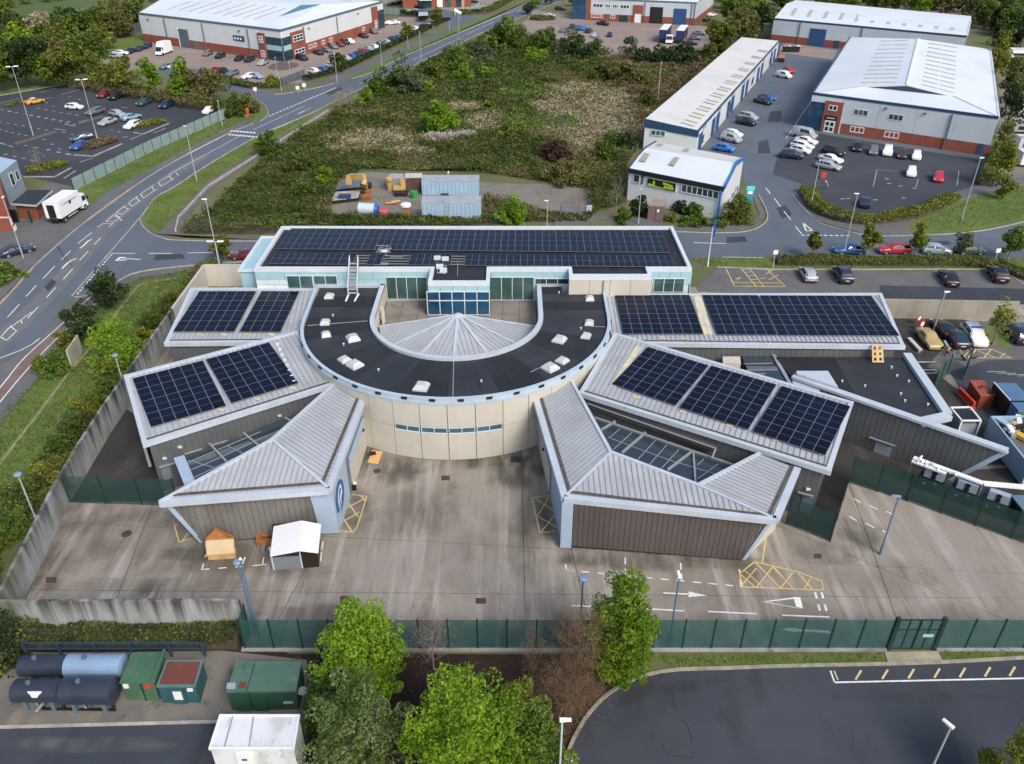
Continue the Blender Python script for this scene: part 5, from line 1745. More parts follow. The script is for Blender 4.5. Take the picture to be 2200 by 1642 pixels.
def lamp(label,base,h,kind='single',rz=0.0,mp=None,mh=None,sign=False,group=None,cat='lamp post',name='lamp_post'):
 t=thing(name,label,cat,V(base.x,base.y,0),group,rz)
 mb,hd=lamp_proto(kind,h,mp,mh)
 WO[t]=Vector()
 for nm,q in[('pole',mb)]+[('lamp_head',q) for q in hd]:
  o=q.build(nm,(mp or M_POLE) if nm=='pole' else(mh or M_WHITEP),t)
  if False:o.name=nm
 if sign:
  MB().box((.35,-.12,h*.5),(.95,.05,.7)).build('sign_plate',M_WHITEP,t)
  MB().box((-.2,-.12,h*.62),(.6,.05,.9)).build('sign_plate',M_WHITEP,t)
 WO[t]=V(base.x,base.y,0)
 return t
def xz(u,v,x):
 d=ray(u,v)
 return CAM_H+d.z*(x/d.x)
def lampb(label,ub,vb,vt,**k):
 b=W(ub,vb)
 dt=ray(1100,vt)
 h=CAM_H+dt.z*(b.y/dt.y)
 return lamp(label,b,h,**k)
M_LB=mat('lamp_blue_paint',(.09,.17,.27),.5,var=.08)
M_LBH=mat('lamp_blue_head',(.2,.3,.4),.4,var=.08)
lampb('tall twin-headed lamp in the left car park, left of the other twin-headed one',72,292,144,kind='twin',rz=R(20))
lampb('tall twin-headed lamp standing in the brown planted island of the left car park',212,309,172,kind='twin',rz=R(20))
lampb('single-headed lamp on the grass verge beside the main road junction',423,390,272,rz=R(150))
lampb('lamp carrying two white sign plates beside the dark blue car by the brick building',51,556,425,rz=R(100),sign=True)
lampb('lamp rising from the cream walled corner, the taller of its pair',480,612,429,rz=R(180))
lampb('shorter lamp of the pair by the cream walled corner',476,585,520,kind='twin')
lampb('blue foreground lamp with a pale head at the front fence by the tall green tree',1437,1388,1240,kind='base',rz=R(90),mp=M_LB)
lampb('flat headed slate lamp beside the front mesh of the plant cabinets',1890,1192,1068,mp=M_LB,mh=M_LBH,rz=R(170))
lampb('tall lamp at the edge of the grass island on the right',2066,472,340,rz=R(0))
lampb('leaning-looking lamp in the hedge behind the blue parked car',1812,548,417,rz=R(180))
lampb('lamp in front of the curved hedge at the estate road corner',1741,447,345,kind='pole')
lampb('slim lamp behind the cream wall beside the police car',2005,712,628,rz=R(0))
lampb('lamp behind the scrap yard containers',968,484,372,rz=R(90))
lampb('white lamp by the grey gate behind the office roof',1175,488,432,rz=R(180))
lampb('white lamp beside the brown cabinet at the two-storey white unit',1371,482,408,kind='pole')
lampb('bare grey pole at the rear corner of the long white units',1412,230,135,kind='pole')
for(u,vb,vt,s) in((725,180,117,'road lamp beside the junction mouth at the end of the long hedge'),(821,148,92,'road lamp half hidden by the tall shrubs beside the road'),(905,134,70,'road lamp at the kerb in the middle of the far road'),(877,105,80,'short sign pole on the far path beside the hedge'),(966,68,47,'short pole at the hedge end by the far junction'),(986,72,25,'lamp at the corner of the far brick junction'),(626,173,135,'right flagpole of the pair by the glazed corner entrance'),(597,168,125,'left flagpole of the pair by the glazed corner entrance'),(605,196,168,'thin post in the dark hedge below the glazed corner'),(140,112,51,'pale lamp among the trees at the far left'),(478,272,218,'post at the end of the pale green fence by the hatch of letters')):
 lampb(s,u,vb,vt,rz=R(90),kind='pole' if 'pole' in s or 'post' in s else 'single')
for(u,v,x,s) in((247,764,-41.3,'grey lamp just outside the left boundary wall near the lower left wing'),(38,1020,-40.4,'grey lamp outside the left boundary wall near the mesh fence')):
 h=xz(u,v,x)
 lamp(s,V(x,ray(u,v).y*(x/ray(u,v).x),0),h,kind='disc',mp=M_POLE,mh=M_LBH)
b=W(552,1366)
lampb('blue disc-headed lamp at the front fence, the left of the two',549,1362,1208,kind='disc',mp=M_LB,mh=M_LBH)
lampb('blue lamp at the front fence with a straight pale tip, right of the disc-headed one',557,1368,1203,kind='pole',mp=M_LB,mh=M_WHITEP)
lampb('disc-headed lamp rising behind the brown twiggy shrub by the tall green tree',1243,1396,1243,kind='disc',mp=M_LB,mh=M_LBH)
p=W(1208,1548,7.5)
lamp('pale square-headed lamp rising beside the bend of the foreground road',V(p.x,p.y,0),7.5,mp=mat('pale_pole',(.5,.6,.62),.45),rz=R(0))
p=W(2043,1562,8)
lamp('pale lamp over the foreground road at the lower right',V(p.x,p.y,0),8.0,mp=M_POLE,rz=R(120))
t=lampb('white flag pole with a furled navy flag at the right end of the office block',1520,573,487,kind='pole',cat='flag pole',name='flag_pole',mp=M_WHITEP,mh=mat('flag_blue',(.02,.06,.3),.6))
fl=MB()
hh=t.children[0].dimensions.z if False else 7.0
for i in range(5):
 fl.hexa([V(.05,-.03,hh-.5-i*.5),V(.35+.1*(i%2),-.08+.1*(i%2),hh-.55-i*.5),V(.35+.1*(i%2),-.02+.1*(i%2),hh-.55-i*.5),V(.05,.03,hh-.5-i*.5)],[V(.05,-.03,hh-i*.5),V(.35+.1*((i+1)%2),-.08+.1*((i+1)%2),hh-.05-i*.5),V(.35+.1*((i+1)%2),-.02+.1*((i+1)%2),hh-.05-i*.5),V(.05,.03,hh-i*.5)])
o=bpy.data.objects.new('flag',fl.mesh('flag',mat('flag_blue',(.02,.06,.3),.6)))
COL.objects.link(o);o.parent=t
for u,v,vt,s in((1660,576,540,'low sign post with a white plate at the left end of the car park hedge'),(2133,572,540,'low sign post with a white plate at the right end of the car park hedge')):
 t=lampb(s,u,v,vt,kind='pole',cat='sign',name='sign_post')
 o=bpy.data.objects.new('sign_plate',MB().box((0,-.1,2.4),(.65,.05,.6)).mesh('sign_plate',M_WHITEP))
 COL.objects.link(o);o.parent=t
# plant pad at lower left: tanks, kiosks, containers
M_TANKD=mat('dark_tank_paint',(.03,.038,.058),.35,var=.15,scale=.8,spec=.4)
M_TANKB=mat('pale_blue_tank',(.2,.3,.44),.45,var=.1)
def tank(label,px0,px1,z,r,m,ribs_=()):
 a,b=W(*px0,z),W(*px1,z)
 b=V(b.x,a.y,z)
 t=thing('tank',label,'tank',V((a.x+b.x)/2,a.y,0),'cylindrical tanks on the plant pad')
 n_=24
 mb=MB()
 rings=[(a.x-.14,r*.55),(a.x-.06,r*.9),(a.x,r),(b.x,r),(b.x+.06,r*.9),(b.x+.14,r*.55)]
 k0=0
 for x,rr in rings:
  for i in range(n_):
   an=2*math.pi*i/n_
   mb.v.append((x,a.y+rr*math.cos(an),z+rr*math.sin(an)))
 for q in range(len(rings)-1):
  for i in range(n_):
   j=(i+1)%n_
   mb.f.append([q*n_+i,q*n_+j,(q+1)*n_+j,(q+1)*n_+i]);mb.m.append(0)
 mb.f.append(list(range(n_)));mb.m.append(0)
 mb.f.append(list(range((len(rings)-1)*n_,len(rings)*n_))[::-1]);mb.m.append(0)
 mb.build('shell',m,t,smooth_=False)
 for s in(.2,.8):
  x=lerp(a.x,b.x,s)
  MB().hexa([V(x-.12,a.y-r*.8,.1),V(x+.12,a.y-r*.8,.1),V(x+.12,a.y+r*.8,.1),V(x-.12,a.y+r*.8,.1)],[V(x-.12,a.y-r*.7,z-r*.55),V(x+.12,a.y-r*.7,z-r*.55),V(x+.12,a.y+r*.7,z-r*.55),V(x-.12,a.y+r*.7,z-r*.55)]).build('cradle',M_GREYD,t)
 MB().tube(V(lerp(a.x,b.x,.35),a.y,z+r-.05),V(lerp(a.x,b.x,.35),a.y,z+r+.16),.16,n=10).build('hatch',M_GREYD,t)
 return t
tank('dark navy tank at the back left of the plant pad',(48,1430),(142,1430),1.35,.72,M_TANKD)
tank('pale blue tank at the back of the plant pad beside the green kiosk',(147,1430),(264,1430),1.4,.8,M_TANKB)
tank('dark navy tank at the front left with a white splash on its side',(34,1484),(132,1484),1.5,.74,M_TANKD)
tank('larger dark navy tank at the front of the plant pad, beside the green kiosk',(138,1484),(246,1484),1.55,.88,M_TANKD)
p0=W(80,1478,2.0)
o=MB().prism([V(p0.x+.45*math.cos(i)*(1+.3*math.sin(3*i)),p0.y-.38+.18*math.sin(i)) for i in[k*.628 for k in range(10)]],1.72,2.06)
o=o.build('paint_splash',M_WHITEP,[x for x in bpy.data.objects if x.get('label','').endswith('splash on its side')][0])
t=thing('pump_skid','black framed pump skid with grey valves in front of the dark tanks','pump',W(180,1520))
fb=MB()
za,zb=W(95,1527),W(248,1529)
for s in(0,.3,.62,1):
 q=lerp(za,zb,s)
 fb.box(q+V(0,0,.75),(.14,.14,1.4))
fb.beam(za+V(0,0,1.4),zb+V(0,0,1.4),.14,.12).beam(za+V(0,0,.12),zb+V(0,0,.12),.14,.12)
fb.build('frame',M_BLACK,t)
for u,v,m,d in((88,1515,M_GREYD,(.9,.7,.7)),(188,1518,M_GREYD,(.8,.6,.6)),(230,1513,M_STEELP,(.6,.5,1.2))):
 q=W(u,v)
 MB().box(q+V(0,0,d[2]/2+.1),d).tube(q+V(0,-.3,.8),q+V(.3,-.5,.5),.09,n=8).lathe(q+V(0,0,d[2]+.1),[(.25,0),(.25,.1),(.1,.2)],10).build('pump',m,t)
MB().tube(W(70,1500,.5),W(250,1507,.5),.08,n=8).tube(W(78,1528,.2),W(92,1512,.8),.1,n=8).build('pipe',M_STEELP,t)
def hbox(vb,vt):
 dt=ray(1100,vt)
 return CAM_H+dt.z*(W(1100,vb).y/dt.y)
M_KG1=layered('green_kiosk_paint',(.065,.145,.085),[((.045,.105,.06),.8,.42,.64,.6,None),((.14,.22,.13),1.4,.56,.72,.5,None)],.55,.02,4)
M_KT=layered('teal_kiosk_paint',(.035,.1,.115),[((.024,.068,.08),.8,.42,.64,.6,None)],.5,.02,4)
M_KR=layered('rusted_roof',(.15,.05,.036),[((.14,.05,.04),.9,.42,.62,.8,None),((.26,.11,.08),1.5,.56,.72,.5,None),((.1,.2,.16),.5,.66,.74,.9,None)],.85,.08,5)
M_KG3=layered('sage_container_paint',(.085,.155,.12),[((.06,.12,.092),.8,.42,.64,.6,None),((.17,.24,.2),1.2,.56,.72,.4,None)],.55,.02,4)
M_KG3D=layered('dark_green_container',(.028,.08,.048),[((.02,.055,.035),.8,.42,.64,.6,None)],.5,.02,4)
M_KWH=layered('white_container_paint',(.66,.69,.71),[((.42,.41,.4),.7,.52,.68,.6,(1,1,1)),((.22,.2,.18),1.1,.6,.72,.7,(3,.4,1))],.5,.02,4)
def topbox(name,label,cat,px,vb,body,roof,th=.12,over=.06,group=None):
 """box from the outline of its roof; vb is the picture row of its front foot"""
 h=hbox(vb,px[3][1])
 p=WL(px,h)
 t=thing(name,label,cat,V(sum(q.x for q in p)/4,sum(q.y for q in p)/4,0),group)
 inn=shrink([V(q.x,q.y) for q in p],over)
 MB().prism(inn,.05,h-th).build('body',body,t)
 MB().prism([V(q.x,q.y) for q in p],h-th,h).build('roof',roof,t)
 return t,p,h
def front_detail(t,p,h,s0,s1,z0,z1,m,name,out=.03):
 a,b=V(p[3].x,p[3].y),V(p[2].x,p[2].y)
 d=(b-a).normalized()
 o=V(d.y,-d.x)
 off=V(0,.06) if d.x>0 else V(0,0)
 q0,q1=lerp(a,b,s0)-o*.07,lerp(a,b,s1)-o*.07
 MB().hexa([V(q0.x,q0.y,z0),V(q1.x,q1.y,z0),V(q1.x,q1.y,z1),V(q0.x,q0.y,z1)],[V(q0.x,q0.y,z0)+o*(.07+out),V(q1.x,q1.y,z0)+o*(.07+out),V(q1.x,q1.y,z1)+o*(.07+out),V(q0.x,q0.y,z1)+o*(.07+out)]).build(name,m,t)
M_SIGNR=mat('red_sign',(.5,.05,.04),.6)
t,p,h=topbox('plant_kiosk','green painted metal kiosk between the blue tank and the rusty-roofed kiosk','kiosk',[(283,1402),(355,1401),(331,1467),(256,1467)],1508,M_KG1,M_KG1)
MB().beam(lerp(p[1],p[2],0)+V(0,0,0),p[2],.16,.3).build('roof_upstand',M_KG1,t)
front_detail(t,p,h,.08,.22,h-.55,h-.2,M_WHITEP,'notice')
front_detail(t,p,h,.68,.88,h-.55,h-.25,M_SIGNR,'warning_sign',.03)
front_detail(t,p,h,.56,.6,.1,h-.15,M_GAP,'door_joint',.012)
t,p,h=topbox('plant_kiosk','teal kiosk with a rusty red roof on the plant pad','kiosk',[(357,1418),(437,1418),(420,1475),(335,1475)],1514,M_KT,mat('teal_roof_edge',(.1,.19,.18),.6,var=.2))
MB().prism(shrink([V(q.x,q.y) for q in p],.16),h,h+.02).build('rusted_sheet',M_KR,t)
front_detail(t,p,h,.3,.66,.1,h-.15,M_KT,'door',.06)
front_detail(t,p,h,.38,.6,.6,h-.45,M_WHITEP,'notice',.08)
front_detail(t,p,h,.76,.9,h-.5,h-.25,M_WHITEP,'notice',.03)
t,p,h=topbox('plant_container','large sage and dark green container at the right of the plant pad','container',[(508,1421),(648,1421),(636,1484),(486,1486)],1530,M_KG3D,M_KG3,.16,.05)
for px in([(508,1419),(527,1419),(522,1432),(503,1432)],[(528,1431),(543,1431),(540,1444),(525,1444)]):
 q=WL(px,h+.15)
 MB().prism([V(k.x,k.y) for k in q],h,h+.15).build('roof_hatch',M_KG3,t)
q=WL([(488,1467),(507,1467),(505,1480),(486,1480)],h+.03)
MB().prism([V(k.x,k.y) for k in q],h,h+.03).build('patch_plate',mat('pale_patch',(.3,.36,.38),.6),t)
q=WL([(516,1464),(530,1464),(527,1478),(512,1478)],h+.02)
MB().prism([V(k.x,k.y) for k in q],h,h+.02).build('rust_patch',M_KR,t)
MB().beam(W(548,1424,h),W(530,1484,h),.06,.03).build('roof_seam',M_KG3D,t)
front_detail(t,p,h,.1,.3,.1,h-.3,M_KG3D,'door',.05)
front_detail(t,p,h,.34,.54,.1,h-.3,M_KG3D,'door',.05)
front_detail(t,p,h,.78,.92,h*.4,h*.45,M_STEELP,'handle',.06)
t,p,h=topbox('site_cabin','white site cabin with dirt-streaked roof at the bottom edge of the picture','cabin',[(472,1536),(645,1536),(633,1610),(448,1610)],1690,M_KWH,M_KWH,.14,.08)
for a_,b_ in(((500,1540),(482,1606)),((545,1540),(535,1606))):
 MB().beam(W(*a_,h),W(*b_,h),.08,.035).build('roof_rib',mat('dirty_rib',(.3,.3,.29),.8),t)
rim=MB()
coping(rim,[V(q.x,q.y) for q in p],.12,h,h+.07)
rim.build('roof_rim',M_WHITEP,t)
front_detail(t,p,h,.3,.5,.1,h-.4,M_WHITEP,'door',.06)
front_detail(t,p,h,.36,.42,h-1.0,h-.85,M_BLUED,'door_sign',.09)
MB().tube(W(640,1600,2.5),W(640,1600,.1),.05,n=6).build('downpipe',M_STEELP,t)
t=thing('guard_rail','blue painted post and rail fence behind the tanks','fence',W(60,1405))
for u in(62,135,212,288,370,442):
 MB().box(W(u,1412)+V(0,0,.75),(.16,.12,1.5),R(8)).build('post',M_TIMBST,t)
for z in(.7,1.3):
 MB().beam(W(58,1412)+V(0,.08,z),W(446,1412)+V(0,.08,z),.08,.14).build('rail',M_TIMBST,t)
mesh_fence('low teal mesh fence winding down between the plant pad and the trees',WL([(694,1412),(688,1470),(676,1560),(660,1700)]),1.9,2.2,M_MESHD)
t=thing('sat_dish','small grey dish and clutter beside the dark green container','dish',W(655,1505))
MB().tube(W(655,1510),W(655,1510)+V(0,0,1.1),.05,n=6).build('post',M_STEELP,t)
MB().lathe(W(655,1510)+V(0,0,1.1),[(.05,0),(.32,.1),(.34,.14)],12).build('dish',M_STEELP,t)
# sheds and timber in the yard
t=thing('smoking_shelter','white-roofed shelter with grey and dark brown front against the left front wing','shelter',W(640,1200))
zs=2.5
rp=WL([(588,1131),(648,1122),(690,1126),(684,1188),(645,1187),(580,1195)],zs)
rp[1].z+=.18;rp[4].z+=.18
MB().slab([rp[0],rp[1],rp[4],rp[5]],.07).build('roof_sheet',M_WHITEP,t)
MB().slab([rp[1],rp[2],rp[3],rp[4]],.07).build('roof_sheet',M_WHITEP,t)
fa,fb_,fc=W(588,1226),W(649,1222),W(686,1219)
bk=1.9
def panel(p,q,z0,z1,m,nm,th=.08):
 d=(q-p).normalized()
 s=V(-d.y,d.x)*th
 MB().hexa([V(p.x,p.y,z0),V(q.x,q.y,z0),V(q.x,q.y,z0)+s,V(p.x,p.y,z0)+s],[V(p.x,p.y,z1),V(q.x,q.y,z1),V(q.x,q.y,z1)+s,V(p.x,p.y,z1)+s]).build(nm,m,t)
M_SHG=mat('slate_grey_board',(.2,.225,.25),.7,var=.1)
panel(fa,fb_,.05,1.35,M_SHG,'front_panel')
panel(fb_,fc,.05,2.4,M_DKBR,'door')
up=(rp[0]-rp[5]);up.z=0
for p,q in((fa,fa+up*.8),(fc,fc+up*.8),(fa+up*.8,fc+up*.8)):
 panel(p,q,.05,2.4 if p is not fa else 1.35,M_SHG if p is fa else M_DKBR,'side_panel')
for p in(fa,fb_):
 MB().box(p+V(.05,.05,1.2),(.1,.1,2.4)).build('post',M_WFRAME,t)
t=thing('timber_hut','small timber hut with a cream sloping lid and an orange pointed back','hut',W(474,1190))
h1=1.25
lid=[W(442,1162,1.5),W(502,1158,1.5),W(504,1190,.55),W(445,1194,.55)]
MB().slab(lid,.06).build('lid',mat('cream_board',(.55,.43,.25),.8,var=.08,scale=1),t)
rimb=MB()
for i in range(4):
 rimb.beam(lid[i]+V(0,0,.005),lid[(i+1)%4]+V(0,0,.005),.07,.05)
rimb.build('lid_edging',M_TIMBER,t)
MB().poly([lid[0]+V(0,.06,-.35),lid[1]+V(0,.06,-.35),lid[1]+V(0,.06,.12),W(462,1137,2.3),lid[0]+V(0,.06,.12)],up=(0,-1,0)).poly([lid[0]+V(0,.14,-.35),lid[1]+V(0,.14,-.35),lid[1]+V(0,.14,.12),W(462,1137,2.3)+V(0,.08,0),lid[0]+V(0,.14,.12)],up=(0,1,0)).beam(lid[0]+V(0,.1,.1),W(462,1137,2.28)+V(0,.05,0),.12,.04).beam(W(462,1137,2.28)+V(0,.05,0),lid[1]+V(0,.1,.1),.12,.04).build('gable_back',M_ORWOOD,t)
MB().prism([V(q.x,q.y) for q in(lid[0],lid[1],lid[2],lid[3])],.05,.5).build('base',M_TIMBER,t)
t=thing('timber_stand','orange wooden stand with a tall upright between the hut and the white shelter','wooden stand',W(566,1175))
q=[W(553,1178),W(579,1175),W(576,1155),W(552,1157)]
MB().prism(q,.05,.75).build('box',M_ORWOOD,t)
MB().beam(W(553,1157)+V(0,0,.3),W(553,1157)+V(0,0,1.5),.28,.12,up=(0,1,0)).build('upright',M_ORWOOD,t)
MB().slab([W(560,1157,.8),W(575,1156,.8),W(575,1150,1.3),W(560,1151,1.3)],.06).build('back',M_ORWOOD,t)
MB().box(W(568,1183)+V(0,0,.25),(.3,.7,.5)).build('grey_foot',M_SHG,t)
t=thing('wood_sheet','pale orange wooden sheet leaning at the foot of the left front wing wall','wooden sheet',W(803,985))
q=[W(789,994,.06),W(812,997,.06),W(822,970,.5),W(800,967,.5)]
MB().slab(q,.06).build('sheet',mat('fresh_plywood',(.6,.36,.15),.75,var=.08),t)
MB().box(W(801,974,.5),(.55,.4,.14),.3).build('dark_block',M_BLACK,t)
t=thing('litter_bin','small white and black bin at the left front wing foot near the yellow hatching','bin',W(762,1052))
MB().box(W(762,1053)+V(0,0,.35),(.35,.35,.7)).build('body',M_BLACK,t)
MB().box(W(763,1052)+V(.05,0,.72),(.3,.3,.12)).build('lid',M_WHITEP,t)
# plant and vehicles' yard on the right
M_CAB=mat('dark_green_cabinet',(.012,.035,.028),.5,var=.12)
fd=(W(2182,1164)-W(1945,1077)).normalized()
fn=V(-fd.y,fd.x)
ang=math.atan2(fd.y,fd.x)
for(u,v,lab) in((1988,1066,'dark green plant cabinet with twin fans, first from the grey clad wall end'),(2058,1092,'dark green plant cabinet with twin fans, the middle of three'),(2124,1116,'dark green plant cabinet with twin fans, last of the row at right')):
 c=W(u,v)+fn*1.3
 t=thing('plant_cabinet',lab,'cabinet',V(c.x,c.y,0),'dark green plant cabinets')
 MB().box(c+V(0,0,.85),(2.1,1.5,1.55),ang).build('body',M_CAB,t)
 k=c-fn*.5+fd*.1
 MB().box(k+V(0,0,2.05),(1.6,.6,.85),ang).build('condenser',mat('slate_condenser',(.3,.36,.45),.5,var=.1),t)
 for s in(-.25,.25):
  q=k-fn*.29+V(0,0,2.05+s*.8)
  MB().tube(q,q-fn*.05,.22,n=14).build('fan',M_BLACK,t)
 for s,z in((-.5,.9),(.35,1.2)):
  q=c-fn*.76+fd*s+V(0,0,z)
  MB().tube(q,q-fn*.05,.12,n=12).tube(q-fn*.05,q-fn*.06,.06,n=10).build('dial',M_STEELP,t)
t=thing('pipe_gantry','white lagged pipes and cable trunking running above the plant cabinets','pipes',W(2050,1040))
g0,g1,g2_=W(1962,985,2.7),W(2112,1040,2.7),W(2240,1052,2.7)
MB().beam(g0,g1,.5,.14).build('trunking',M_WHITEP,t)
MB().beam(g1,g2_,.55,.15).build('trunking',M_WHITEP,t)
MB().beam(g0-fn*.6,lerp(g0,g1,.5)-fn*.6,.25,.14).build('trunking',M_WHITEP,t)
mb=MB()
rg=random.Random(8)
for i in range(16):
 p=lerp(g0,g1,rg.random()*.6)+V(rg.uniform(-.3,.3),rg.uniform(-.6,.2),.1)
 mb.tube(p,p+V(rg.uniform(-.4,.4),rg.uniform(-.4,.4),rg.uniform(0,.35)),.1,.08,8)
mb.build('pipe_elbow',M_WHITEP,t)
for s in(0,.5,1):
 q=lerp(g0,g1,s)
 MB().tube(V(q.x,q.y,0),q,.06,n=6).build('leg',M_STEELP,t)
t,p,h=topbox('dark_container','dark teal skip at the right edge beyond the plant cabinets','skip',[(2172,1064),(2260,1064),(2300,1100),(2200,1098)],1132,M_CAB,mat('skip_lid',(.12,.2,.26),.5))
t,p,h=topbox('fuel_store','rusty red steel container beside the orange barrier','container',[(2083,817),(2113,817),(2140,849),(2107,851)],880,layered('red_oxide_paint',(.25,.062,.035),[((.17,.045,.03),.8,.42,.64,.7,None),((.32,.11,.07),1.4,.56,.72,.5,None)],.7,.03,4),layered('red_oxide_roof',(.31,.085,.05),[((.22,.06,.04),.8,.42,.64,.7,None)],.7,.03,4))
q=W(2128,845,h)
MB().tube(q,q+V(0,0,.06),.3,n=12).build('hatch',M_BLACK,t)
MB().box(W(2107,832,h)+V(0,0,.03),(.7,.2,.06),.6).build('lifting_eye',M_BLACK,t)
t=thing('road_barrier','long orange plastic barrier lying beside the rusty red container','barrier',W(2072,862))
a_,b_=W(2057,848),W(2090,882)
for i in range(3):
 p_,q_=lerp(a_,b_,i/3),lerp(a_,b_,(i+.94)/3)
 MB().beam(p_,q_,.55,.35).beam(p_+V(0,0,.35),q_+V(0,0,.35),.25,.6).build('barrier_section',mat('orange_plastic',(.55,.06,.03),.5,var=.1),t)
t=thing('wire_cage','white-framed cage with a black mesh top beside the clad wall','cage',W(2075,925))
hh=2.0
cp4=[W(2042,877,hh),W(2084,876,hh),W(2107,905,hh),W(2066,905,hh)]
fb=MB()
for i in range(4):
 a_,b_=cp4[i],cp4[(i+1)%4]
 fb.beam(a_,b_,.16,.12)
 fb.box(V(a_.x,a_.y,hh/2),(.14,.14,hh))
fb.build('frame',M_WHITEP,t)
MB().prism(shrink([V(q.x,q.y) for q in cp4],.15),hh-.1,hh-.05).build('mesh_top',M_BLACK,t)
MB().prism(shrink([V(q.x,q.y) for q in cp4],.12),.05,hh-.5).build('contents',mat('grey_sheet',(.3,.34,.38),.6),t)
MB().prism([V(q.x,q.y) for q in WL([(2062,898,),(2072,900),(2066,912),(2056,908)],1.2)],.2,1.2).build('vent',M_BLACK,t)
t=thing('junk_trailer','pale blue open trailer heaped with scrap at the right edge','trailer',W(2170,960))
hh=2.6
tp=[W(2128,894,hh),W(2200,893,hh),W(2290,985,hh),W(2212,1000,hh)]
base_=[V(q.x,q.y) for q in tp]
inn=shrink(base_,.15)
bs=base_ if sum(base_[i].x*base_[(i+1)%4].y-base_[(i+1)%4].x*base_[i].y for i in range(4))>0 else base_[::-1]
MTR=mat('trailer_blue',(.3,.42,.52),.5,var=.08)
for i in range(4):
 MB().prism([bs[i],bs[(i+1)%4],inn[(i+1)%4],inn[i]],.3,hh).build('side_panel',MTR,t)
MB().prism(inn,.3,2.0).build('floor',mat('scrap_bed',(.13,.12,.11),.9,var=.3),t)
rg=random.Random(11)
for i in range(16):
 c=lerp(lerp(tp[0],tp[1],rg.uniform(.15,.85)),lerp(tp[3],tp[2],rg.uniform(.15,.85)),rg.uniform(.05,.95))
 m=[M_WHITEP,M_TIMBER,M_BLACK,MTR,mat('yellow_scrap',(.6,.38,.05),.6),M_STEELP][i%6]
 MB().box((c.x,c.y,2.2+rg.random()*.3),(rg.uniform(.6,1.8),rg.uniform(.2,.7),rg.uniform(.1,.4)),rg.uniform(0,3)).build('scrap',m,t)
t=thing('round_signs','two red-rimmed round road signs leaning on a stand by the cream wall','road signs',W(1977,702))
for u,v in((1975,683),(1981,696)):
 q=W(u,v,1.0)
 MB().tube(q,q+V(.03,-.06,0),.45,n=18).build('sign_disc',mat('sign_red',(.5,.04,.05),.5),t)
 MB().tube(q+V(.03,-.06,0),q+V(.035,-.07,0),.3,n=18).build('sign_face',M_WHITEP,t)
MB().tube(W(1979,706),W(1979,706)+V(0,0,1.4),.05,n=6).build('stand',M_STEELP,t)
t=thing('bench','long pale bench beam beside the upper right wing end','bench',W(1965,748))
MB().beam(W(1951,733)+V(0,0,.4),W(1976,760)+V(0,0,.4),.45,.1).build('seat',M_CREAM,t)
for s in(.1,.9):
 MB().box(lerp(W(1951,733),W(1976,760),s)+V(0,0,.2),(.3,.3,.4)).build('leg',M_CONCG,t)
t=thing('cycle_rack','grey tubular racks beside the annexe edge','cycle rack',W(1990,800))
for v in(778,795,802):
 MB().tube(W(1965,v,.8),W(2010,v,.8),.05,n=6).tube(W(1965,v,.8),W(1965,v,0),.05,n=6).tube(W(2010,v,.8),W(2010,v,0),.05,n=6).build('rail',M_STEELP,t)
t=thing('scrap_heap','heap of tangled brown scrap by the teal mesh gate','scrap heap',W(2055,765))
rg=random.Random(4)
for i in range(14):
 p=W(2030+rg.random()*60,748+rg.random()*28)
 MB().tube(p,p+V(rg.uniform(-.9,.9),rg.uniform(-.9,.9),rg.uniform(.1,.9)),rg.uniform(.05,.16),n=6).build('scrap_piece',[M_RUST,M_BLACK,M_STEELP,M_TIMBER][i%4],t)
# surrounding buildings
def sdist(a,b,u,v):
 p=WP(u,v,vplane(a,b))
 d=(V(b.x,b.y)-V(a.x,a.y)).normalized()
 return(V(p.x,p.y)-V(a.x,a.y)).dot(d)
class Wall:
 """upright wall between two plan points, a = left seen from outside"""
 def __init__(s,t,a,b):
  s.t,s.a,s.b=t,V(a.x,a.y),V(b.x,b.y)
  s.d=(s.b-s.a).normalized()
  s.o=V(s.d.y,-s.d.x)
  s.L=(s.b-s.a).length
 def at(s,x,z,o=0.0):
  return s.a+s.d*x+s.o*o+V(0,0,z)
 def s(s,u,v):
  return sdist(s.a,s.b,u,v)
 def slab(s,name,x0,x1,z0,z1,m,o0=0.0,o1=.1,parent=None):
  mb=MB().hexa([s.at(x0,z0,o0),s.at(x1,z0,o0),s.at(x1,z1,o0),s.at(x0,z1,o0)],[s.at(x0,z0,o1),s.at(x1,z0,o1),s.at(x1,z1,o1),s.at(x0,z1,o1)])
  return piece(name,mb,m,parent or s.t)
 def win(s,x0,x1,z0,z1,n=2,glass=None,frame=None,fr=.12,rows=1):
  return window(s.t,s.at(x0,0,.12),s.at(x1,0,.12),z0,z1,n,glass or M_GLASS,frame or M_WHITEP,fr,rows,sub=False,name='window',out=.08)
 def clad(s,x0,x1,z0,z1,m,step=6.0,o1=.12,name='cladding_sheet'):
  n=max(1,round((x1-x0)/step))
  for i in range(n):
   s.slab(name,lerp(x0,x1,i/n)+.02,lerp(x0,x1,(i+1)/n)-.02,z0,z1,m,0,o1)
 def pipe(s,x,z1,m=None):
  mb=MB().beam(s.at(x,0,.22),s.at(x,z1,.22),.28,.2,up=tuple(s.o))
  piece('downpipe',mb,m or M_GREYD,s.t)
def roofp(t,name,pts,m,th=.18):
 return piece(name,MB().slab(pts,th),m,t)
def strips(t,plane,L,wd_m,m=M_ROOFL,name='rooflight'):
 for(u0,v0,u1,v1) in L:
  a,b=WP(u0,v0,plane),WP(u1,v1,plane)
  piece(name,MB().beam(a+plane[1]*.01,b+plane[1]*.01,wd_m,.07,up=plane[1]),m,t)
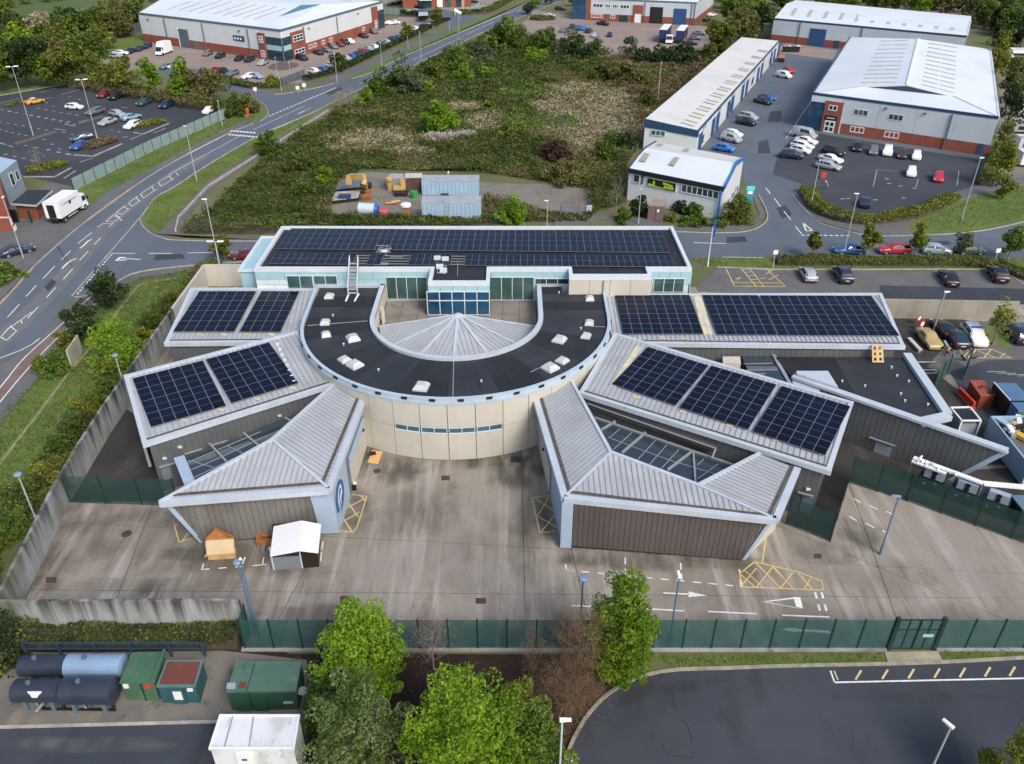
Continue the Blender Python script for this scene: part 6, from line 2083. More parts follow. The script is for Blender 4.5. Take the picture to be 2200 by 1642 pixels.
def trimline(t,a,b,m,w_=.35,h=.5,name='eaves_trim'):
 piece(name,MB().beam(a-V(0,0,h*.7),b-V(0,0,h*.7),w_,h),m,t)
FL,FRr,BR,BL=W(1747,200,7.5),W(2146,252,7.5),W(2128,106,7.5),W(1827,80,7.5)
t=thing('warehouse','large grey warehouse with blue roof gablet and brick entrance tower on the right','warehouse',V(FL.x,FL.y,0))
B=W(1950,183,10.2)
RB=W(1974,84,10.2)
pL,pR=plane3(FL,BL,B),plane3(FRr,BR,B)
A,C=WP(1853,186,pL),WP(2049,207,pR)
MB().prism([V(q.x,q.y) for q in(FL,FRr,BR,BL)],0,7.3).build('wall',M_WCLAD,t)
roofp(t,'roof',[FL,A,B,RB,BL],M_WROOF)
roofp(t,'roof',[FRr,C,B,RB,BR],M_WROOF)
roofp(t,'roof',[FL,FRr,C,A],M_WROOF)
roofp(t,'roof_end',[BL,BR,RB],M_WROOF)
piece('gablet',MB().poly([A,C,B],up=(0,-1,0)),M_NAVY,t)
piece('ridge_cap',MB().beam(B+V(0,0,.03),RB+V(0,0,.03),.7,.12),M_WHITEP,t)
for a_,b_ in((FL,A),(FRr,C)):
 piece('hip_line',MB().beam(a_+V(0,0,.02),b_+V(0,0,.02),.25,.06),M_WCLAD,t)
Ls=[]
for k in range(11):
 s=k/10
 y=lerp(355,712,s)/4
 xa,xb=1650+lerp(965,805,s)/4,1650+lerp(1205,1100,s)/4
 xm=lerp(xa,xb,.48)
 if k<4 or k>6 or True:
  Ls+=[(xa,y,xm-1,lerp(y,y-1.3,.48)),(xm+2,lerp(y,y-1.3,.55),xb,y-1.3)]
strips(t,pL,Ls,.55)
Ls=[]
for k in range(11):
 s=k/10
 xa,ya=1650+lerp(1385,1320,s)/4,lerp(372,728,s)/4
 xb,yb2=1650+lerp(1620,1600,s)/4,lerp(410,800,s)/4
 Ls+=[(xa,ya,lerp(xa,xb,.47),lerp(ya,yb2,.47)),(lerp(xa,xb,.52),lerp(ya,yb2,.52),xb,yb2)]
strips(t,pR,Ls,.55)
for a_,b_ in((FL,FRr),(FRr,BR),(BL,FL)):
 trimline(t,a_,b_,M_NAVY if a_ is not FRr else M_WFRAME)
w1=Wall(t,FL,FRr)
L=w1.L
w1.clad(.19*L,L,2.2,7.0,M_WCLAD,7)
w1.clad(0,.19*L,5.9,7.0,M_WFRAME,4,.3)
w1.slab('brick_plinth',.19*L,L,0,2.18,M_BRICK,0,.16)
w1.slab('brick_tower',.085*L,.19*L,0,6.4,M_BRICK,0,.45)
w1.win(.0,.083*L,.1,5.85,3,M_GLASSB,M_NAVY,.12,4)
for x0,x1 in((.255,.335),(.45,.53)):
 w1.win(x0*L,x1*L,4.3,5.5,3,M_GLASSG,M_WFRAME,.1)
 w1.win(x0*L,x1*L,.75,2.0,3,M_GLASS,M_WHITEP,.16)
w1.slab('door',.105*L,.165*L,.05,2.5,M_WHITEP,.45,.52)
for i in range(2):
 for j in range(2):
  w1.slab('door_pane',(.112+.027*i)*L,(.131+.027*i)*L,.4+j*1.05,1.15+j*1.05,M_GLASS,.5,.55)
w1.slab('sign_board',.1*L,.17*L,2.6,3.5,M_BLACK,.45,.55)
w1.slab('sign_stripe',.112*L,.158*L,2.95,3.15,M_WFRAME,.5,.57)
window(t,w1.at(.11*L,0,.5),w1.at(.16*L,0,.5),4.6,5.7,2,M_GLASS,M_WHITEP,.14,1,sub=False)
w1.pipe(.195*L,7,M_WCLAD);w1.pipe(.775*L,7,M_GREYD)
w1.slab('side_door',.945*L,.972*L,.05,2.2,M_BLUED,.1,.24)
for x in(.42,.63):
 w1.slab('flood_light',x*L,x*L+.5,6.3,6.6,M_GREYD,.1,.45)
w2=Wall(t,BL,FL)
w2.clad(0,w2.L,2.2,7.0,M_WCLAD,12)
w2.slab('brick_plinth',0,w2.L,0,2.18,M_BRICK,0,.16)
a,b=W(1663,40,7),W(2078,78,7)
c,d=W(2086,43,8.6),W(1690,8,8.6)
t=thing('warehouse','long pale warehouse with one blue roller door at the back right','warehouse',V(a.x,a.y,0))
back=(c-b)
b2,a2_=b+back*2,a+(d-a)*2
b2.z=a2_.z=7
MB().prism([V(q.x,q.y) for q in(a,b,b2,a2_)],0,6.8).build('wall',M_WCLAD,t)
roofp(t,'roof',[a,b,c,d],M_WROOF)
roofp(t,'roof',[d,c,b2,a2_],M_WROOF)
pl=plane3(a,b,d)
strips(t,pl,[(1650+lerp(240,1595,k/10)/4,lerp(75,205,k/10)/4,1650+lerp(203,1578,k/10)/4,lerp(135,262,k/10)/4) for k in range(11)],1.2)
trimline(t,a,b,M_NAVY)
trimline(t,b,c,M_WFRAME)
w1=Wall(t,a,b)
L=w1.L
w1.clad(0,L,2.2,6.6,M_WCLAD,8)
w1.slab('brick_plinth',0,L,0,2.18,M_BRICK,0,.16)
w1.pipe(.155*L,6.6);w1.pipe(.49*L,6.6)
s0,s1=w1.s(1733,109),w1.s(1768,110)
w1.slab('roller_door',s0,s1,.05,5.2,M_BLUED,.1,.25)
s0=w1.s(1788,114)
w1.slab('side_door',s0,s0+1.6,.05,2.3,M_NAVY,.1,.24)
Wall(t,b,c).clad(0,(c-b).length,0,6.7,M_NAVY,40,.08)
fl,frr,brr,bl=W(1387,255,6.2),W(1500,281,4.8),W(1674,88,4.8),W(1593,80,6.2)
t=thing('industrial_units','long row of white units with a single-pitch roof and paired blue doors','industrial units',V(frr.x,frr.y,0))
MB().prism([V(q.x,q.y,q.z-.2) for q in(fl,frr,brr,bl)],0,None).build('wall',M_WCLADW,t)
roofp(t,'roof',[fl,frr,brr,bl],M_WROOFD)
pl=plane3(fl,frr,bl)
Ls=[]
for k in range(12):
 s=k/11
 for q in(0,1):
  xa,ya=1100+lerp(1485,2120,s**.95)/4,lerp(1030,430,s**.95)/4
  if q:xa,ya=xa-lerp(8,3,s),ya+lerp(6.5,2,s)
  Ls.append((xa,ya,xa+lerp(27,20,s),ya+lerp(8,3.5,s)))
strips(t,pl,Ls,.8,M_ROOFY)
w1=Wall(t,fl,frr)
piece('gable_trim',MB().hexa([w1.at(-.2,4.6,0),w1.at(w1.L+.2,3.6,0),w1.at(w1.L+.2,4.85,0),w1.at(-.2,6.2,0)],[w1.at(-.2,4.6,.18),w1.at(w1.L+.2,3.6,.18),w1.at(w1.L+.2,4.85,.18),w1.at(-.2,6.2,.18)]),M_NAVY,t)
w1.win(1.3,4.2,3.1,4.2,3,M_GLASSG,M_WFRAME)
w1=Wall(t,frr,brr)
trimline(t,frr,brr,M_NAVY,.3,.35)
for ub,vb,ue,ve in((124,1490,155,1470),(285,1470,320,1440),(350,1380,390,1330),(500,1225,535,1180),(560,1120,600,1080),(705,955,735,915),(765,890,800,850),(915,765,945,720),(970,685,1000,645),(1105,520,1130,490),(1150,470,1180,430),(1215,370,1230,350)):
 s0,s1=w1.s(1480+ub/6.57,90+vb/6.57),w1.s(1480+ue/6.57,90+ve/6.57)
 w1.slab('door',s0,s0+3.1,.05,3.6,M_BLUED,0,.14)
for k in range(7):
 s=w1.L*(.03+.137*k)
 w1.slab('shop_window',s+.3,s+3.2,.9,2.6,M_GLASSG,0,.1)
 w1.slab('sign_panel',s+1,s+4.5,3.75,4.4,mat('faded_sign',(.3,.38,.44),.6),0,.08)
fl,frr,brr,bl=W(1352,362,5.4),W(1555,402,5.4),W(1598,340,5.4),W(1410,305,5.4)
m0,m1=W(1388,318,6.4),W(1580,350,6.4)
t=thing('office_unit','small two-storey white unit with a curved white roof and a black and lime sign','office unit',V(frr.x,frr.y,0))
MB().prism([V(q.x,q.y) for q in(fl,frr,brr,bl)],0,5.2).build('wall',M_WCLADW,t)
roofp(t,'roof',[fl,frr,lerp(lerp(frr,m1,.55),m1,.0)+V(0,0,.22),lerp(fl,m0,.55)+V(0,0,.22)],M_WROOF)
roofp(t,'roof',[lerp(fl,m0,.55)+V(0,0,.22),lerp(frr,m1,.55)+V(0,0,.22),m1,m0],M_WROOF)
roofp(t,'roof',[m0,m1,brr,bl],M_WROOFD)
pl1,pl2=plane3(fl,frr,m0),plane3(m0,m1,bl)
for px,pp in(([(1384,333),(1396,335),(1386,352),(1373,350)],pl1),([(1449,342),(1459,344),(1448,361),(1436,358)],pl1)):
 piece('rooflight',MB().slab([WP(u,v,pp)+V(0,0,.4) for u,v in px],.08),M_ROOFY,t)
for px,pp in(([(1413,309),(1425,310),(1420,316),(1408,315)],pl2),([(1472,319),(1482,320),(1478,326),(1465,325)],pl2)):
 piece('rooflight',MB().slab([WP(u,v,pp)+V(0,0,.07) for u,v in px],.08),M_ROOFY,t)
w1=Wall(t,fl,frr)
L=w1.L
w1.slab('fascia',-.15,L+.15,4.75,5.45,M_BLACK,0,.35)
mtrim=mat('bright_blue_trim',(.03,.16,.42),.4)
piece('verge_trim',MB().beam(frr+V(.15,0,-.3),m1+V(.15,0,-.3),.3,.6).beam(m1+V(.15,0,-.3),brr+V(.15,0,-.3),.3,.6),mtrim,t)
piece('verge_trim',MB().beam(fl+V(-.1,0,-.3),m0+V(-.1,0,-.3),.25,.5).beam(m0+V(-.1,0,-.3),bl+V(-.1,0,-.3),.25,.5),M_NAVY,t)
w1.win(.055*L,.13*L,3.3,4.7,1,M_GLASS,M_WFRAME)
w1.slab('side_light',.145*L,.165*L,3.2,4.7,M_GLASSG,0,.1)
w1.win(.58*L,.965*L,3.3,4.6,7,M_GLASS,M_WHITEP,.1)
w1.win(.545*L,.665*L,.55,1.7,2,M_GLASS,M_WHITEP,.14)
w1.pipe(.985*L,4.9,mtrim)
sb=w1.slab('sign_board',.215*L,.52*L,3.15,4.45,M_BLACK,.1,.2)
w1.slab('sign_border',.205*L,.53*L,3.05,4.55,M_WHITEP,.02,.12)
lime=mat('lime_print',(.42,.62,.04),.5)
def sgn(pts,o=.215):
 piece('sign_print',MB().poly([w1.at(lerp(.215,.52,x)*L,lerp(3.15,4.45,y),o) for x,y in pts],up=tuple(w1.o)),lime,t)
sgn([(.02,.06),(.3,.06),(.6,.04),(.6,.12),(.28,.24),(.1,.42),(.02,.3)])
sgn([(.21,.3),(.27,.3),(.28,.62),(.255,.86),(.225,.86),(.2,.62)],.218)
for i,(x0,x1) in enumerate(((.56,.63),(.645,.71),(.72,.76),(.775,.84),(.85,.9))):
 sgn([(x0,.58-.02*i),(x1,.56-.02*i),(x1,.88-.04*i),(x0,.9-.04*i)],.217)
for i,(x0,x1) in enumerate(((.6,.66),(.67,.72),(.735,.8),(.81,.87),(.88,.94))):
 sgn([(x0,.12),(x1,.12),(x1,.46),(x0,.48)],.217)
w2=Wall(t,frr,brr)
for s in(.08,.3,.52,.74):
 w2.win(w2.L*s,w2.L*(s+.12),.4,2.2 if s<.2 else 1.7,1,M_GLASS,M_WFRAME)
w2.pipe(w2.L*.99,4.8,M_GREYD)
Fp,Lp,Rp=W(602,65,8.7),W(297,28,8.7),W(822,3,8.7)
Bp=Lp+Rp-Fp
t=thing('warehouse','big white-roofed warehouse with brick base and glazed corner at the upper left','warehouse',V(Fp.x,Fp.y,0))
MB().prism([V(q.x,q.y) for q in(Fp,Rp,Bp,Lp)],0,8.4).build('wall',M_WCLADW,t)
Bt=W(646,11,11.6)
mid_r=lerp(Fp,Rp,.5)
RBt=Bt+(Lp-Fp)*.96
RBt.z=11.6
p1,p2=plane3(Fp,Lp,Bt),plane3(Rp,Bp,Bt)
A,C=WP(597,37,p1),WP(690,9.5,p2)
roofp(t,'roof',[Fp,A,Bt,RBt,Lp],M_WROOF)
roofp(t,'roof',[Rp,C,Bt,RBt,Bp],M_WROOF)
roofp(t,'roof',[Fp,Rp,C,A],M_WROOF)
piece('gablet',MB().poly([A,C,Bt],up=(1,-1,0)),mat('steel_blue_gablet',(.08,.17,.25),.5),t)
Ls=[]
for r,(y0,y1,n_) in enumerate(((20,43,4),(12.5,31,5),(5,20,6))):
 for k in range(9):
  u=363+k*21.5-r*-24+(10 if k>3 else 0)
  v=(20-r*8)+k*2.75
  Ls.append((u,v,u+22,v-8.2))
strips(t,p1,[q for q in Ls if q[0]<640 and q[3]>1],.7)
p3=plane3(Fp,Rp,A)
strips(t,p3,[(614+20*k,36-6.0*k,636+20*k,40-6.0*k) for k in range(7)],.5)
for a_,b_ in((Lp,Fp),(Fp,Rp)):
 trimline(t,a_,b_,M_GREYD,.4,.55)
w1=Wall(t,Lp,Fp)
L=w1.L
x_t0,x_t1,x_g=w1.s(563,130),w1.s(578,132),L
s_=lambda u,v:w1.s(u,v)
w1.clad(0,x_t0-.3,2.5,8.0,M_WCLADW,9)
w1.slab('brick_plinth',0,x_t0,0,2.48,M_BRICK,0,.18)
w1.slab('brick_tower',x_t0,x_t1,0,7.3,M_BRICK,0,.5)
w1.clad(x_t1,L,6.5,8.0,M_WCLADW,5)
w1.win(x_t1,L,.1,6.45,5,M_GLASS,M_NAVY,.14,5)
w1.slab('pale_spandrel',x_t1+.2,L-.2,2.9,4.3,M_AQUA,.2,.28)
for z in(.6,4.6):
 window(t,w1.at(x_t0+.6,0,.55),w1.at(x_t1-.6,0,.55),z,z+1.9,3,M_GLASS,M_WHITEP,.16,2,sub=False)
for u,v in((366,105-1),(445,108),(541,120)):
 w1.pipe(s_(u,v),8)
w1.slab('roller_door',s_(391,101),s_(411,103),.05,5.5,M_GREYD,.1,.3)
w1.slab('door_frame',s_(389,101),s_(390.5,101),.05,5.7,M_WHITEP,.1,.35)
w1.slab('side_door',s_(419,104),s_(427,105),.05,2.3,M_GREYD,.1,.3)
x=s_(519,85)
w1.slab('sign_board',s_(522,115)-3,s_(522,115)+1.8,4.2,5.7,mat('sign_navy',(.03,.05,.14),.5),.1,.25)
for k in range(3):
 w1.slab('sign_print',s_(522,115)-2.6+k*1.3,s_(522,115)-1.8+k*1.3,4.6,5.2,M_WHITEP,.2,.28)
for u in(330,518):
 w1.slab('flood_light',s_(u,100),s_(u,100)+.7,6.9,7.3,M_GREYD,.1,.4)
w2=Wall(t,Fp,Rp)
L=w2.L
x0,x1=w2.s(628,118),w2.s(655,110)
xa,xb=w2.s(800,57),w2.s(811,54)
w2.clad(0,x0,6.5,8.0,M_WCLADW,5)
w2.win(0,x0,.1,6.45,5,M_GLASS,M_NAVY,.14,5)
w2.slab('pale_spandrel',.2,x0-.2,2.9,4.3,M_AQUA,.2,.28)
w2.slab('brick_tower',x0,x1,0,7.3,M_BRICK,0,.5)
for z in(.6,4.6):
 window(t,w2.at(x0+.8,0,.55),w2.at(x1-.8,0,.55),z,z+1.8,3,M_GLASS,M_WHITEP,.16,2,sub=False)
w2.clad(x1+.3,xa-.3,3.1,8.0,M_WCLADW,12)
w2.slab('brick_plinth',x1,xa,0,3.08,M_BRICK,0,.18)
w2.slab('brick_tower',xa,xb,0,7.8,M_BRICK,0,.5)
window(t,w2.at(xa+1.2,0,.55),w2.at(xb-1.2,0,.55),.8,3.6,2,M_GLASS,M_WHITEP,.2,3,sub=False)
w2.win(xb,L,.2,6.2,3,M_GLASS,M_NAVY,.14,4)
w2.pipe(x1+.3,8);w2.pipe(w2.s(726,84),8)
for u,v in((666,101),(676,97),(694,92),(710,86),(780,62)):
 s=w2.s(u,v)
 w2.win(s-1.1,s+1.1,1.3,2.5,2,M_GLASS,M_WHITEP,.16)
for u in(664,772):
 w2.slab('flood_light',w2.s(u,90),w2.s(u,90)+.7,6.9,7.3,M_GREYD,.1,.4)
ap=MB()
flat(ap,smooth(WL([(575,146),(600,152),(630,147),(642,138),(620,134),(590,136)]),3,True),.03)
struct('corner_bed',ap,mat('bare_bed',(.12,.09,.075),.95,var=.3,scale=1.5))
FL,FRr,BRr=W(1230,42),W(1492,55),W(1530,24)
t=thing('warehouse','grey and brick workshop with an open dark doorway and a blue one at top centre','warehouse',V(FRr.x,FRr.y,0))
BLl=FL+(BRr-FRr)
H3=7.6
MB().prism([FL,FRr,BRr,BLl],0,H3-.3).build('wall',M_WCLAD,t)
rg_=lerp(FL,FRr,.5)
f_,b_=lerp(FL,FRr,0),lerp(BLl,BRr,0)
rl0,rl1=lerp(FL,BLl,.5)+V(0,0,H3+2),lerp(FRr,BRr,.5)+V(0,0,H3+2)
up_=V(0,0,H3)
roofp(t,'roof',[FL+up_,FRr+up_,rl1,rl0],M_WROOF)
roofp(t,'roof',[rl0,rl1,BRr+up_,BLl+up_],M_WROOF)
piece('gable',MB().poly([FRr+up_,BRr+up_,rl1],up=(1,0,0)),M_WCLAD,t)
trimline(t,FL+up_,FRr+up_,M_GREYD,.4,.5)
w1=Wall(t,FL,FRr)
L=w1.L
q=lambda u:w1.s(1140+u/5.24,48)
w1.clad(q(650),L,2.4,7.2,M_WCLAD,8)
w1.slab('brick_plinth',q(650),L,0,2.38,M_BRICK,0,.16)
w1.slab('brick_tower',q(620),q(670),0,7.4,M_BRICK,0,.4)
w1.win(0,q(612),.3,7.0,3,M_GLASSB,M_NAVY,.2,4)
for u0,u1 in((695,805),(830,890),(915,975),(1000,1100)):
 w1.win(q(u0),q(u1),4.6,5.9,3,M_GLASS,M_WHITEP,.15)
w1.win(q(680),q(810),1.0,2.3,5,M_GLASS,M_WHITEP,.15)
w1.win(q(895),q(950),1.0,2.3,2,M_GLASS,M_WHITEP,.15)
w1.slab('entrance_bay',q(1145),q(1255),.05,6.0,M_BRICK,.1,.4)
w1.win(q(1150),q(1250),4.7,5.9,3,M_GLASS,M_WHITEP,.15)
w1.slab('door',q(1170),q(1240),.05,3.0,M_WHITEP,.4,.5)
w1.slab('shopfront',q(995),q(1090),.05,2.4,M_GLASS,.1,.25)
w1.slab('open_doorway',q(1335),q(1480),.05,5.6,M_BLACK,.1,.22)
w1.slab('roller_door',q(1600),q(1745),.05,5.4,M_BLUED,.1,.25)
w1.pipe(q(1275),7.2);w1.pipe(q(1800),7.2);w1.pipe(q(1835),7.2)
w2=Wall(t,FRr,BRr)
w2.slab('brick_plinth',0,w2.L,0,2.38,M_BRICK,0,.16)
w2.clad(0,w2.L,2.4,7.3,M_WCLAD,10)
a,b=W(866,18),W(1012,15)
t=thing('brick_office','red brick office with tall dark glazing, cut off by the top edge','office',V(a.x,a.y,0))
dd=V(-(b-a).y,(b-a).x).normalized()*22
MB().prism([a,b,b+dd,a+dd],0,6.8).build('wall',M_BRICK,t)
MB().prism([a+V(-.5,-.5),b+V(.5,-.5),b+dd,a+dd],6.8,7.2).build('roof',M_WROOF,t)
w1=Wall(t,a,b)
for f0,f1,m in((.22,.42,M_GLASS),(.62,.7,M_GLASSG),(.78,.86,M_GLASS),(.5,.58,M_WHITEP)):
 w1.slab('glazing',f0*w1.L,f1*w1.L,.2,6.2,m,0,.15)
w1.slab('pale_column',.86*w1.L,.9*w1.L,0,6.8,mat('pink_brick',(.5,.28,.22),.85),0,.4)
w1.slab('awning',.24*w1.L,.42*w1.L,2.9,3.3,M_WHITEP,.1,1.6)
h=hbox(407,346)
t=thing('grey_building','grey clad and brick building cut off by the left edge','building',W(20,440))
pq=[W(56,407),W(21,438),W(-150,400),W(-100,372)]
MB().prism(pq,0,h).build('wall',mat('blue_grey_cladding',(.26,.32,.37),.5,var=.06),t)
MB().prism([p+(p-pq[0])*0 for p in pq],h,h+.12).build('roof',M_BLUEP,t)
pb=[W(33,498),W(18,437),W(-150,400),W(-170,500)]
MB().prism(pb,0,h-.25).build('brick_wing',M_BRICK,t)
w1=Wall(t,W(21,438),W(56,407))
w1.win(w1.s(33,425),w1.s(40,419),2.0,4.2,1,M_GLASS,M_WFRAME,.12,1)
w1.win(w1.s(44,416),w1.s(50,411),2.2,3.9,1,M_GLASS,M_WFRAME,.12,1)
w2=Wall(t,W(-170,500),W(33,498))
w2.slab('brick_band',w2.L-6,w2.L,2.2,2.45,M_CREAM,0,.1)
hg=hbox(482,447)
t=thing('gatehouse','flat-roofed brick gatehouse with pale fascia beside the white lorry','gatehouse',W(60,480))
gp=[W(22,437,hg),W(58,408,hg),W(113,408,hg),W(78,441,hg)]
g2=shrink([V(q_.x,q_.y) for q_ in gp],.5)
MB().prism(g2,0,hg-.3).build('wall',M_BRICK,t)
MB().prism([V(q_.x,q_.y) for q_ in gp],hg-.3,hg-.02).build('fascia',M_FASCIA,t)
MB().prism(shrink([V(q_.x,q_.y) for q_ in gp],.12),hg-.05,hg+.03).build('roof',M_FELT2,t)
w1=Wall(t,W(32,478),W(88,480))
for s0,s1,m in((.0,.2,M_BLACK),(.66,.72,M_GLASS)):
 w1.slab('opening',s0*w1.L,s1*w1.L,.1,2.2,m,.1,.3)
# fences in the distance
M_PALI=meshmat('pale_palisade',(.3,.4,.38),.62)
M_PALD=meshmat('grey_palisade',(.12,.16,.17),.72)
mesh_fence('long pale green mesh fence between the left car park and the main road',WL([(160,412),(330,325),(500,249)]),2.3,3.0,M_PALI,.1)
mesh_fence('grey palisade fence behind the parked cars at the upper left warehouse',WL([(165,107),(232,88),(306,66)]),2.6,3.0,M_PALD,.1)
mesh_fence('blue-green mesh fence beyond the parked white car at the far junction',WL([(822,30),(870,34),(900,33)]),2.4,3.0,M_PALI,.1)
mesh_fence('pale mesh fence along the far hedge beside the road at the top',WL([(975,33),(1045,24),(1110,-8)]),2.4,3.0,M_PALI,.1)
mesh_fence('grey mesh gate fence by the corner of the hedge below the glazed corner',WL([(606,186),(625,178),(655,166)]),2.0,3.0,M_PALD,.1)
t=thing('steel_gate','grey steel double gate of the scrap yard behind the office block','gate',W(1222,466))
for u in(1204,1243):
 MB().box(W(u,466)+V(0,0,1.0),(.22,.22,2.0)).build('gate_post',M_GREYD,t)
for u0,u1 in((1205,1222),(1224,1242)):
 fb=MB()
 a,b=W(u0,466),W(u1,466)
 for k in range(9):
  fb.box(lerp(a,b,k/8)+V(0,0,.95),(.05,.05,1.7))
 fb.beam(a+V(0,0,.2),b+V(0,0,.2),.06,.06).beam(a+V(0,0,1.7),b+V(0,0,1.7),.06,.06)
 fb.build('gate_leaf',M_GREYD,t)
MB().box(W(1151,466)+V(0,0,.9),(.2,.2,1.8)).build('gate_post',M_GREYD,t)
# scrap yard behind the office
sy=MB()
flat(sy,smooth(WL([(700,462),(712,425),(728,395),(770,372),(830,372),(1040,392),(1200,398),(1262,408),(1262,440),(1240,468),(1195,470),(1140,440),(1040,425),(1035,462),(900,470),(790,472)]),3,True),.03)
struct('scrap_yard_ground',sy,M_GRAVEL)
M_CB=mat('faded_blue_container',(.33,.46,.57),.55,var=.08,scale=.6)
M_CBR=mat('container_roof_grey',(.34,.36,.4),.7,var=.15,scale=.8)
def scon(name,label,cat,px,vb,m,mr,grp=None):
 return topbox(name,label,cat,px,vb,m,mr,.1,.02,grp)
t,p,h=scon('shipping_container','long faded blue container at the back of the scrap yard','container',[(907,376),(1030,376),(1028,389),(905,388)],420,M_CB,M_CBR)
for k in range(14):
 a,b=V(p[3].x,p[3].y),V(p[2].x,p[2].y)
 MB().box(lerp(a,b,(k+.5)/14)+V(0,-.02,h/2),(.12,.06,h-.3)).build('rib',M_CB,t)
t,p,h=scon('shipping_container','long faded blue container at the front of the scrap yard behind the hedge','container',[(907,421),(1034,420),(1033,437),(905,436)],478,M_CB,M_CBR)
for k in range(14):
 a,b=V(p[3].x,p[3].y),V(p[2].x,p[2].y)
 MB().box(lerp(a,b,(k+.5)/14)+V(0,-.02,h/2),(.12,.06,h-.3)).build('rib',M_CB,t)
scon('dark_tarpaulin','black sheeted crate lying on the front blue container','crate',[(949,413),(963,413),(966,432),(943,432)],437,M_BLACK,M_BLACK)
scon('shipping_container','brown rusty container with a pale roof in the scrap yard','container',[(870,372),(907,372),(907,381),(870,382)],414,mat('brown_container',(.09,.055,.045),.8,var=.25),mat('pale_roof',(.5,.46,.4),.8))
scon('skip','small pale blue skip with a dark open front beside the brown container','skip',[(907,397),(934,394),(934,402),(906,408)],419,M_BLACK,M_CB)
scon('tank_trailer','beige grey trailer body left of the brown container','trailer',[(840,373),(866,373),(868,383),(828,383)],402,mat('beige_trailer',(.3,.28,.25),.7,var=.15),M_CBR)
scon('dump_body','grey dumper body with a yellow edge at the left of the scrap yard','dumper body',[(733,392),(782,388),(784,400),(721,407)],414,M_BLACK,mat('dump_grey',(.12,.13,.16),.6,var=.2))
scon('flatbed','flat trailer with beige boards at the left of the scrap yard','trailer',[(722,412),(774,409),(770,424),(711,431)],440,M_BLACK,mat('flatbed_boards',(.36,.32,.28),.8,var=.3,scale=.7))
t=thing('excavator_arm','yellow excavator arm standing in the scrap yard','excavator',W(785,400))
MY=mat('digger_yellow',(.5,.33,.11),.6,var=.15)
a,b,c=W(787,402,.3),W(784,385,3.4),W(752,384,3.0)
MB().beam(a,b,.7,.9,up=(0,-1,0)).build('dipper',MY,t)
MB().beam(b,c,.7,.8).build('boom',MY,t)
MB().hexa([c+V(-.7,-.5,-.9),c+V(.3,-.5,-.9),c+V(.3,.5,-.9),c+V(-.7,.5,-.9)],[c+V(-.5,-.5,.6),c+V(.5,-.5,.6),c+V(.5,.5,.6),c+V(-.5,.5,.6)]).build('bucket',MY,t)
MB().box(W(787,404)+V(0,0,.4),(1.8,1.4,.8)).build('base',M_BLACK,t)
t=thing('mini_digger','small yellow digger body beside the green bin','digger',W(862,418))
MB().box(W(862,420)+V(0,0,.35),(2.2,1.6,.6)).build('track',M_BLACK,t)
MB().hexa([V(q_.x,q_.y,.7) for q_ in WL([(846,418),(872,417),(872,411),(846,412)])],[V(q_.x,q_.y,1.2) for q_ in WL([(846,418),(872,417),(872,411),(848,412)])]).box(W(868,413)+V(0,0,1.7),(.8,1.0,1.3)).build('body',MY,t)
t=thing('hydraulic_ram','upright yellow machine part left of the small digger','machine part',W(838,408))
MB().tube(W(838,410),W(838,410)+V(0,0,1.6),.45,.4,10).lathe(W(838,410)+V(0,0,1.6),[(.4,0),(.7,.3),(.7,.7),(.2,.9)],10).build('body',MY,t)
t=thing('green_bin','bright green round bin in the scrap yard','bin',W(890,426))
MB().lathe(W(890,426),[(.5,0),(.62,1.1),(.66,1.2),(.5,1.22)],14).build('tub',mat('bin_green',(.04,.3,.07),.5),t)
t=thing('oil_drum','red drum standing behind the hedge in the scrap yard','drum',W(825,464))
MB().lathe(W(825,466),[(.85,0),(.85,1.1),(.6,1.3)],14).build('shell',mat('drum_red',(.5,.1,.1),.6),t)
t=thing('water_tank','white cylindrical tank with a blue end behind the hedge','tank',W(790,460))
a,b=W(772,448,.9),W(806,450,.9)
MB().tube(a,b,.95,n=18).build('shell',mat('tank_white',(.5,.6,.68),.5),t)
MB().tube(b,b+(b-a).normalized()*.5,.97,.7,18).build('end_cap',mat('cap_blue',(.02,.1,.4),.5),t)
t=thing('feed_hopper','tan box with a white lid by the hedge in the scrap yard','hopper',W(874,470))
MB().box(W(874,470)+V(0,0,1.1),(1.5,1.2,2.0)).build('body',mat('tan_box',(.26,.15,.06),.7),t)
MB().lathe(W(874,470)+V(0,0,2.1),[(.85,0),(.85,.35),(.5,.5)],14).build('lid',M_WHITEP,t)
t=thing('pallet_stack','stack of orange-brown pallets at the left of the scrap yard','pallets',W(788,430))
for i in range(5):
 MB().box(W(787,430-(i>2)*12)+V(0,(i>2)*.6,.15+(i%3)*.3),(1.5,1.2,.16),.2*i).build('pallet',M_ORWOOD,t)
t=thing('log_pile','small heap of pale logs and boards in the middle of the scrap yard','logs',W(842,440))
for i in range(6):
 p=W(836+i*2.6,441)
 MB().tube(p+V(-.7,.1*i,.2+.1*(i%3)),p+V(.7,.2*i,.25+.1*(i%2)),.16,n=7).build('log',M_TIMBER if i%2 else M_ORWOOD,t)
t=thing('blue_bundle','dark blue sheeted bundle on the flat trailer','bundle',W(742,436))
MB().box(W(742,434)+V(0,0,.9),(2.0,1.0,.8),.1).build('sheet',M_NAVY,t)
t,p,h=topbox('substation','brown metal cabinet standing before the two-storey white unit','cabinet',[(1404,427),(1432,431),(1427,444),(1393,441)],474,mat('brown_cabinet',(.17,.12,.105),.6,var=.08),mat('tan_roof',(.3,.24,.19),.7,var=.1),.12,.03)
front_detail(t,p,h,.58,.72,h*.6,h*.78,M_WHITEP,'notice')
front_detail(t,p,h,.48,.5,.1,h-.2,M_GAP,'door_joint',.012)
t=thing('meter_box','pale blue-grey meter box on legs beside the steel gate','cabinet',W(1265,462))
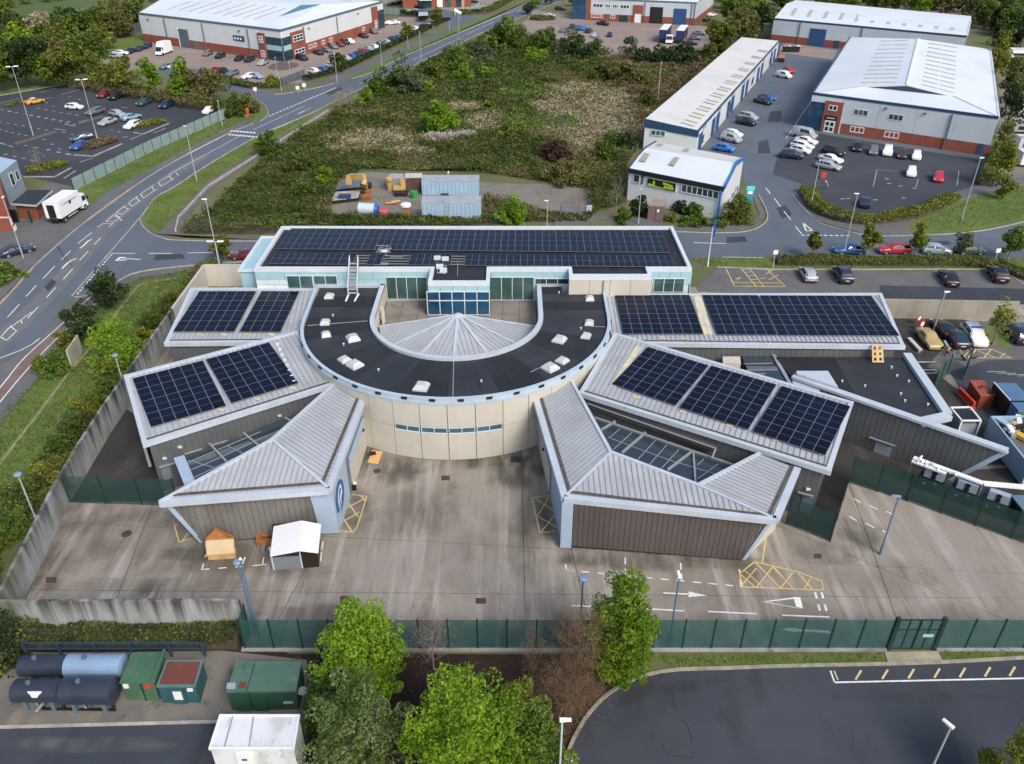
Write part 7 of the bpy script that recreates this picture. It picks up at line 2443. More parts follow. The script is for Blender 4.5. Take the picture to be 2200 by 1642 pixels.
MB().box(W(1265,462)+V(0,0,1.1),(.9,.4,1.0)).build('body',M_BLUEP,t)
for s in(-.3,.3):
 MB().box(W(1265,462)+V(s,0,.3),(.1,.1,.6)).build('leg',M_STEELP,t)
t=thing('totem_sign','turquoise totem sign at the corner of the estate road','sign',W(1607,441))
MB().box(W(1607,441)+V(0,0,1.4),(1.2,.2,2.8)).build('board',mat('totem_teal',(.03,.25,.35),.5),t)
MB().box(W(1607,441)+V(0,-.02,2.9),(1.3,.3,.7)).build('top_panel',mat('totem_aqua',(.12,.55,.6),.5),t)
MB().box(W(1607,441)+V(0,-.13,2.2),(.8,.04,.45)).build('white_panel',M_WHITEP,t)
for i in range(4):
 c=W(1686+i*8.5,112)
 t=thing('wheelie_bin',['black wheelie bin at the far left of four by the far right warehouse','second black wheelie bin of four by the far right warehouse','third black wheelie bin of four by the far right warehouse','last black wheelie bin of four, nearest the blue roller door'][i],'bin',c,'black wheelie bins')
 MB().hexa([c+V(-.6,-.5,0),c+V(.6,-.5,0),c+V(.6,.5,0),c+V(-.6,.5,0)],[c+V(-.75,-.6,1.7),c+V(.75,-.6,1.7),c+V(.75,.6,1.7),c+V(-.75,.6,1.7)]).build('body',M_BLACK,t)
 MB().box(c+V(0,.1,1.78),(1.6,1.4,.14)).build('lid',M_WHITEP if i%2 else M_STEELP,t)
t,p,h=topbox('skip','small orange skip at the end of the white units','skip',[(1675,117),(1688,118),(1686,125),(1672,124)],134,M_BLACK,mat('skip_orange',(.45,.14,.04),.6))
t=thing('traffic_board','leaning red and white road work board in the estate car park','sign',W(1774,393))
q0,q1=W(1778,401),W(1770,370,0)
MB().beam(W(1778,402),W(1774,390,2.0),.25,.1).build('white_post',M_WHITEP,t)
MB().box(W(1768,384)+V(0,0,.6),(.9,.1,1.1)).build('red_board',M_SIGNR,t)
t=thing('fire_hydrant','small orange-red marker post beside the junction bushes','marker',W(533,247))
MB().box(W(533,248)+V(0,0,.8),(.5,.4,1.6)).build('body',mat('marker_orange',(.55,.12,.04),.6),t)
MB().box(W(530,252)+V(0,0,.3),(.6,.5,.6)).build('base',mat('marker_orange',(.55,.12,.04),.6),t)
for u,v,lab in((550,205,'white keep-left sign at the left side of the junction mouth'),(641,202,'white traffic sign on the island at the junction mouth'),(655,196,'pair of white round signs beside the junction mouth')):
 t=thing('traffic_sign',lab,'sign',W(u,v))
 MB().tube(W(u,v),W(u,v)+V(0,0,1.6),.06,n=6).build('post',M_POLE,t)
 MB().box(W(u,v)+V(0,-.08,1.5),(.9,.06,.9)).build('plate',M_WHITEP,t)
for i in range(3):
 u,v=(991,30,)[0]-12+i*5,24+i*3
 t=thing('traffic_sign',['tall white round sign at the far junction corner','middle white round sign at the far junction corner','low white round sign at the far junction corner'][i],'sign',W(u,v+12))
 MB().tube(W(u,v+12),W(u,v+12)+V(0,0,2),.08,n=6).build('post',M_POLE,t)
 MB().tube(W(u,v+12)+V(0,-.1,2.4),W(u,v+12)+V(0,-.16,2.4),.6,n=14).build('plate',M_WHITEP,t)
t=thing('display_board','two-panel weathered concrete slab standing among the roadside shrubs','concrete slab',W(165,770))
a,b=W(157,792),W(180,757)
for k in(0,1):
 p,q=lerp(a,b,k/2+.01),lerp(a,b,(k+1)/2-.01)
 d=(q-p).normalized();s=V(-d.y,d.x)*.2
 MB().prism([p,q,q+s,p+s],0,2.3-k*.0).build('panel',layered('mossy_slab',(.4,.39,.31),[((.28,.27,.17),.6,.42,.64,.8,None),((.16,.16,.12),1.5,.54,.72,.6,(2,2,.3))],.9,.1,4),t)
t=thing('bus_shelter','glass-roofed bin shelter beside the yellow-green tree at the far car park','shelter',W(910,42))
MB().prism(WL([(899,26),(920,26),(920,33),(899,34)],2.6),2.5,2.65).build('roof',mat('shelter_roof',(.4,.46,.52),.4),t)
MB().prism(WL([(900,43),(919,43),(919,39),(900,39)]),0,2.5).build('wall',M_TEAL,t)
# vehicles
PAINT={'white':(.74,.75,.75),'silver':(.42,.45,.48),'grey':(.16,.18,.2),'black':(.012,.013,.016),'navy':(.014,.026,.06),'blue':(.02,.09,.26),'bright blue':(.02,.16,.5),'pale blue':(.3,.42,.52),'red':(.42,.025,.04),'maroon':(.16,.014,.024),'yellow':(.6,.33,.06),'green':(.03,.07,.06),'tan':(.42,.31,.13),'brown':(.05,.03,.028)}
def paint(c):
 return mat('paint_'+c.replace(' ','_'),PAINT[c],.32,.25 if c in('silver','grey','pale blue') else 0,0,coat=.6)
M_TYRE=mat('tyre_rubber',(.015,.015,.016),.85,var=0)
M_RIM=mat('alloy_rim',(.4,.41,.42),.35,metal=.6,var=0)
M_CGLASS=mat('car_glass',(.012,.016,.022),.05,var=0,spec=.8)
M_TAIL=mat('tail_lens',(.45,.02,.015),.3,var=0)
M_HEAD=mat('head_lens',(.7,.72,.74),.15,var=0)
M_PLATE=mat('plate_pale',(.65,.62,.45),.5,var=0)
KINDS={'hatch':(4.05,1.76,1.47,.9,.96,.25,.42,.82,.965,.98,.2),'saloon':(4.65,1.82,1.43,.9,.94,.29,.45,.71,.86,.98,.2),'estate':(4.65,1.82,1.47,.9,.96,.28,.44,.88,.98,.98,.2),'suv':(4.55,1.9,1.68,1.04,1.08,.25,.40,.85,.965,1.08,.26),'mpv':(4.4,1.84,1.66,1.0,1.04,.2,.38,.88,.98,1.04,.2),'van':(5.2,2.0,2.15,1.15,1.25,.13,.29,.975,.995,1.3,.26),'minivan':(4.4,1.82,1.82,1.06,1.12,.18,.34,.965,.99,1.15,.22),'pickup':(5.2,1.88,1.76,1.06,1.1,.25,.38,.6,.66,1.02,.3),'coupe':(4.3,1.8,1.32,.86,.9,.3,.47,.66,.9,.95,.17)}
CARM={}
def car_parts(kind):
 if kind in CARM:
  return CARM[kind]
 L,Wd,H,hb,bz,f0,f1,f2,f3,bt,cl=KINDS[kind]
 X=lambda f:L/2-f*L
 w=Wd/2
 S=[(0,hb*.62,.80,None),(.02,hb*.78,.92,None),(.07,hb*.88,.98,None),(.16 if f0>.18 else.1,hb*.97,1,None),(f0,hb+.02,1,hb+.04),(lerp(f0,f1,.5),bz,1,lerp(hb+.06,H-.05,.6)),(f1,bz,1,H-.03),(lerp(f1,f2,.5),bz,1,H),(f2,bz+.02,1,H-.05),(lerp(f2,f3,.5),bz+.02,.99,lerp(H-.05,bt,.45)),(f3,bt,.97,bt+.03),(max(.985,f3+.004),bt*.96,.95,None),(1.0,bt*.7,.86,None)]
 if kind=='pickup':
  S[-3]=(f3,bt,1,bt+.02)
 rows=[]
 for f,z,ws,rz in S:
  x=X(f)
  W_=w*ws
  rt=rz if rz is not None else z+.03
  rw=W_*(.9 if rz is None or rz<z+.1 else(.72 if kind not in('van','minivan') else.84))
  half=[(W_*.86,cl),(W_,cl+.16),(W_*1.0,lerp(cl,z,.62)),(W_*.965,z),(rw,rt-.02),(rw*.7,rt+.012),(0,rt+.025)]
  rows.append([(x,-a,b) for a,b in half]+[(x,a,b) for a,b in half[-2::-1]])
 mb=MB()
 n=len(rows[0])
 for r in rows:
  mb.v+=r
 for i in range(len(rows)-1):
  for j in range(n-1):
   mb.f.append([i*n+j,i*n+j+1,(i+1)*n+j+1,(i+1)*n+j]);mb.m.append(0)
  mb.f.append([i*n,(i+1)*n,(i+1)*n+n-1,i*n+n-1]);mb.m.append(0)
 mb.f.append(list(range(n))[::-1]);mb.m.append(0)
 mb.f.append(list(range((len(rows)-1)*n,len(rows)*n)));mb.m.append(0)
 body=mb.mesh('car_body',paint('white'),True)
 def rp(i,j):
  return Vector(rows[i][j])
 e=.012
 def quad(a,b,c,d,ins,out):
  m=MB()
  c0=(a+b+c+d)/4
  q=[lerp(p,c0,ins)+out for p in(a,b,c,d)]
  m.hexa([p-out*1.2 for p in q],q)
  return m
 G={}
 up=Vector((.012,0,.018))
 a,b=rp(4,4),rp(4,n-5)
 c,d=rp(6,n-5),rp(6,4)
 G['windscreen']=[quad(lerp(a,d,.08),lerp(b,c,.08),lerp(b,c,.9),lerp(a,d,.9),.05,up).mesh('windscreen',M_CGLASS)]
 if kind not in('van',):
  a,b,c,d=rp(10,4),rp(10,n-5),rp(8,n-5),rp(8,4)
  G['rear_window']=[quad(lerp(a,d,.2),lerp(b,c,.2),lerp(b,c,.9),lerp(a,d,.9),.07,Vector((-.014,0,.014))).mesh('rear_window',M_CGLASS)]
 sw=[]
 for sgn,js,jr in((-1,3,4),(1,n-4,n-5)):
  xs=[(4,.55,7,0)] if kind in('van','minivan') else[(4,.55,7,0),(7,0,9,0)]
  for k,(i0,t0,i1,t1) in enumerate(xs):
   lo0=lerp(rp(i0,js),rp(i0+1,js),t0);hi0=lerp(rp(5,jr),rp(6,jr),.75) if i0==4 else rp(i0,jr)
   lo1=rp(i1,js);hi1=rp(i1,jr) if i1!=9 else rp(8,jr)
   if i0==7:
    lo0=lerp(lo0,lo1,.05);hi0=lerp(hi0,hi1,.05)
   pts=[lo0,lo1,hi1,hi0]
   o=Vector((0,sgn*.02,.004))
   sw.append(quad(lerp(pts[0],pts[3],.08),lerp(pts[1],pts[2],.08),lerp(pts[1],pts[2],.88),lerp(pts[0],pts[3],.88),.05,o).mesh('side_window',M_CGLASS))
 G['side_window']=sw
 rw_=.33 if kind not in('suv','van','pickup') else.37
 wh=MB().tube((0,-.1,0),(0,.1,0),rw_,n=14).mesh('wheel',M_TYRE)
 rm=MB().tube((0,-.112,0),(0,.112,0),rw_*.62,n=10).mesh('rim',M_RIM)
 hl=MB().box((0,0,0),(.14,.34,.16)).mesh('headlight',M_HEAD)
 tl=MB().box((0,0,0),(.1,.26,.22)).mesh('tail_light',M_TAIL)
 pt=MB().box((0,0,0),(.04,.52,.12)).mesh('number_plate',M_PLATE)
 mi=MB().box((0,0,0),(.14,.2,.14)).mesh('mirror',M_BLACK)
 bp=MB().box((0,0,0),(.06,Wd*.8,.2)).mesh('bumper',M_BLACK)
 CARM[kind]=(body,G,wh,rm,hl,tl,pt,mi,bp,rw_)
 return CARM[kind]
def sub(name,me,parent,loc,m=None):
 o=bpy.data.objects.new(name,me)
 COL.objects.link(o)
 o.parent=parent
 o.location=loc
 return o
def car(label,u,v,dx,dy,kind,col,lvl=1,z=0.03,group=None,sc=1.0,cat='car',name='parked_car'):
 p=W(u,v,.55)
 q=W(u+dx,v+dy,.55)
 hd=math.atan2(q.y-p.y,q.x-p.x)
 body,G,wh,rm,hl,tl,pt,mi,bp,rw_=car_parts(kind)
 L,Wd,H,hb,bz,f0,f1,f2,f3,bt,cl=KINDS[kind]
 t=thing(name,label,cat,V(p.x,p.y,z),group,hd)
 t.scale=(sc,sc,sc)
 b=sub('body',body,t,(0,0,0))
 b.material_slots[0].link='OBJECT'
 b.material_slots[0].material=paint(col)
 for nm,ms in G.items():
  for me in ms:
   sub(nm,me,t,(0,0,0))
 for sx in(.31,-.3):
  for sy in(-1,1):
   w_=sub('wheel',wh,t,(sx*L,sy*(Wd/2-.085),rw_))
   if lvl>1:
    sub('rim',rm,w_,(0,0,0))
 if lvl>0:
  for sy in(-1,1):
   sub('headlight',hl,t,(L/2-.1,sy*Wd*.34,hb*.74))
   sub('tail_light',tl,t,(-L/2+.06,sy*Wd*.38,bt*.82))
 if lvl>1:
  sub('number_plate',pt,t,(-L/2-.005,0,bt*.6))
  sub('number_plate',pt,t,(L/2+.0,0,.42))
  sub('bumper',bp,t,(-L/2+.0,0,.36))
  for sy in(-1,1):
   sub('mirror',mi,t,(L/2-(f0+.06)*L,sy*(Wd/2+.08),bz+.04))
 return t
def roofcol(t,col):
 k=[c for c in t.children if c.name.startswith('body')][0]
 return k
t=car('yellow coupe with a pale roof beside the narrow planted strip in the left car park',74,218,20,-4,'coupe','yellow')
L,Wd,H=KINDS['coupe'][:3]
sub('roof_panel',MB().box((-.25,0,H+.012),(1.0,1.15,.03)).mesh('roof_panel',M_WHITEP),t,(0,0,0))
G1='cars parked in the left car park'
for a in(('white hatchback alone between the two twin-headed lamps',160,230,20,1,'hatch','white'),('blue-grey estate crossed by the right twin-headed lamp column',205,240,-20,6,'estate','grey'),('silver hatchback at the top of the cluster of four in the left car park',252,245,20,4,'hatch','silver'),('silver-blue saloon at the lower left of the cluster of four',231,262,-20,7,'saloon','silver'),('pale blue saloon at the right of the cluster of four',281,252,20,-5,'saloon','pale blue'),('white estate next to the green planted island',285,269,-20,8,'estate','white'),('maroon estate at the back edge of the left car park',224,203,-20,9,'estate','maroon'),('black off-roader towing a trailer at the back of the left car park',250,208,-20,8,'suv','black'),('dark green saloon below the leafy tree at the car park edge',310,220,-20,8,'saloon','green'),('navy people carrier at the car park edge under the brown bush',359,226,-20,9,'mpv','navy'),('white hatchback half behind the bush at the right corner of the left car park',449,238,-20,10,'hatch','white'),('navy estate just above the brown planted island',177,297,-20,3,'estate','navy'),('blue saloon touching the left end of the brown planted island',172,313,-20,9,'saloon','blue')):
 car(*a,group=G1)
t=thing('trailer','low black trailer hitched behind the black off-roader','trailer',W(276,205,.4),None,math.atan2(*(W(276,205)-W(296,197)).yx))
sub('bed',MB().box((0,0,.5),(3.2,1.7,.3)).mesh('bed',M_BLACK),t,(0,0,0))
for sy in(-1,1):
 sub('wheel',MB().tube((0,sy*.8,.3),(0,sy*1.0,.3),.3,n=10).mesh('wheel',M_TYRE),t,(0,0,0))
G2='cars around the upper left warehouse'
for a in(('white saloon at the outer end of the row left of the white high van',259,114,20,0,'saloon','white'),('pale hatchback in front of the white saloon at the yard entrance',250,121,20,1,'hatch','silver'),('dark saloon beside the white saloon in the row by the grass bank',281,110,-20,9,'saloon','black'),('navy saloon third in the row by the grass bank',300,105,-20,9,'saloon','navy'),('navy estate beside the white high van',316,99,-20,9,'estate','navy'),('grey estate first along the brick wall right of the grey roller door',446,115,-20,9,'estate','grey'),('black saloon second along the brick wall right of the grey roller door',473,120,-20,9,'saloon','black'),('black hatchback third along the brick wall, below the blue sign board',514,126,-20,9,'hatch','black'),('black estate fourth along the brick wall, beside the brick tower',536,128,-20,9,'estate','black'),('silver-blue saloon in front of the left brick tower',565,135,-20,9,'saloon','silver'),('grey-blue saloon behind the two leafy trees at the yard edge',358,143,-20,5,'saloon','grey'),('white saloon between the two leafy trees at the yard edge',376,142,-20,5,'saloon','white'),('red hatchback just above the brown bush',470,151,20,2,'hatch','red'),('black hatchback beside the red one above the brown bush',481,153,20,5,'hatch','black'),('blue-grey estate above the brown bush by the hedge end',499,158,-20,7,'estate','grey'),('white estate nosing into the dark hedge left of the glazed corner',535,164,-20,4,'estate','white'),('pale blue hatchback at the hedge below the glazed corner',551,164,20,4,'hatch','pale blue'),('dark blue off-roader at the right foot of the glazed corner',649,125,20,5,'suv','navy'),('black saloon first along the long brick base right of the brick tower',684,113,20,6,'saloon','black'),('grey hatchback second along the long brick base',702,108,20,5,'hatch','grey'),('dark grey estate third along the long brick base',716,100,20,7,'estate','grey'),('maroon hatchback fourth along the long brick base',731,96,20,7,'hatch','maroon'),('black estate fifth along the long brick base',741,91,20,7,'estate','black'),('white saloon sixth along the long brick base',752,89,20,7,'saloon','white'),('black saloon standing alone before the long brick base',781,77,20,6,'saloon','black'),('dark grey off-roader below the far brick tower',802,68,20,6,'suv','grey'),('white saloon right of the far glazed end of the upper left warehouse',838,50,20,-1,'saloon','white'),('white coupe behind the white saloon at the far glazed end',848,48,20,1,'coupe','white'),('white estate at the hedge, lowest of the long hedge-side row',677,154,20,4,'estate','white'),('blue saloon second in the long hedge-side row',696,150,20,5,'saloon','blue'),('white hatchback third in the hedge-side row, beside the small tree',711,141,20,4,'hatch','white'),('silver hatchback in the hedge-side row just right of the small tree',746,127,20,5,'hatch','silver'),('blue hatchback in the hedge-side row beside the silver one',758,123,20,6,'hatch','blue'),('dark navy saloon in the middle of the hedge-side row',769,117,20,6,'saloon','navy'),('red estate in the middle of the hedge-side row',780,112,20,6,'estate','maroon'),('pale blue saloon above the red estate in the hedge-side row',793,106,20,6,'saloon','pale blue'),('white hatchback in the hedge-side row before the second road lamp',807,103,20,6,'hatch','white'),('dark green estate in the hedge-side row behind the second road lamp',820,96,20,6,'estate','green'),('silver saloon in the hedge-side row right of the second road lamp',833,92,20,5,'saloon','silver'),('dark blue saloon near the upper end of the hedge-side row',845,84,20,6,'saloon','navy'),('blue hatchback at the upper end of the hedge-side row by the pale tree',858,81,20,6,'hatch','blue'),('white estate by the hedge beyond the pale tree',894,63,20,4,'estate','white'),('navy saloon beyond the white estate near the hedge corner',912,57,20,4,'saloon','navy'),('silver hatchback last before the hedge corner at the far junction',922,56,20,4,'hatch','silver'),('black saloon left of the red brick office at the top edge',843,9,20,-3,'saloon','black'),('navy saloon beside the black one left of the brick office',857,6,20,-3,'saloon','navy'),('red hatchback in front of the brick office at the top edge',880,9,20,3,'hatch','red'),('black pickup in front of the brick office awning',903,15,20,2,'pickup','black'),('red van right of the brick office at the top edge',995,6,20,-1,'minivan','red'),('black estate right of the red van at the top edge',1016,4,20,-2,'estate','black'),('pale saloon behind the mesh fence by the far hedge',1030,13,20,-4,'saloon','silver')):
 car(*a,lvl=0,group=G2)
G3='cars in the top centre workshop yard'
for a in(('black estate under the hedge at the workshop yard entrance',1204,19,20,1,'estate','black'),('white van body on the round planted island',1181,34,20,1,'coupe','white'),('navy hatchback at the left end of the workshop yard',1174,68,6,-14,'hatch','navy'),('grey saloon leftmost of the slanting row of blue cars',1210,65,20,-13,'saloon','grey'),('dark blue hatchback second of the slanting row of blue cars',1230,57,20,-12,'hatch','navy'),('blue saloon third of the slanting row of blue cars',1243,60,20,-12,'saloon','blue'),('light blue saloon fourth of the slanting row of blue cars',1254,61,20,-12,'saloon','bright blue'),('dark navy saloon fifth of the slanting row of blue cars',1265,66,20,-12,'saloon','navy'),('silver estate at the right end of the slanting row',1279,76,20,-13,'estate','silver'),('small black pickup in front of the workshop windows',1295,51,20,3,'pickup','black'),('navy hatchback alone in the middle of the workshop yard',1310,75,4,-12,'hatch','navy'),('white coupe by the workshop end wall',1529,32,20,-2,'coupe','white'),('black hatchback below the white coupe by the workshop end wall',1521,43,20,-2,'hatch','black'),('black saloon lowest in the line right of the curtain trailers',1484,93,20,1,'saloon','black'),('grey hatchback second in the line right of the curtain trailers',1493,82,20,1,'hatch','grey'),('dark grey saloon third in the line right of the curtain trailers',1502,72,20,1,'saloon','grey')):
 car(*a,lvl=0,group=G3)
G4='cars parked on the right-hand estate'
for a in(('white van outside the far end of the white units',1684,163,20,4,'minivan','white'),('red hatchback with a white load behind the white van',1694,152,20,7,'hatch','red'),('blue saloon outside the middle of the white units',1648,210,20,6,'saloon','blue'),('black saloon with pale roof beside the blue one at the white units',1639,218,20,5,'saloon','black'),('large black off-roader outside the white units',1603,263,20,4,'suv','black'),('silver people carrier behind the large black off-roader',1608,252,20,4,'mpv','silver'),('silver van outside the near end of the white units',1571,299,20,5,'minivan','silver'),('white hatchback behind the silver van at the near end of the white units',1575,288,20,4,'hatch','white'),('bright blue hatchback half hidden by the curved roof unit',1556,319,20,3,'hatch','bright blue'),('long silver van first in the row by the glazed corner of the big grey warehouse',1728,291,20,4,'van','silver'),('white saloon second in the row by the glazed corner',1732,303,20,4,'saloon','white'),('white estate third in the row by the glazed corner',1724,313,20,4,'estate','white'),('white hatchback fourth in the row by the glazed corner',1720,323,20,4,'hatch','white'),('navy off-roader last and lowest in the row by the glazed corner',1700,334,20,2,'suv','navy'),('black off-roader top of the middle trio in the estate car park',1790,327,20,6,'suv','black'),('white saloon between the black off-roader and the silver estate',1785,342,20,5,'saloon','white'),('silver estate lowest of the middle trio in the estate car park',1780,357,20,4,'estate','silver'),('black hatchback first from left along the brick base of the big grey warehouse',1842,317,-3,16,'hatch','black'),('grey hatchback second along the brick base of the big grey warehouse',1877,324,-2,16,'hatch','grey'),('white off-roader third along the brick base of the big grey warehouse',1907,326,-3,16,'suv','white'),('dark brown hatchback fourth along the brick base of the big grey warehouse',1938,332,-1,16,'hatch','brown'),('white hatchback with black roof fifth along the brick base of the big grey warehouse',1969,335,0,16,'hatch','white'),('white hatchback alone in a marked bay of the estate car park',1958,370,0,16,'hatch','white'),('red hatchback alone at the right of the estate car park',2016,381,0,16,'hatch','red'),('navy hatchback parked against the curved hedge',1859,435,1,-16,'hatch','navy')):
 car(*a,lvl=1,group=G4)
G5='cars along the road and staff car park behind the office'
for a in(('blue saloon behind the hedge at the road, leftmost of four',1826,537,-20,0,'saloon','blue'),('bright red estate parked on the road behind the hedge',1921,536,-20,0,'estate','red'),('pale blue hatchback on the road behind the hedge',2011,537,20,1,'hatch','pale blue'),('dark green hatchback on the road, rightmost of four',2083,538,20,0,'hatch','green'),('silver hatchback first from left in the staff car park',1736,590,-9,-15,'hatch','silver'),('navy off-roader second from left in the staff car park',1811,591,-9,-14,'suv','navy'),('black saloon alone right of centre in the staff car park',2038,597,-10,-15,'saloon','black'),('black van-like off-roader at the right end of the staff car park',2143,590,-10,-14,'suv','black'),('navy saloon parked beside the police car',2052,725,-12,-14,'saloon','navy'),('navy people carrier at the right edge beyond the small tree',2186,718,-12,-14,'mpv','navy'),('dark blue saloon on the forecourt below the brick building at the left',36,539,20,-5,'saloon','navy'),('maroon estate half hidden behind the left end of the office block',529,548,-20,0,'estate','maroon')):
 car(*a,lvl=2,group=G5)
t=car('stripped yellow-tan car shell beside the slim lamp',1996,728,12,14,'coupe','tan',1)
t=car('black low car behind the navy saloon beside the police car',2028,706,-12,-12,'coupe','black',1)
t=car('white police car with green and yellow checks beside the small tree',2092,722,12,15,'suv','white',2)
L,Wd,H=KINDS['suv'][:3]
for i in range(8):
 for sy in(-1,1):
  sub('check_panel',MB().box((L*(.36-.1*i),sy*(Wd/2+.005),.78),(L*.095,.02,.3)).mesh('check_panel',mat('check_yellow',(.6,.72,.03),.4) if i%2 else mat('check_green',(.02,.35,.2),.4)),t,(0,0,0))
sub('bonnet_edge',MB().box((L/2-.12,0,.66),(.1,Wd*.8,.12)).mesh('bonnet_edge',mat('check_yellow',(.6,.72,.03),.4)),t,(0,0,0))
sub('light_bar',MB().box((.1,0,H+.07),(.3,1.2,.12)).mesh('light_bar',mat('light_bar_blue',(.02,.1,.5),.2)),t,(0,0,0))
def lorry(label,u,v,dx,dy,Lb,Hb,boxm,cabm,roofm=None,cab=True,Wb=2.5,cat='lorry',sc=1.0):
 p,q=W(u,v,.6),W(u+dx,v+dy,.6)
 t=thing('lorry',label,cat,V(p.x,p.y,.03),None,math.atan2(q.y-p.y,q.x-p.x))
 t.scale=(sc,sc,sc)
 x1=Lb/2
 sub('load_body',MB().box((0,0,(1.1+Hb)/2),(Lb,Wb,Hb-1.1)).mesh('load_body',boxm),t,(0,0,0))
 sub('body_roof',MB().box((0,0,Hb+.03),(Lb+.06,Wb+.06,.08)).mesh('body_roof',roofm or boxm),t,(0,0,0))
 sub('chassis',MB().box((.4,0,.8),(Lb+.8,1.1,.45)).mesh('chassis',M_BLACK),t,(0,0,0))
 xs=[-Lb*.32,x1+1.0] if cab else[-Lb*.4,-Lb*.28,Lb*.3]
 if cab:
  c=MB()
  c.hexa([V(x1+.15,-1.15,.55),V(x1+2.1,-1.1,.5),V(x1+2.1,1.1,.5),V(x1+.15,1.15,.55)],[V(x1+.15,-1.1,2.7),V(x1+1.7,-1.0,2.65),V(x1+1.7,1.0,2.65),V(x1+.15,1.1,2.7)])
  sub('cab',c.mesh('cab',cabm),t,(0,0,0))
  g=MB().hexa([V(x1+1.99,-.98,1.45),V(x1+1.99,.98,1.45),V(x1+1.77,.9,2.45),V(x1+1.77,-.9,2.45)][::-1],[V(x1+2.01,-.98,1.45),V(x1+2.01,.98,1.45),V(x1+1.79,.9,2.45),V(x1+1.79,-.9,2.45)][::-1])
  sub('windscreen',g.mesh('windscreen',M_CGLASS),t,(0,0,0))
  for sy in(-1,1):
   sub('side_window',MB().box((x1+1.15,sy*1.08,1.95),(.9,.06,.75)).mesh('side_window',M_CGLASS),t,(0,0,0))
   sub('mirror',MB().box((x1+1.8,sy*1.3,1.9),(.14,.25,.5)).mesh('mirror',M_BLACK),t,(0,0,0))
 wh=MB().tube((0,-.16,0),(0,.16,0),.48,n=14).mesh('wheel',M_TYRE)
 rm=MB().tube((0,-.172,0),(0,.172,0),.27,n=10).mesh('rim',M_RIM)
 for x in xs:
  for sy in(-1,1):
   w_=sub('wheel',wh,t,(x,sy*.98,.48))
   sub('rim',rm,w_,(0,0,0))
 for sy in(-1,1):
  sub('side_rail',MB().box((.2,sy*1.2,.75),(Lb*.45,.06,.12)).mesh('side_rail',M_WFRAME),t,(0,0,0))
 return t
t=lorry('white box lorry with its rear open beside the gatehouse',141,462,20,-13,6.0,3.6,M_WHITEP,M_WHITEP,sc=1.0)
sub('rear_opening',MB().box((-3.02,.1,2.2),(.05,1.2,2.1)).mesh('rear_opening',M_BLACK),t,(0,0,0))
for i in range(7):
 sub('side_lettering',MB().box((-1.9+i*.62,-1.262,2.95),(.3+.12*(i%3),.012,.3-.06*(i%2))).mesh('side_lettering',mat('pale_grey_print',(.3,.33,.36),.6)),t,(0,0,0))
sub('side_emblem',MB().box((.15,-1.263,2.75),(.6,.014,.55)).mesh('side_emblem',M_BLACK),t,(0,0,0))
p,q=W(352,112,.6),W(332,119,.6)
t=thing('luton_van','tall white high-roofed van parked by the brick wall of the upper left warehouse','van',V(p.x,p.y,.03),None,math.atan2(q.y-p.y,q.x-p.x))
mb=MB()
mb.hexa([V(-3.4,-1.15,.5),V(1.4,-1.15,.5),V(1.4,1.15,.5),V(-3.4,1.15,.5)],[V(-3.2,-1.1,3.5),V(1.2,-1.1,3.7),V(1.2,1.1,3.7),V(-3.2,1.1,3.5)])
sub('load_body',mb.mesh('load_body',M_WHITEP),t,(0,0,0))
sub('cab',MB().hexa([V(1.4,-1.1,.45),V(3.4,-1.0,.45),V(3.4,1.0,.45),V(1.4,1.1,.45)],[V(1.2,-1.05,3.6),V(1.9,-.95,2.6),V(1.9,.95,2.6),V(1.2,1.05,3.6)]).mesh('cab',M_WHITEP),t,(0,0,0))
sub('windscreen',MB().hexa([V(2.98,-.9,1.25),V(2.98,.9,1.25),V(2.12,.85,2.35),V(2.12,-.85,2.35)],[V(3.02,-.9,1.28),V(3.02,.9,1.28),V(2.16,.85,2.38),V(2.16,-.85,2.38)]).mesh('windscreen',M_CGLASS),t,(0,0,0))
for sy in(-1,1):
 sub('side_window',MB().box((1.9,sy*1.03,1.85),(.8,.06,.7)).mesh('side_window',M_CGLASS),t,(0,0,0))
 for x in(-2.2,2.4):
  sub('wheel',MB().tube((x,sy*.95,.4),(x,sy*1.17,.4),.4,n=12).mesh('wheel',M_TYRE),t,(0,0,0))
M_CURT=mat('navy_curtain',(.02,.035,.1),.5,var=.1)
lorry('dark blue curtain-sided trailer, left of the two at the workshop',1428,82,-13,16,12.0,4.0,M_CURT,M_CURT,M_WHITEP,cab=False)
lorry('navy curtain-sided trailer with white roof, right of the two at the workshop',1464,84,-12,16,12.0,4.0,M_CURT,M_CURT,M_WHITEP,cab=False)
t=lorry('white lorry tractor unit between the two curtain-sided trailers',1440,88,-13,16,2.6,1.4,M_BLACK,M_WHITEP)
p,q=W(2172,885,.6),W(2196,912,.6)
t=thing('dark_lorry','black tipper lorry with a blue cab roof at the right edge','lorry',V(p.x,p.y,.06),None,math.atan2(q.y-p.y,q.x-p.x))
sub('load_body',MB().box((-.9,0,1.4),(3.4,2.2,1.9)).mesh('load_body',M_BLACK),t,(0,0,0))
sub('body_roof',MB().box((-.9,.1,2.4),(3.2,2.0,.1)).mesh('body_roof',mat('slate_blue_roof',(.08,.16,.28),.4)),t,(0,0,0))
sub('white_edge',MB().box((-.9,-1.08,2.46),(3.4,.1,.1)).mesh('white_edge',M_WHITEP),t,(0,0,0))
sub('cab',MB().hexa([V(.9,-1.05,.5),V(2.8,-1,.5),V(2.8,1,.5),V(.9,1.05,.5)],[V(.9,-1,2.3),V(2.3,-.95,2.25),V(2.3,.95,2.25),V(.9,1,2.3)]).mesh('cab',mat('slate_blue_roof',(.08,.16,.28),.4)),t,(0,0,0))
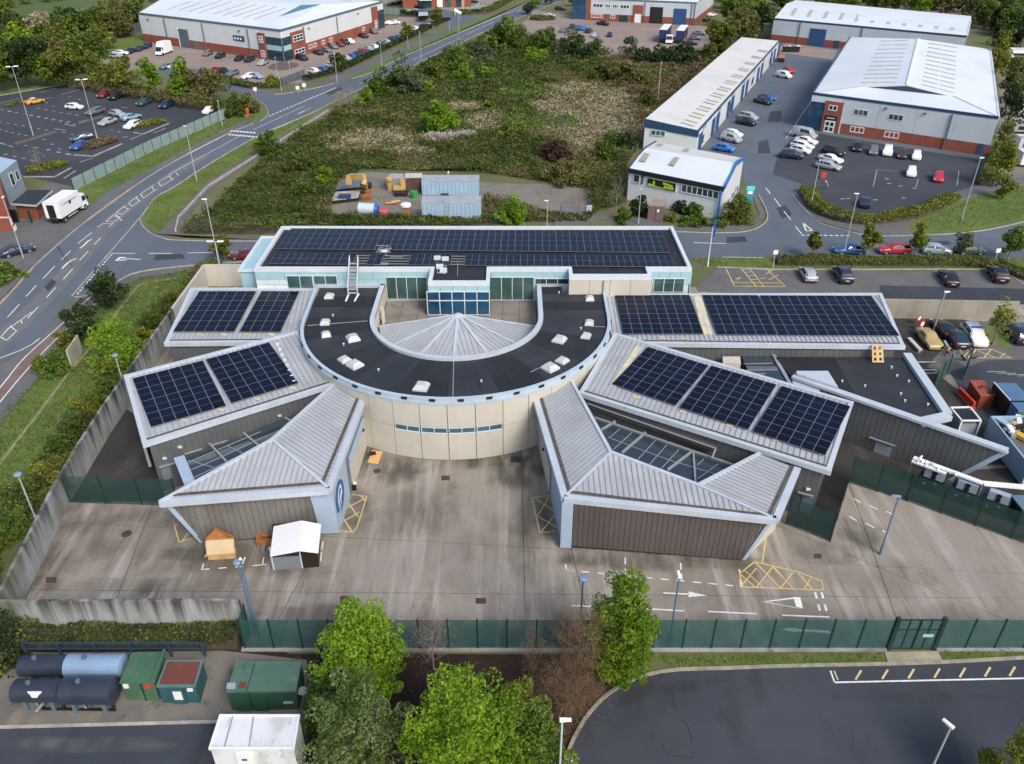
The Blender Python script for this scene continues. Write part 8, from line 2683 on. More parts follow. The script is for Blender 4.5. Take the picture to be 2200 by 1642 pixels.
sub('windscreen',MB().hexa([V(2.72,-.9,1.25),V(2.72,.9,1.25),V(2.42,.85,2.1),V(2.42,-.85,2.1)],[V(2.76,-.9,1.25),V(2.76,.9,1.25),V(2.46,.85,2.1),V(2.46,-.85,2.1)]).mesh('windscreen',M_CGLASS),t,(0,0,0))
for sy in(-1,1):
 for x in(-1.7,1.9):
  sub('wheel',MB().tube((x,sy*.9,.45),(x,sy*1.12,.45),.45,n=12).mesh('wheel',M_TYRE),t,(0,0,0))
for i,(u,v,lg,lab) in enumerate(((2182,118,9,'white caravan-like body at the top of the storage row on the right edge'),(2200,139,8,'grey body second down the storage row on the right edge'),(2190,180,9,'white vehicle body under an orange strip on the right edge'),(2200,240,8,'grey-green vehicle body in the middle of the right edge storage row'),(2190,275,8,'silver vehicle body with dark side on the right edge'),(2200,312,8,'pale green body with an orange strip on the right edge'),(2200,345,7,'white body low on the right edge storage row'))):
 p=W(u,v,1.0)
 t=thing('stored_body',lab,'vehicle body',V(p.x,p.y,0),'vehicle bodies stored on the right edge',R(-8))
 sub('shell',MB().box((2.5,0,1.6),(lg,2.6,2.2)).mesh('shell',[M_WHITEP,M_STEELP,M_WCLAD][i%3]),t,(0,0,0))
 sub('roof',MB().box((2.5,0,2.75),(lg+.1,2.7,.12)).mesh('roof',[M_WROOF,M_WCLAD,M_WROOFD][i%3]),t,(0,0,0))
 sub('side_band',MB().box((2.5,-1.32,1.3),(lg*.8,.05,.7)).mesh('side_band',M_BLACK),t,(0,0,0))
 if i in(2,5):
  sub('orange_strip',MB().box((2.5,-1.0,2.85),(lg,.5,.1)).mesh('orange_strip',mat('strip_orange',(.5,.13,.04),.6)),t,(0,0,0))
sl_=MB()
flat(sl_,WL([(2135,400),(2150,100),(2400,100),(2400,420)]),.02)
struct('storage_yard',sl_,M_GRAVEL)
# vegetation
LF={'lime':leafmat('leaf_lime',[(.1,.2,.012),(.2,.34,.02),(.34,.48,.045)],.4),'green':leafmat('leaf_green',[(.045,.085,.014),(.11,.175,.026),(.2,.28,.05)],.38),'fresh':leafmat('leaf_fresh',[(.1,.2,.014),(.19,.32,.024),(.31,.44,.045)],.42),'dark':leafmat('leaf_dark',[(.012,.026,.01),(.03,.055,.016),(.07,.1,.03)],.2),'olive':leafmat('leaf_olive',[(.09,.11,.02),(.175,.2,.032),(.28,.3,.06)],.38),'willow':leafmat('leaf_willow',[(.065,.095,.04),(.125,.165,.075),(.21,.245,.13)],.35),'brown':leafmat('leaf_brown',[(.085,.055,.03),(.18,.12,.065),(.28,.2,.12)],.2),'maroon':leafmat('leaf_maroon',[(.04,.02,.018),(.085,.042,.035),(.13,.075,.055)],.2),'hedge':leafmat('leaf_hedge',[(.085,.11,.014),(.18,.215,.024),(.3,.31,.045)],.35),'blossom':leafmat('leaf_blossom',[(.05,.085,.02),(.1,.15,.045),(.45,.46,.38)],.3),'bramble':leafmat('leaf_bramble',[(.036,.056,.014),(.098,.138,.026),(.2,.225,.055)],.36),'drygreen':leafmat('leaf_dry_green',[(.1,.1,.034),(.19,.18,.06),(.27,.24,.095)],.36),'reed':leafmat('leaf_reed',[(.22,.18,.105),(.36,.3,.19),(.48,.42,.29)],.35),'hawthorn':leafmat('leaf_hawthorn',[(.06,.11,.02),(.13,.19,.045),(.33,.37,.2)],.38),'pale':leafmat('leaf_pale_stem',[(.32,.29,.25),(.5,.46,.42),(.62,.58,.54)],.3),'grass':leafmat('leaf_grass',[(.055,.1,.016),(.115,.175,.03),(.21,.24,.06)],.35)}
M_BARK=mat('bark',(.075,.06,.048),.9,var=.25,scale=3)
M_BARKP=mat('pale_bark',(.24,.21,.18),.9,var=.2,scale=3)
M_TWIG=mat('brown_twig',(.15,.095,.055),.9,var=.25,scale=2)
M_TWIGP=mat('pinkish_twig',(.26,.19,.165),.9,var=.2,scale=2)
TM={}
def tree_mesh(kind,leaves,n,h,r,base,clumps,lsize,seed):
 k=(kind,leaves,n,h,r,base,clumps,lsize,seed)
 if k not in TM:
  P,tone=crown_points(n,kind,h,r,base,clumps,seed)
  TM[k]=leaf_mesh('crown',P,rng.uniform(.5,1.45,n)*lsize,tone,LF[leaves])
 return TM[k]
LM={}
def tree(label,u,v,vt,rpx,kind='round',leaves='green',n=None,base=.2,clumps=None,ls=None,name='tree',cat='tree',group=None,bark=None,seed=None,forks=6,fixed=True):
 """u, v: foot of the trunk; vt: picture row of the top; rpx: half width in picture pixels"""
 b=W(u,v)
 h=max(.5,CAM_H+ray(1100,vt).z*(b.y/ray(1100,vt).y))
 dist=(b-EYE).length
 r=rpx*dist/FPX*(1-.45*h/CAM_H)
 seed=seed if seed is not None else int(abs(u*7+v*13))%9973
 if n is None:
  n=int(min(9000,max(500,rpx*rpx*2.6)))
 if ls is None:
  ls=max(.2,5.2*dist/FPX)
 if clumps is None:
  clumps=int(min(90,max(14,rpx*.9)))
 t=thing(name,label,cat,V(b.x,b.y,0),group,0)
 ck=tree_mesh(kind,leaves,n,round(h,2),round(r,2),base,clumps,ls,seed)
 sub('crown',ck,t,(0,0,0))
 lm=limbs_mesh('trunk',h,r*.8,bark or M_BARK,seed,max(.06,.028*h),forks,max(base*.8,.08))
 sub('trunk',lm,t,(0,0,0))
 return t
def bare(label,u,v,vt,rpx,m,seed,haze=None,twigs=14,forks=10,n=0,name='bare_tree',tr=.1):
 b=W(u,v)
 h=CAM_H+ray(1100,vt).z*(b.y/ray(1100,vt).y)
 dist=(b-EYE).length
 r=rpx*dist/FPX*(1-.4*h/CAM_H)
 t=thing(name,label,'tree' if 'tree' in name else 'shrub',V(b.x,b.y,0))
 sub('trunk',limbs_mesh('trunk',h,r,m,seed,tr,forks,.12,twigs),t,(0,0,0))
 if n:
  P,tone=crown_points(n,'dome',h,r,.15,26,seed)
  o=sub('twig_spray',leaf_mesh('twig_spray',P,rng.uniform(.5,1.2,n)*max(.14,4*dist/FPX),tone,LF[haze],.3,.22),t,(0,0,0))
  o['kind']='stuff'
 return t
def shrub(label,u,v,vt,rpx,leaves='green',**k):
 k.setdefault('name','shrub');k.setdefault('cat','shrub');k.setdefault('base',.03);k.setdefault('kind','dome');k.setdefault('forks',4)
 return tree(label,u,v,vt,rpx,leaves=leaves,**k)
def hedge(label,pts,wd,h,leaves,dens,ls,seed=1,cat='hedge',name='hedge',kind=None):
 pts=[V(p.x,p.y) for p in pts]
 g=np.random.default_rng(seed)
 P=[]
 tot=0
 core=MB()
 a_,b_=offset_line(pts,wd*.36),offset_line(pts,-wd*.36)
 for i in range(len(pts)-1):
  a,b=pts[i],pts[i+1]
  l=(b-a).length
  n=int(l*dens)
  s=g.random(n)
  d=(b-a).normalized()
  o=np.array((-d.y,d.x))
  q=g.uniform(-1,1,n)
  q=np.sign(q)*np.abs(q)**.6
  base=np.outer(1-s,np.array((a.x,a.y)))+np.outer(s,np.array((b.x,b.y)))
  xy=base+np.outer(q*wd/2,o)
  bump=.75+.5*vnoise(xy[:,0]*.55,xy[:,1]*.55,seed)
  z=h*bump*np.sqrt(np.maximum(0,1-.55*np.abs(q)**3))*g.uniform(.25,1,n)**.35
  P.append(np.column_stack((xy,z)))
  core.prism([a_[i],a_[i+1],b_[i+1],b_[i]],0,h*.6)
 P=np.vstack(P)
 tone=.5*vnoise(P[:,0]*.8+3,P[:,1]*.8,seed+1)+.5*g.random(len(P))
 c=V(float(P[:,0].mean()),float(P[:,1].mean()))
 me=leaf_mesh('foliage',P-np.array((c.x,c.y,0)),g.uniform(.7,1.3,len(P))*ls,tone,LF[leaves])
 t=thing(name,label,cat,c)
 if kind:t['kind']=kind
 sub('foliage',me,t,(0,0,0))
 core.build('branches',M_BARK,t)
 return t
scrub=[(396,500),(440,468),(505,400),(578,330),(720,247),(800,200),(905,145),(1040,82),(1110,66),(1180,108),(1290,124),(1420,122),(1560,112),(1588,92),(1384,262),(1380,305),(1346,362),(1345,440),(1290,455),(1260,478),(1140,480),(560,500)]
sp_=WL(scrub)
holes=[WL([(712,470),(718,425),(730,388),(780,366),(835,366),(1040,374),(1200,396),(1262,410),(1262,470),(1140,452),(1040,428),(1036,478),(900,474),(800,476)])]
x0,x1=min(p.x for p in sp_),max(p.x for p in sp_)
y0,y1=min(p.y for p in sp_),max(p.y for p in sp_)
g=np.random.default_rng(21)
def scrubh(x,y):
 a=vnoise(x/9,y/9,3)
 b=vnoise(x/3.2+11,y/3.2,4)
 c=vnoise(x/1.3,y/1.3+5,5)
 return.15+1.35*a*a+.85*b*b+.35*c
N=420000
px=g.uniform(x0,x1,N)
py=y0+(y1-y0)*g.random(N)**1.55
P=np.column_stack((px,py))
keep=in_poly(P,sp_)
for hl_ in holes:
 keep&=~in_poly(P,hl_)
P=P[keep]
H=scrubh(P[:,0],P[:,1])
cls=vnoise(P[:,0]/16+2,P[:,1]/16,8)*.6+vnoise(P[:,0]/5,P[:,1]/5,9)*.4
def spot(u,v,ru,rv):
 c,e,f=W(u,v),W(u+ru,v),W(u,v-rv)
 rx,ry=abs(e.x-c.x),abs(f.y-c.y)
 k=((P[:,0]-c.x)/rx)**2+((P[:,1]-c.y)/ry)**2
 return k+DITH+.9*(vnoise(P[:,0]/4,P[:,1]/4,12)-.5)
DITH=g.normal(size=len(P))*.22
reed=(spot(1260,245,115,62)<1.1)|(spot(1240,205,95,25)<1)|(spot(800,305,95,24)<1)|(spot(880,330,60,12)<.8)|(spot(1040,262,70,26)<.7)|(spot(1000,232,45,12)<.8)
pale=(spot(962,296,55,14)<1)
greenp=(spot(1130,265,60,22)<.9)|(spot(1130,200,55,12)<.9)|(spot(1215,265,40,16)<.6)
reed&=g.random(len(P))<.92
H=np.where(reed,H*.45+.25,H)+5*np.maximum(0,vnoise(P[:,0]/5+7,P[:,1]/5,31)-.74)*(~reed)
dist_=np.sqrt(P[:,0]**2+P[:,1]**2+1600)
ls=4.6*dist_/FPX
z=H*g.uniform(.45,1.08,len(P))
tone=.45*g.random(len(P))+.55*vnoise(P[:,0]/2.4,P[:,1]/2.4,14)
P3=np.column_stack((P,z))
leftness=np.clip((-P[:,0]+15)/55,-.25,.5)
brm=cls+leftness*.5+g.normal(size=len(P))*.045
sel={'reed':reed&~greenp,'pale':pale&~reed,'green':greenp&(g.random(len(P))<.8)}
rest=~(reed|pale|greenp)
sel['bramble']=rest&(brm>.52)
sel['drygreen']=rest&(brm<=.52)&(brm>.36)
sel['brown']=rest&(brm<=.36)
for nm,k,up_,asp in(('bramble_thicket','bramble',.4,.7),('dry_scrub','drygreen',.3,.6),('dead_bracken','brown',.3,.5),('reed_bed','reed',.5,.6),('pale_reeds','pale',.2,.35),('nettle_patch','green',.4,.7)):
 s=sel[k]
 if s.sum()>10:
  o=link(nm,leaf_mesh(nm,P3[s],ls[s]*g.uniform(.7,1.4,s.sum()),tone[s],LF[k],up_,asp))
  tag(o,kind='stuff')
gm=MB()
stp=1.8
nx_,ny_=int((x1-x0)/stp),int((y1-y0)/stp)
gx,gy=np.meshgrid(x0+np.arange(nx_+1)*stp,y0+np.arange(ny_+1)*stp,indexing='ij')
Q=np.column_stack((gx.ravel(),gy.ravel()))
ok=in_poly(Q,sp_)
for hl_ in holes:
 ok&=~in_poly(Q,hl_)
hz=np.where(ok,scrubh(Q[:,0],Q[:,1])*.55,.0)
gm.v=[(a,b,c) for(a,b),c in zip(Q,hz)]
okg=ok.reshape(nx_+1,ny_+1)
for i in range(nx_):
 for j in range(ny_):
  if okg[i,j] and okg[i+1,j] and okg[i,j+1] and okg[i+1,j+1]:
   k=i*(ny_+1)+j
   gm.f.append([k,k+ny_+1,k+ny_+2,k+1]);gm.m.append(0)
struct('scrub_ground',gm,layered('scrub_soil',(.085,.085,.036),[((.05,.06,.024),.15,.42,.62,.8,None),((.15,.12,.07),.3,.52,.7,.7,None)],.95,.6,2),True)
def tufts(name,px,dens,ls,leaves='grass',hmax=.25,seed=3,avoid=None):
 poly=WL(px)
 g=np.random.default_rng(seed)
 ax0,ax1=min(p.x for p in poly),max(p.x for p in poly)
 ay0,ay1=min(p.y for p in poly),max(p.y for p in poly)
 n=int((ax1-ax0)*(ay1-ay0)*dens)
 q=np.column_stack((g.uniform(ax0,ax1,n),g.uniform(ay0,ay1,n)))
 q=q[in_poly(q,poly)]
 if avoid:
  L_=smooth(WL(avoid),3)
  ok_=np.ones(len(q),bool)
  for a_,b_ in zip(L_[:-1],L_[1:]):
   d_=np.array((b_-a_).xy)
   t_=np.clip(((q-np.array(a_.xy))@d_)/max(d_@d_,1e-6),0,1)
   ok_&=np.linalg.norm(q-np.array(a_.xy)-t_[:,None]*d_,axis=1)>.3
  q=q[ok_]
 hh_=hmax*(.4+vnoise(q[:,0]/2.5,q[:,1]/2.5,seed))
 z=.03+hh_*g.random(len(q))
 tone=.4*g.random(len(q))+.6*vnoise(q[:,0]/3.5,q[:,1]/3.5,seed+2)
 o=link(name,leaf_mesh(name,np.column_stack((q,z)),ls*g.uniform(.6,1.4,len(q)),tone,LF[leaves],.2,.4))
 tag(o,kind='stuff')
tufts('verge_grass',[(215,655),(300,600),(430,576),(440,574),(380,648),(264,800),(128,1015),(-10,1220),(-200,1420),(-300,1300),(0,893),(95,800)],26,.26,hmax=.4,avoid=[(380,598),(330,606),(300,612),(255,668),(212,728),(180,765),(147,803),(90,880),(0,997),(-80,1110)])
tufts('verge_grass',[(1405,1410),(1450,1436),(1700,1428),(1900,1424),(1897,1405)],60,.16,'drygreen',.25,5)
tufts('verge_grass',[(2020,1404),(2030,1420),(2210,1410),(2260,1392)],60,.16,'grass',.25,6)
tufts('verge_grass',[(310,468),(322,434),(380,402),(455,352),(552,297),(652,254),(560,322),(440,398),(372,470),(345,500)],8,.3,'hedge',.2,7)
tufts('verge_grass',[(162,408),(500,242),(560,226),(545,262),(480,281),(240,408)],6,.32,'grass',.2,8)
tufts('verge_grass',[(1960,486),(1990,498),(2060,496),(2125,487),(2200,465),(2220,405),(2150,408),(2080,432)],8,.3,'grass',.3,9)
tufts('verge_grass',[(1484,560),(1660,555),(2220,558),(2220,580),(1660,575),(1545,573)],8,.28,'grass',.3,10)
tufts('fallen_leaves',[(800,1425),(1150,1425),(1290,1480),(1200,1640),(840,1640)],14,.12,'brown',.06,11)
tree('bright lime-green rounded tree in front of the fence at the centre left',790,1482,1295,98,'egg','lime',23000,.1,170,.19,forks=9)
tree('tall bright green column-shaped tree rising above the fence',1328,1462,1222,74,'egg','fresh',24000,.06,150,.19,forks=9)
tree('lime-green pointed multi-topped tree at the bottom edge, centre',998,1700,1448,122,'egg','lime',25000,.03,190,.19,forks=9)
tree('smaller fresh green tree joined to the right of the pointed one',1095,1690,1500,66,'egg','fresh',14000,.03,90,.2,forks=7)
tree('dark green hawthorn with whitish new twigs at the bottom edge beside the cabin',782,1660,1490,92,'round','hawthorn',20000,.03,130,.17,forks=9,bark=M_BARKP)
shrub('dark green bush under the lime-green rounded tree',715,1560,1470,60,'green',n=7000,ls=.19)
shrub('low dark green bush at the bottom edge by the pale square-headed lamp',1160,1680,1520,66,'green',n=10000,ls=.19)
shrub('small olive bush between the pointed tree and the brown thicket',1108,1560,1450,42,'olive',n=5000,ls=.18)
shrub('olive-green leafy tip of a tree at the bottom right corner',2155,1740,1585,76,'hedge',n=9000,ls=.2,kind='egg')
bare('small leafless pinkish tree between the bright trees in front of the fence',932,1438,1290,52,M_TWIGP,4,'reed',16,11,500,tr=.07)
bare('tall brown twiggy bush left of the column-shaped tree',1238,1490,1290,78,M_TWIG,5,'brown',26,16,4200,'bare_shrub')
bare('low tangled brown brambles spreading beside the bend of the road',1215,1545,1425,88,M_TWIG,6,'brown',30,16,5200,'bare_shrub')
bare('small leafless brown sapling among the brambles below the fence',1145,1490,1330,34,M_TWIG,9,'brown',12,8,700,'bare_shrub',tr=.06)
hedge('ivy-green laurel hedge between the front left wall and the blue guard rail',[V(W(70,1380).x,39.6),V(W(290,1380).x,39.5),V(-19.6,39.5)],1.7,1.5,'bramble',170,.26,2)
hedge('dark ivy ground cover at the far bottom left of the pad',WL([(-60,1340),(20,1380),(60,1400)]),3.2,2.0,'bramble',200,.26,4)
shrub('dark evergreen bush by the lower left corner wall',38,1420,1318,30,'dark',n=1800,ls=.24)
shrub('mossy green bush at the left edge below the wall end',-5,1420,1300,45,'olive',n=2200,ls=.24)
tree('dark pine-like bush beside the road junction',236,658,586,36,'round','dark',3600,.03,34,.32,name='pine_bush')
tree('second, lower dark pine-like bush nearer the camera',186,728,656,36,'round','dark',3600,.03,34,.32,name='pine_bush')
tree('fresh green bushy tree beside the upper left wing wall',258,792,684,56,'dome','fresh',7000,.03,60,.25)
shrub('olive shrub behind the two-panel concrete slab',142,752,716,24,'olive')
shrub('rounded green shrub left of the two-panel concrete slab',112,800,752,34,'green')
cols=['olive','bramble','green','hedge','bramble','olive','green','hedge','bramble','green','olive','bramble','green','hedge','bramble']
LB=['first','second','third','fourth','fifth','sixth','seventh','eighth','ninth','tenth','eleventh','twelfth','thirteenth','fourteenth','fifteenth']
for i in range(15):
 yy_=94-i*3.55
 xx_=-43.5+.035*(94-yy_)-(i%2)*.5
 P,tone=crown_points(2600,'dome',1.7+.4*(i%3),2.1+.25*(i%2),.02,26,50+i)
 t=thing('shrub',LB[i]+' shrub from the top in the row outside the left boundary wall','shrub',V(xx_,yy_),'shrubs along the left boundary wall')
 sub('crown',leaf_mesh('crown',P,rng.uniform(.7,1.3,len(P))*.26,tone,LF[cols[i]]),t,(0,0,0))
 sub('trunk',limbs_mesh('trunk',1.2,1.0,M_BARK,i,.06,4,.1),t,(0,0,0))
hedge('low overgrown green border below the cream corner wall',WL([(470,548+22),(430,590),(400,640)]),2.2,1.3,'olive',90,.3,31)
shrub('bushy green clump on the forecourt edge at the left of the picture',10,600,566,34,'green')
hedge('long mixed green hedge between the staff car park and the road',WL([(1668,566),(1800,566),(1960,567),(2062,568),(2135,574),(2215,602)]),2.4,1.15,'olive',130,.32,6)
hedge('curved yellow-green clipped hedge round the estate car park corner',smooth(WL([(1733,412),(1745,440),(1778,464),(1840,479),(1920,474),(1995,455),(2045,430)]),3),2.8,1.5,'hedge',120,.38,7)
hedge('dark clipped hedge around the left half of the upper left warehouse yard',WL([(468,170),(500,180),(545,189),(602,188)]),3.0,1.2,'bramble',90,.5,8)
hedge('long dark clipped hedge along the main road before the upper left warehouse',WL([(655,174),(722,157),(790,124),(850,96),(905,70),(945,50),(962,44)]),2.6,1.25,'dark',90,.55,9)
hedge('bramble hedge along the side road left of the scrap yard',WL([(405,493),(480,494),(560,494),(640,490),(715,484)]),5.0,1.7,'bramble',130,.36,10)
hedge('dense dark hedge hiding the front of the scrap yard',WL([(700,480),(800,483),(900,484),(1000,482),(1050,478),(1140,470)]),3.0,1.25,'bramble',140,.34,11)
hedge('narrow yellow-green strip beside the yellow coupe',WL([(14,231),(52,222)]),1.6,.7,'hedge',80,.4,12)
hedge('brown planted island around the right twin-headed lamp',WL([(178,322),(205,314),(245,302)]),4.0,1.0,'brown',160,.36,13)
hedge('yellow-green planted island beside the white estate',WL([(296,276),(325,269),(350,263)]),3.6,1.0,'hedge',130,.4,14)
hedge('yellow-green planted bed below the brown island, with a thin bare tree',WL([(58,373),(90,368),(125,358),(142,354)]),3.6,1.1,'hedge',160,.36,15)
hedge('low hedge round the right edge of the estate car park',WL([(2150,318),(2135,360),(2118,402)]),3.0,1.6,'olive',90,.42,16)
hedge('small hedge on the round planted island at the workshop entrance',WL([(1142,42),(1165,44),(1188,42)]),4.0,1.6,'bramble',60,.6,17)
hedge('blue-green hedge beyond the far junction at the top',WL([(985,33),(1040,29),(1060,22),(1105,-4)]),3.0,2.0,'bramble',60,.7,18)
hedge('hedge left of the far junction behind the mesh fence',WL([(862,35),(900,36),(925,40)]),3.0,2.2,'dark',70,.65,19)
hedge('rough bushes along the back of the left car park',WL([(180,188),(250,203),(330,212),(420,232),(490,240)]),5.0,2.4,'drygreen',90,.55,20)
kb=MB()
for px in([(160,334),(200,337),(262,310)],[(287,286),(308,289),(363,266)],[(52,381),(118,381),(152,362)]):
 kerb(WL(px),.3,.16)
struct('island_kerb',kb,M_KERB)
isl=MB()
flat(isl,WL([(28,308),(118,281),(124,285),(36,312)]),.035)
flat(isl,WL([(166,265),(214,250),(219,253),(172,268)]),.035)
struct('bare_island',isl,mat('bare_bed',(.12,.09,.075),.95,var=.3,scale=1.5))
bare('thin leafless tree in the yellow-green bed of the left car park',84,362,308,14,M_BARKP,7,'reed',8,7,120,tr=.07)
for a in(('small green tree at the left end of the staff car park hedge',1742,557,492,17,'egg','olive'),('taller brownish tree between the blue and the red car',1860,553,470,20,'cone','olive'),('yellow-green tree right of the red car',1966,551,482,18,'egg','hedge'),('thin grey-green tree between pale blue and dark green cars',2065,552,494,16,'egg','willow'),('green tree at the right end of the staff car park hedge',2164,560,488,23,'egg','green'),('thin birch with pale trunk beside the police car',2132,742,642,24,'egg','hedge')):
 tree(*a,n=2200 if 'thin' not in a[0] else 800,base=.3,clumps=22,bark=M_BARKP)
sq=MB()
flat(sq,WL([(2108,705),(2140,702),(2178,752),(2128,742)]),.07)
struct('tree_bed',sq,M_GRASS)
for a in(('tall dark conifer by the left end of the two-storey white unit',1372,462,402,22,'dark'),('dark bush left of the brown cabinet',1338,476,446,21,'green'),('dark green bush below the lower window of the white unit',1462,456,432,20,'dark'),('green bush in the middle of the white unit border',1490,466,440,26,'green'),('round green bush at the front of the white unit border',1478,484,466,20,'green'),('small round bush right of the front one in the border',1508,486,472,16,'bramble'),('dark bush under the corner downpipe of the white unit',1534,464,446,14,'dark'),('green bush at the corner of the white unit',1556,476,458,18,'green'),('low bush in front of the corner bush',1545,488,474,15,'green'),('large olive bush beside the turquoise totem sign',1585,480,424,30,'olive'),('small olive bush beside the brown cabinet',1440,474,458,14,'olive')):
 shrub(*a)
bare('leafless tree left of the two-storey white unit',1322,462,366,26,M_BARKP,12,'drygreen',10,9,260,tr=.09)
shrub('bright green bush left of the steel gate behind the office',1100,482,424,30,'fresh')
shrub('small yellow-green bush behind the office roof edge',958,486,462,12,'hedge')
tree('small yellow-green tree beside the pair of lamps at the cream corner',484,556,496,18,'egg','olive',1500,.15)
for a in(('round dark green bush where the pavement meets the scrub',577,334,282,27,'green'),('big round green bush in the middle of the scrubland',946,284,222,44,'fresh'),('dark maroon bush in the right half of the scrubland',1196,346,300,36,'maroon'),('green bush right of the maroon one by the white units',1306,345,286,34,'green'),('dark green bush at the right rear of the maroon one',1335,320,276,28,'dark'),('fresh green upright bush beside the main road',789,232,188,20,'fresh'),('green bush left of the tall grey-green willow',818,204,142,30,'green'),('tall grey-green willow bush beside the main road',868,200,122,44,'willow'),('grey-green bush in front of the willow',885,206,158,30,'willow'),('bright green bush right of the willow',918,202,172,18,'fresh'),('green clump beyond the willow beside the road',935,168,122,22,'olive'),('yellow-green tree clump at the far road side',980,152,92,34,'green'),('rounded olive clump right of the yellow-green one',1035,130,86,32,'willow'),('broad dark green tree at the far road bend',1084,105,40,44,'green'),('bright low bush in the far scrub',1000,172,142,24,'fresh'),('second bright low bush in the far scrub',1045,168,145,20,'fresh'),('bright yellow-green bush left of the white-blossomed bushes',1148,130,104,28,'fresh'),('broad grey-brown willow bush near the bare pole',1345,182,132,48,'drygreen'),('green bush left of the grey-brown willow bush',1290,172,138,30,'bramble'),('dark bush below the workshop yard',1240,132,84,30,'dark'),('white-blossomed bush in front of the workshop yard, larger one',1226,120,70,36,'blossom'),('white-blossomed bush at the right, beside the larger one',1285,118,78,26,'blossom'),('dark green bush left of the white-blossomed ones',1170,110,64,34,'green'),('pointed pale green bush at the workshop yard gap',1352,122,80,20,'willow'),('dark thicket below the curtain trailers, left part',1400,135,100,42,'dark'),('dark thicket below the curtain trailers, right part',1470,140,102,48,'dark'),('dark thicket beside the top of the white units',1535,130,100,36,'bramble'),('olive bush in the scrub left of the reeds',1100,300,262,30,'olive'),('dark olive bush above the scrap yard track',1210,392,346,44,'drygreen'),('yellow lime bush left of the excavator arm',696,394,356,18,'lime'),('small green bush at the left of the scrap yard',655,420,384,26,'bramble'),('spreading green bush behind the excavator arm',640,372,330,36,'bramble'),('green bush beside the tall grey pole',1395,228,190,24,'bramble'),('low yellow gorse-like bush above the round green bush',1050,236,214,14,'hedge')):
 shrub(*a)
bare('leafless grey bush beside the main road',742,236,190,30,M_TWIGP,21,'reed',14,10,600,'bare_shrub')
for a in(('bright green upright tree left of the taller leafy one behind the left car park',326,206,124,25,'egg','fresh'),('tall bright green tree behind the left car park, in front of the yard',402,218,112,32,'cone','fresh'),('brownish leafing tree right of the tall bright one',452,222,146,36,'round','drygreen'),('thin pale tree left of the bright upright one',268,202,124,30,'round','olive'),('thin brownish sapling by the yard entrance',215,190,108,22,'egg','olive'),('olive spreading tree behind the left car park',150,188,104,46,'round','olive'),('green tree left of the olive spreading one',104,186,106,34,'round','fresh'),('dark green tree behind the left twin-headed lamp',62,188,84,46,'round','dark'),('large green tree at the left edge behind the car park',8,196,78,46,'round','green'),('yellow-green tree rising behind the dark one',50,120,52,30,'round','olive'),('brown leafless-looking tree behind the pale left lamp',100,112,38,36,'round','reed'),('dark tree at the bank above the palisade fence',170,92,24,34,'round','dark'),('dark green tree beside the rear corner of the upper left warehouse',232,78,14,38,'round','bramble'),('dark tree touching the upper left warehouse roof',282,62,6,34,'round','bramble'),('dense bush at the right corner of the left car park',500,248,202,34,'dome','bramble'),('green-brown bush above the pale mesh fence end',530,242,204,26,'dome','drygreen'),('yellow-green column tree at the far junction',935,50,14,14,'egg','olive'),('pale sparse tree beside the hedge-side cars',872,84,48,13,'egg','olive'),('small dark tree in the middle of the hedge-side cars',725,150,114,18,'round','bramble'),('round yellow-green bush behind the hedge corner',588,184,158,17,'dome','hedge'),('yellow-brown round tree right of the curtain trailers',1546,122,38,38,'round','olive'),('green tree behind the yellow-brown round one',1590,96,18,38,'round','drygreen'),('tall green tree between the workshop and the far warehouse',1580,60,-8,34,'round','green'),('dark green tree left of the far right warehouse',1632,84,10,28,'round','dark'),('yellow-green tree behind the big grey warehouse at the right',2132,175,78,24,'egg','hedge'),('dark tree right of the big grey warehouse, upper',2160,235,118,26,'egg','bramble'),('dark tree right of the big grey warehouse, middle',2152,300,178,24,'egg','dark'),('olive tree by the right corner of the big grey warehouse',2144,356,250,18,'egg','olive'),('yellow-green tree at the corner of the estate car park',2140,402,300,22,'egg','hedge'),('small green tree beside the low lamp on the right edge',2152,428,360,18,'egg','olive'),('brown bush beside the storage row at the right edge',2180,215,120,16,'egg','olive')):
 tree(a[0],a[1],a[2],a[3],a[4],a[5],a[6])
protos=[]
for i,lv in enumerate(('green','bramble','olive','drygreen','dark','fresh')):
 P,tone=crown_points(1500,'round',9,4.6,.12,30,300+i)
 protos.append((leaf_mesh('crown',P,rng.uniform(.7,1.3,len(P))*.95,tone,LF[lv]),limbs_mesh('trunk',9,3.4,M_BARK,i,.22,5,.15)))
LC=('green','dark green','yellow-green','brownish green','very dark','bright green')
ORD='first second third fourth fifth sixth seventh eighth ninth tenth eleventh twelfth thirteenth fourteenth fifteenth sixteenth seventeenth eighteenth nineteenth twentieth'.split()
def belt(where,group,pts,seed):
 g_=random.Random(seed)
 for i,(u,v,s) in enumerate(sorted(pts)):
  p=W(u,v)
  q=g_.randrange(6) if 'dark' not in group else g_.choice((1,4,4,0))
  t=thing('tree','%s tree, %s from the left in %s'%(LC[q],ORD[i],where),'tree',p,group,g_.uniform(0,6.28))
  k=s*g_.uniform(.85,1.2)
  t.scale=(k*g_.uniform(.9,1.2),k*g_.uniform(.9,1.2),k)
  c,l=protos[q]
  sub('crown',c,t,(0,0,0))
  sub('trunk',l,t,(0,0,0))
rg=random.Random(17)
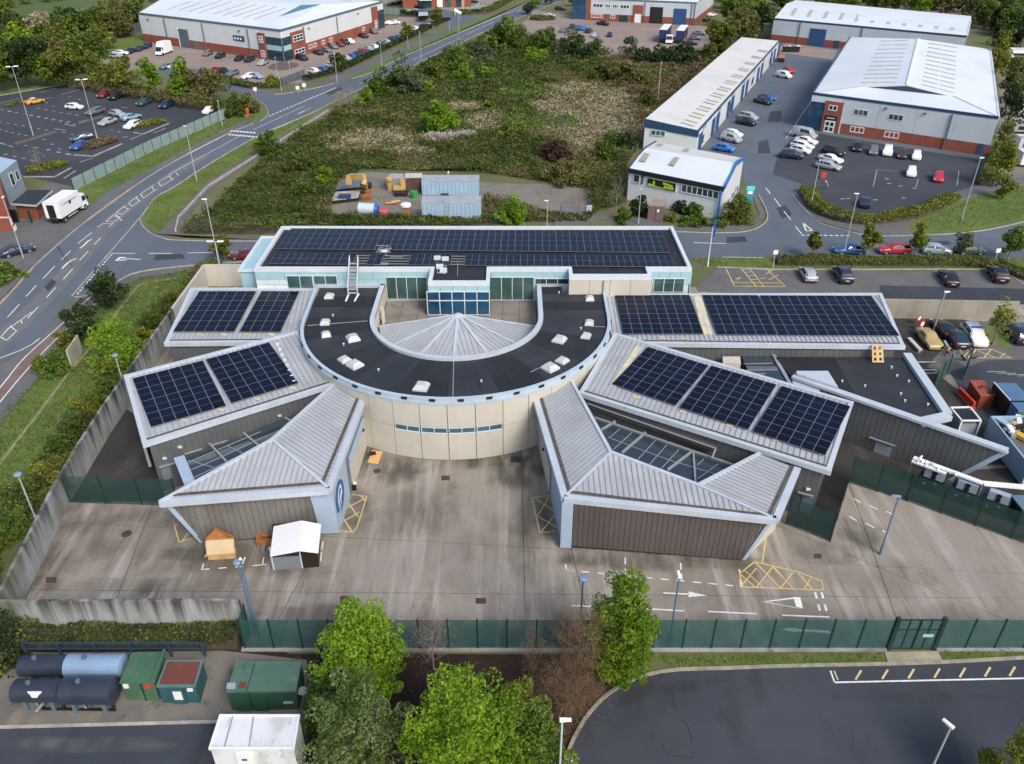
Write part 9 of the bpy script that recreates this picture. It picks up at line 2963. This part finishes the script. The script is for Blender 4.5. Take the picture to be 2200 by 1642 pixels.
for row,(v0,u0,u1,n_) in enumerate(((150,-60,215,9),(124,-60,190,8),(100,-60,240,8),(80,140,280,4))):
 pts=[]
 for i in range(n_):
  pts.append((lerp(u0,u1,(i+.5)/n_)+rg.uniform(-9,9),v0+rg.uniform(-6,6),.95))
 belt('the upper left wood\'s %s row'%('front','second','third','back')[row],'trees of the wood at the upper left',pts,1+row*10)
pts=[]
for i in range(20):
 pts.append((1560+i*33+rg.uniform(-9,9),lerp(26,52,i/19)-(18 if i%2 else 8)+rg.uniform(-4,4),.95))
belt('the belt behind the far right warehouse','trees of the belt behind the far right warehouse',pts,2)
pts=[(2090+rg.uniform(0,130),40+rg.uniform(0,75),.9) for i in range(12)]
belt('the clump at the upper right corner','dark trees of the upper right corner',pts,3)
pts=[(u+rg.uniform(-6,6),v+rg.uniform(-2,2),.6) for u,v in((-20,20),(0,22),(25,16),(60,9),(95,5),(130,2),(-10,42),(20,40),(250,26),(300,14),(330,4),(225,36))]
belt('the hedgerow by the green field','hedgerow trees at the top left',pts,4)
pts=[(u+rg.uniform(-6,6),v+rg.uniform(-2,2),.5) for u,v in((1150,18),(1180,10),(1210,2),(1225,12),(1135,30),(1160,4))]
belt('the bushes left of the workshop','low trees left of the workshop',pts,5)
pts=[(u+rg.uniform(-5,5),v+rg.uniform(-3,3),.6) for u,v in((1560,88),(1600,58),(1620,40),(1565,30),(1610,20),(1640,30),(1650,60))]
belt('the clump between workshop and white units','trees between workshop and white units',pts,6)
fieldm=MB()
flat(fieldm,WL([(-300,75),(60,40),(200,12),(330,-6),(330,-60),(-400,-60)]),.012)
struct('green_field',fieldm,layered('green_field_grass',(.075,.12,.035),[((.06,.095,.03),.02,.45,.6,.8,None),((.1,.12,.05),.3,.5,.7,.5,None)],.95,.3,1))
fieldm=MB()
flat(fieldm,WL([(1880,36),(2260,50),(2400,-60),(1900,-60)]),.012)
struct('stubble_field',fieldm,layered('stubble',(.2,.17,.115),[((.15,.14,.09),.02,.45,.6,.8,None)],.95,.3,1))
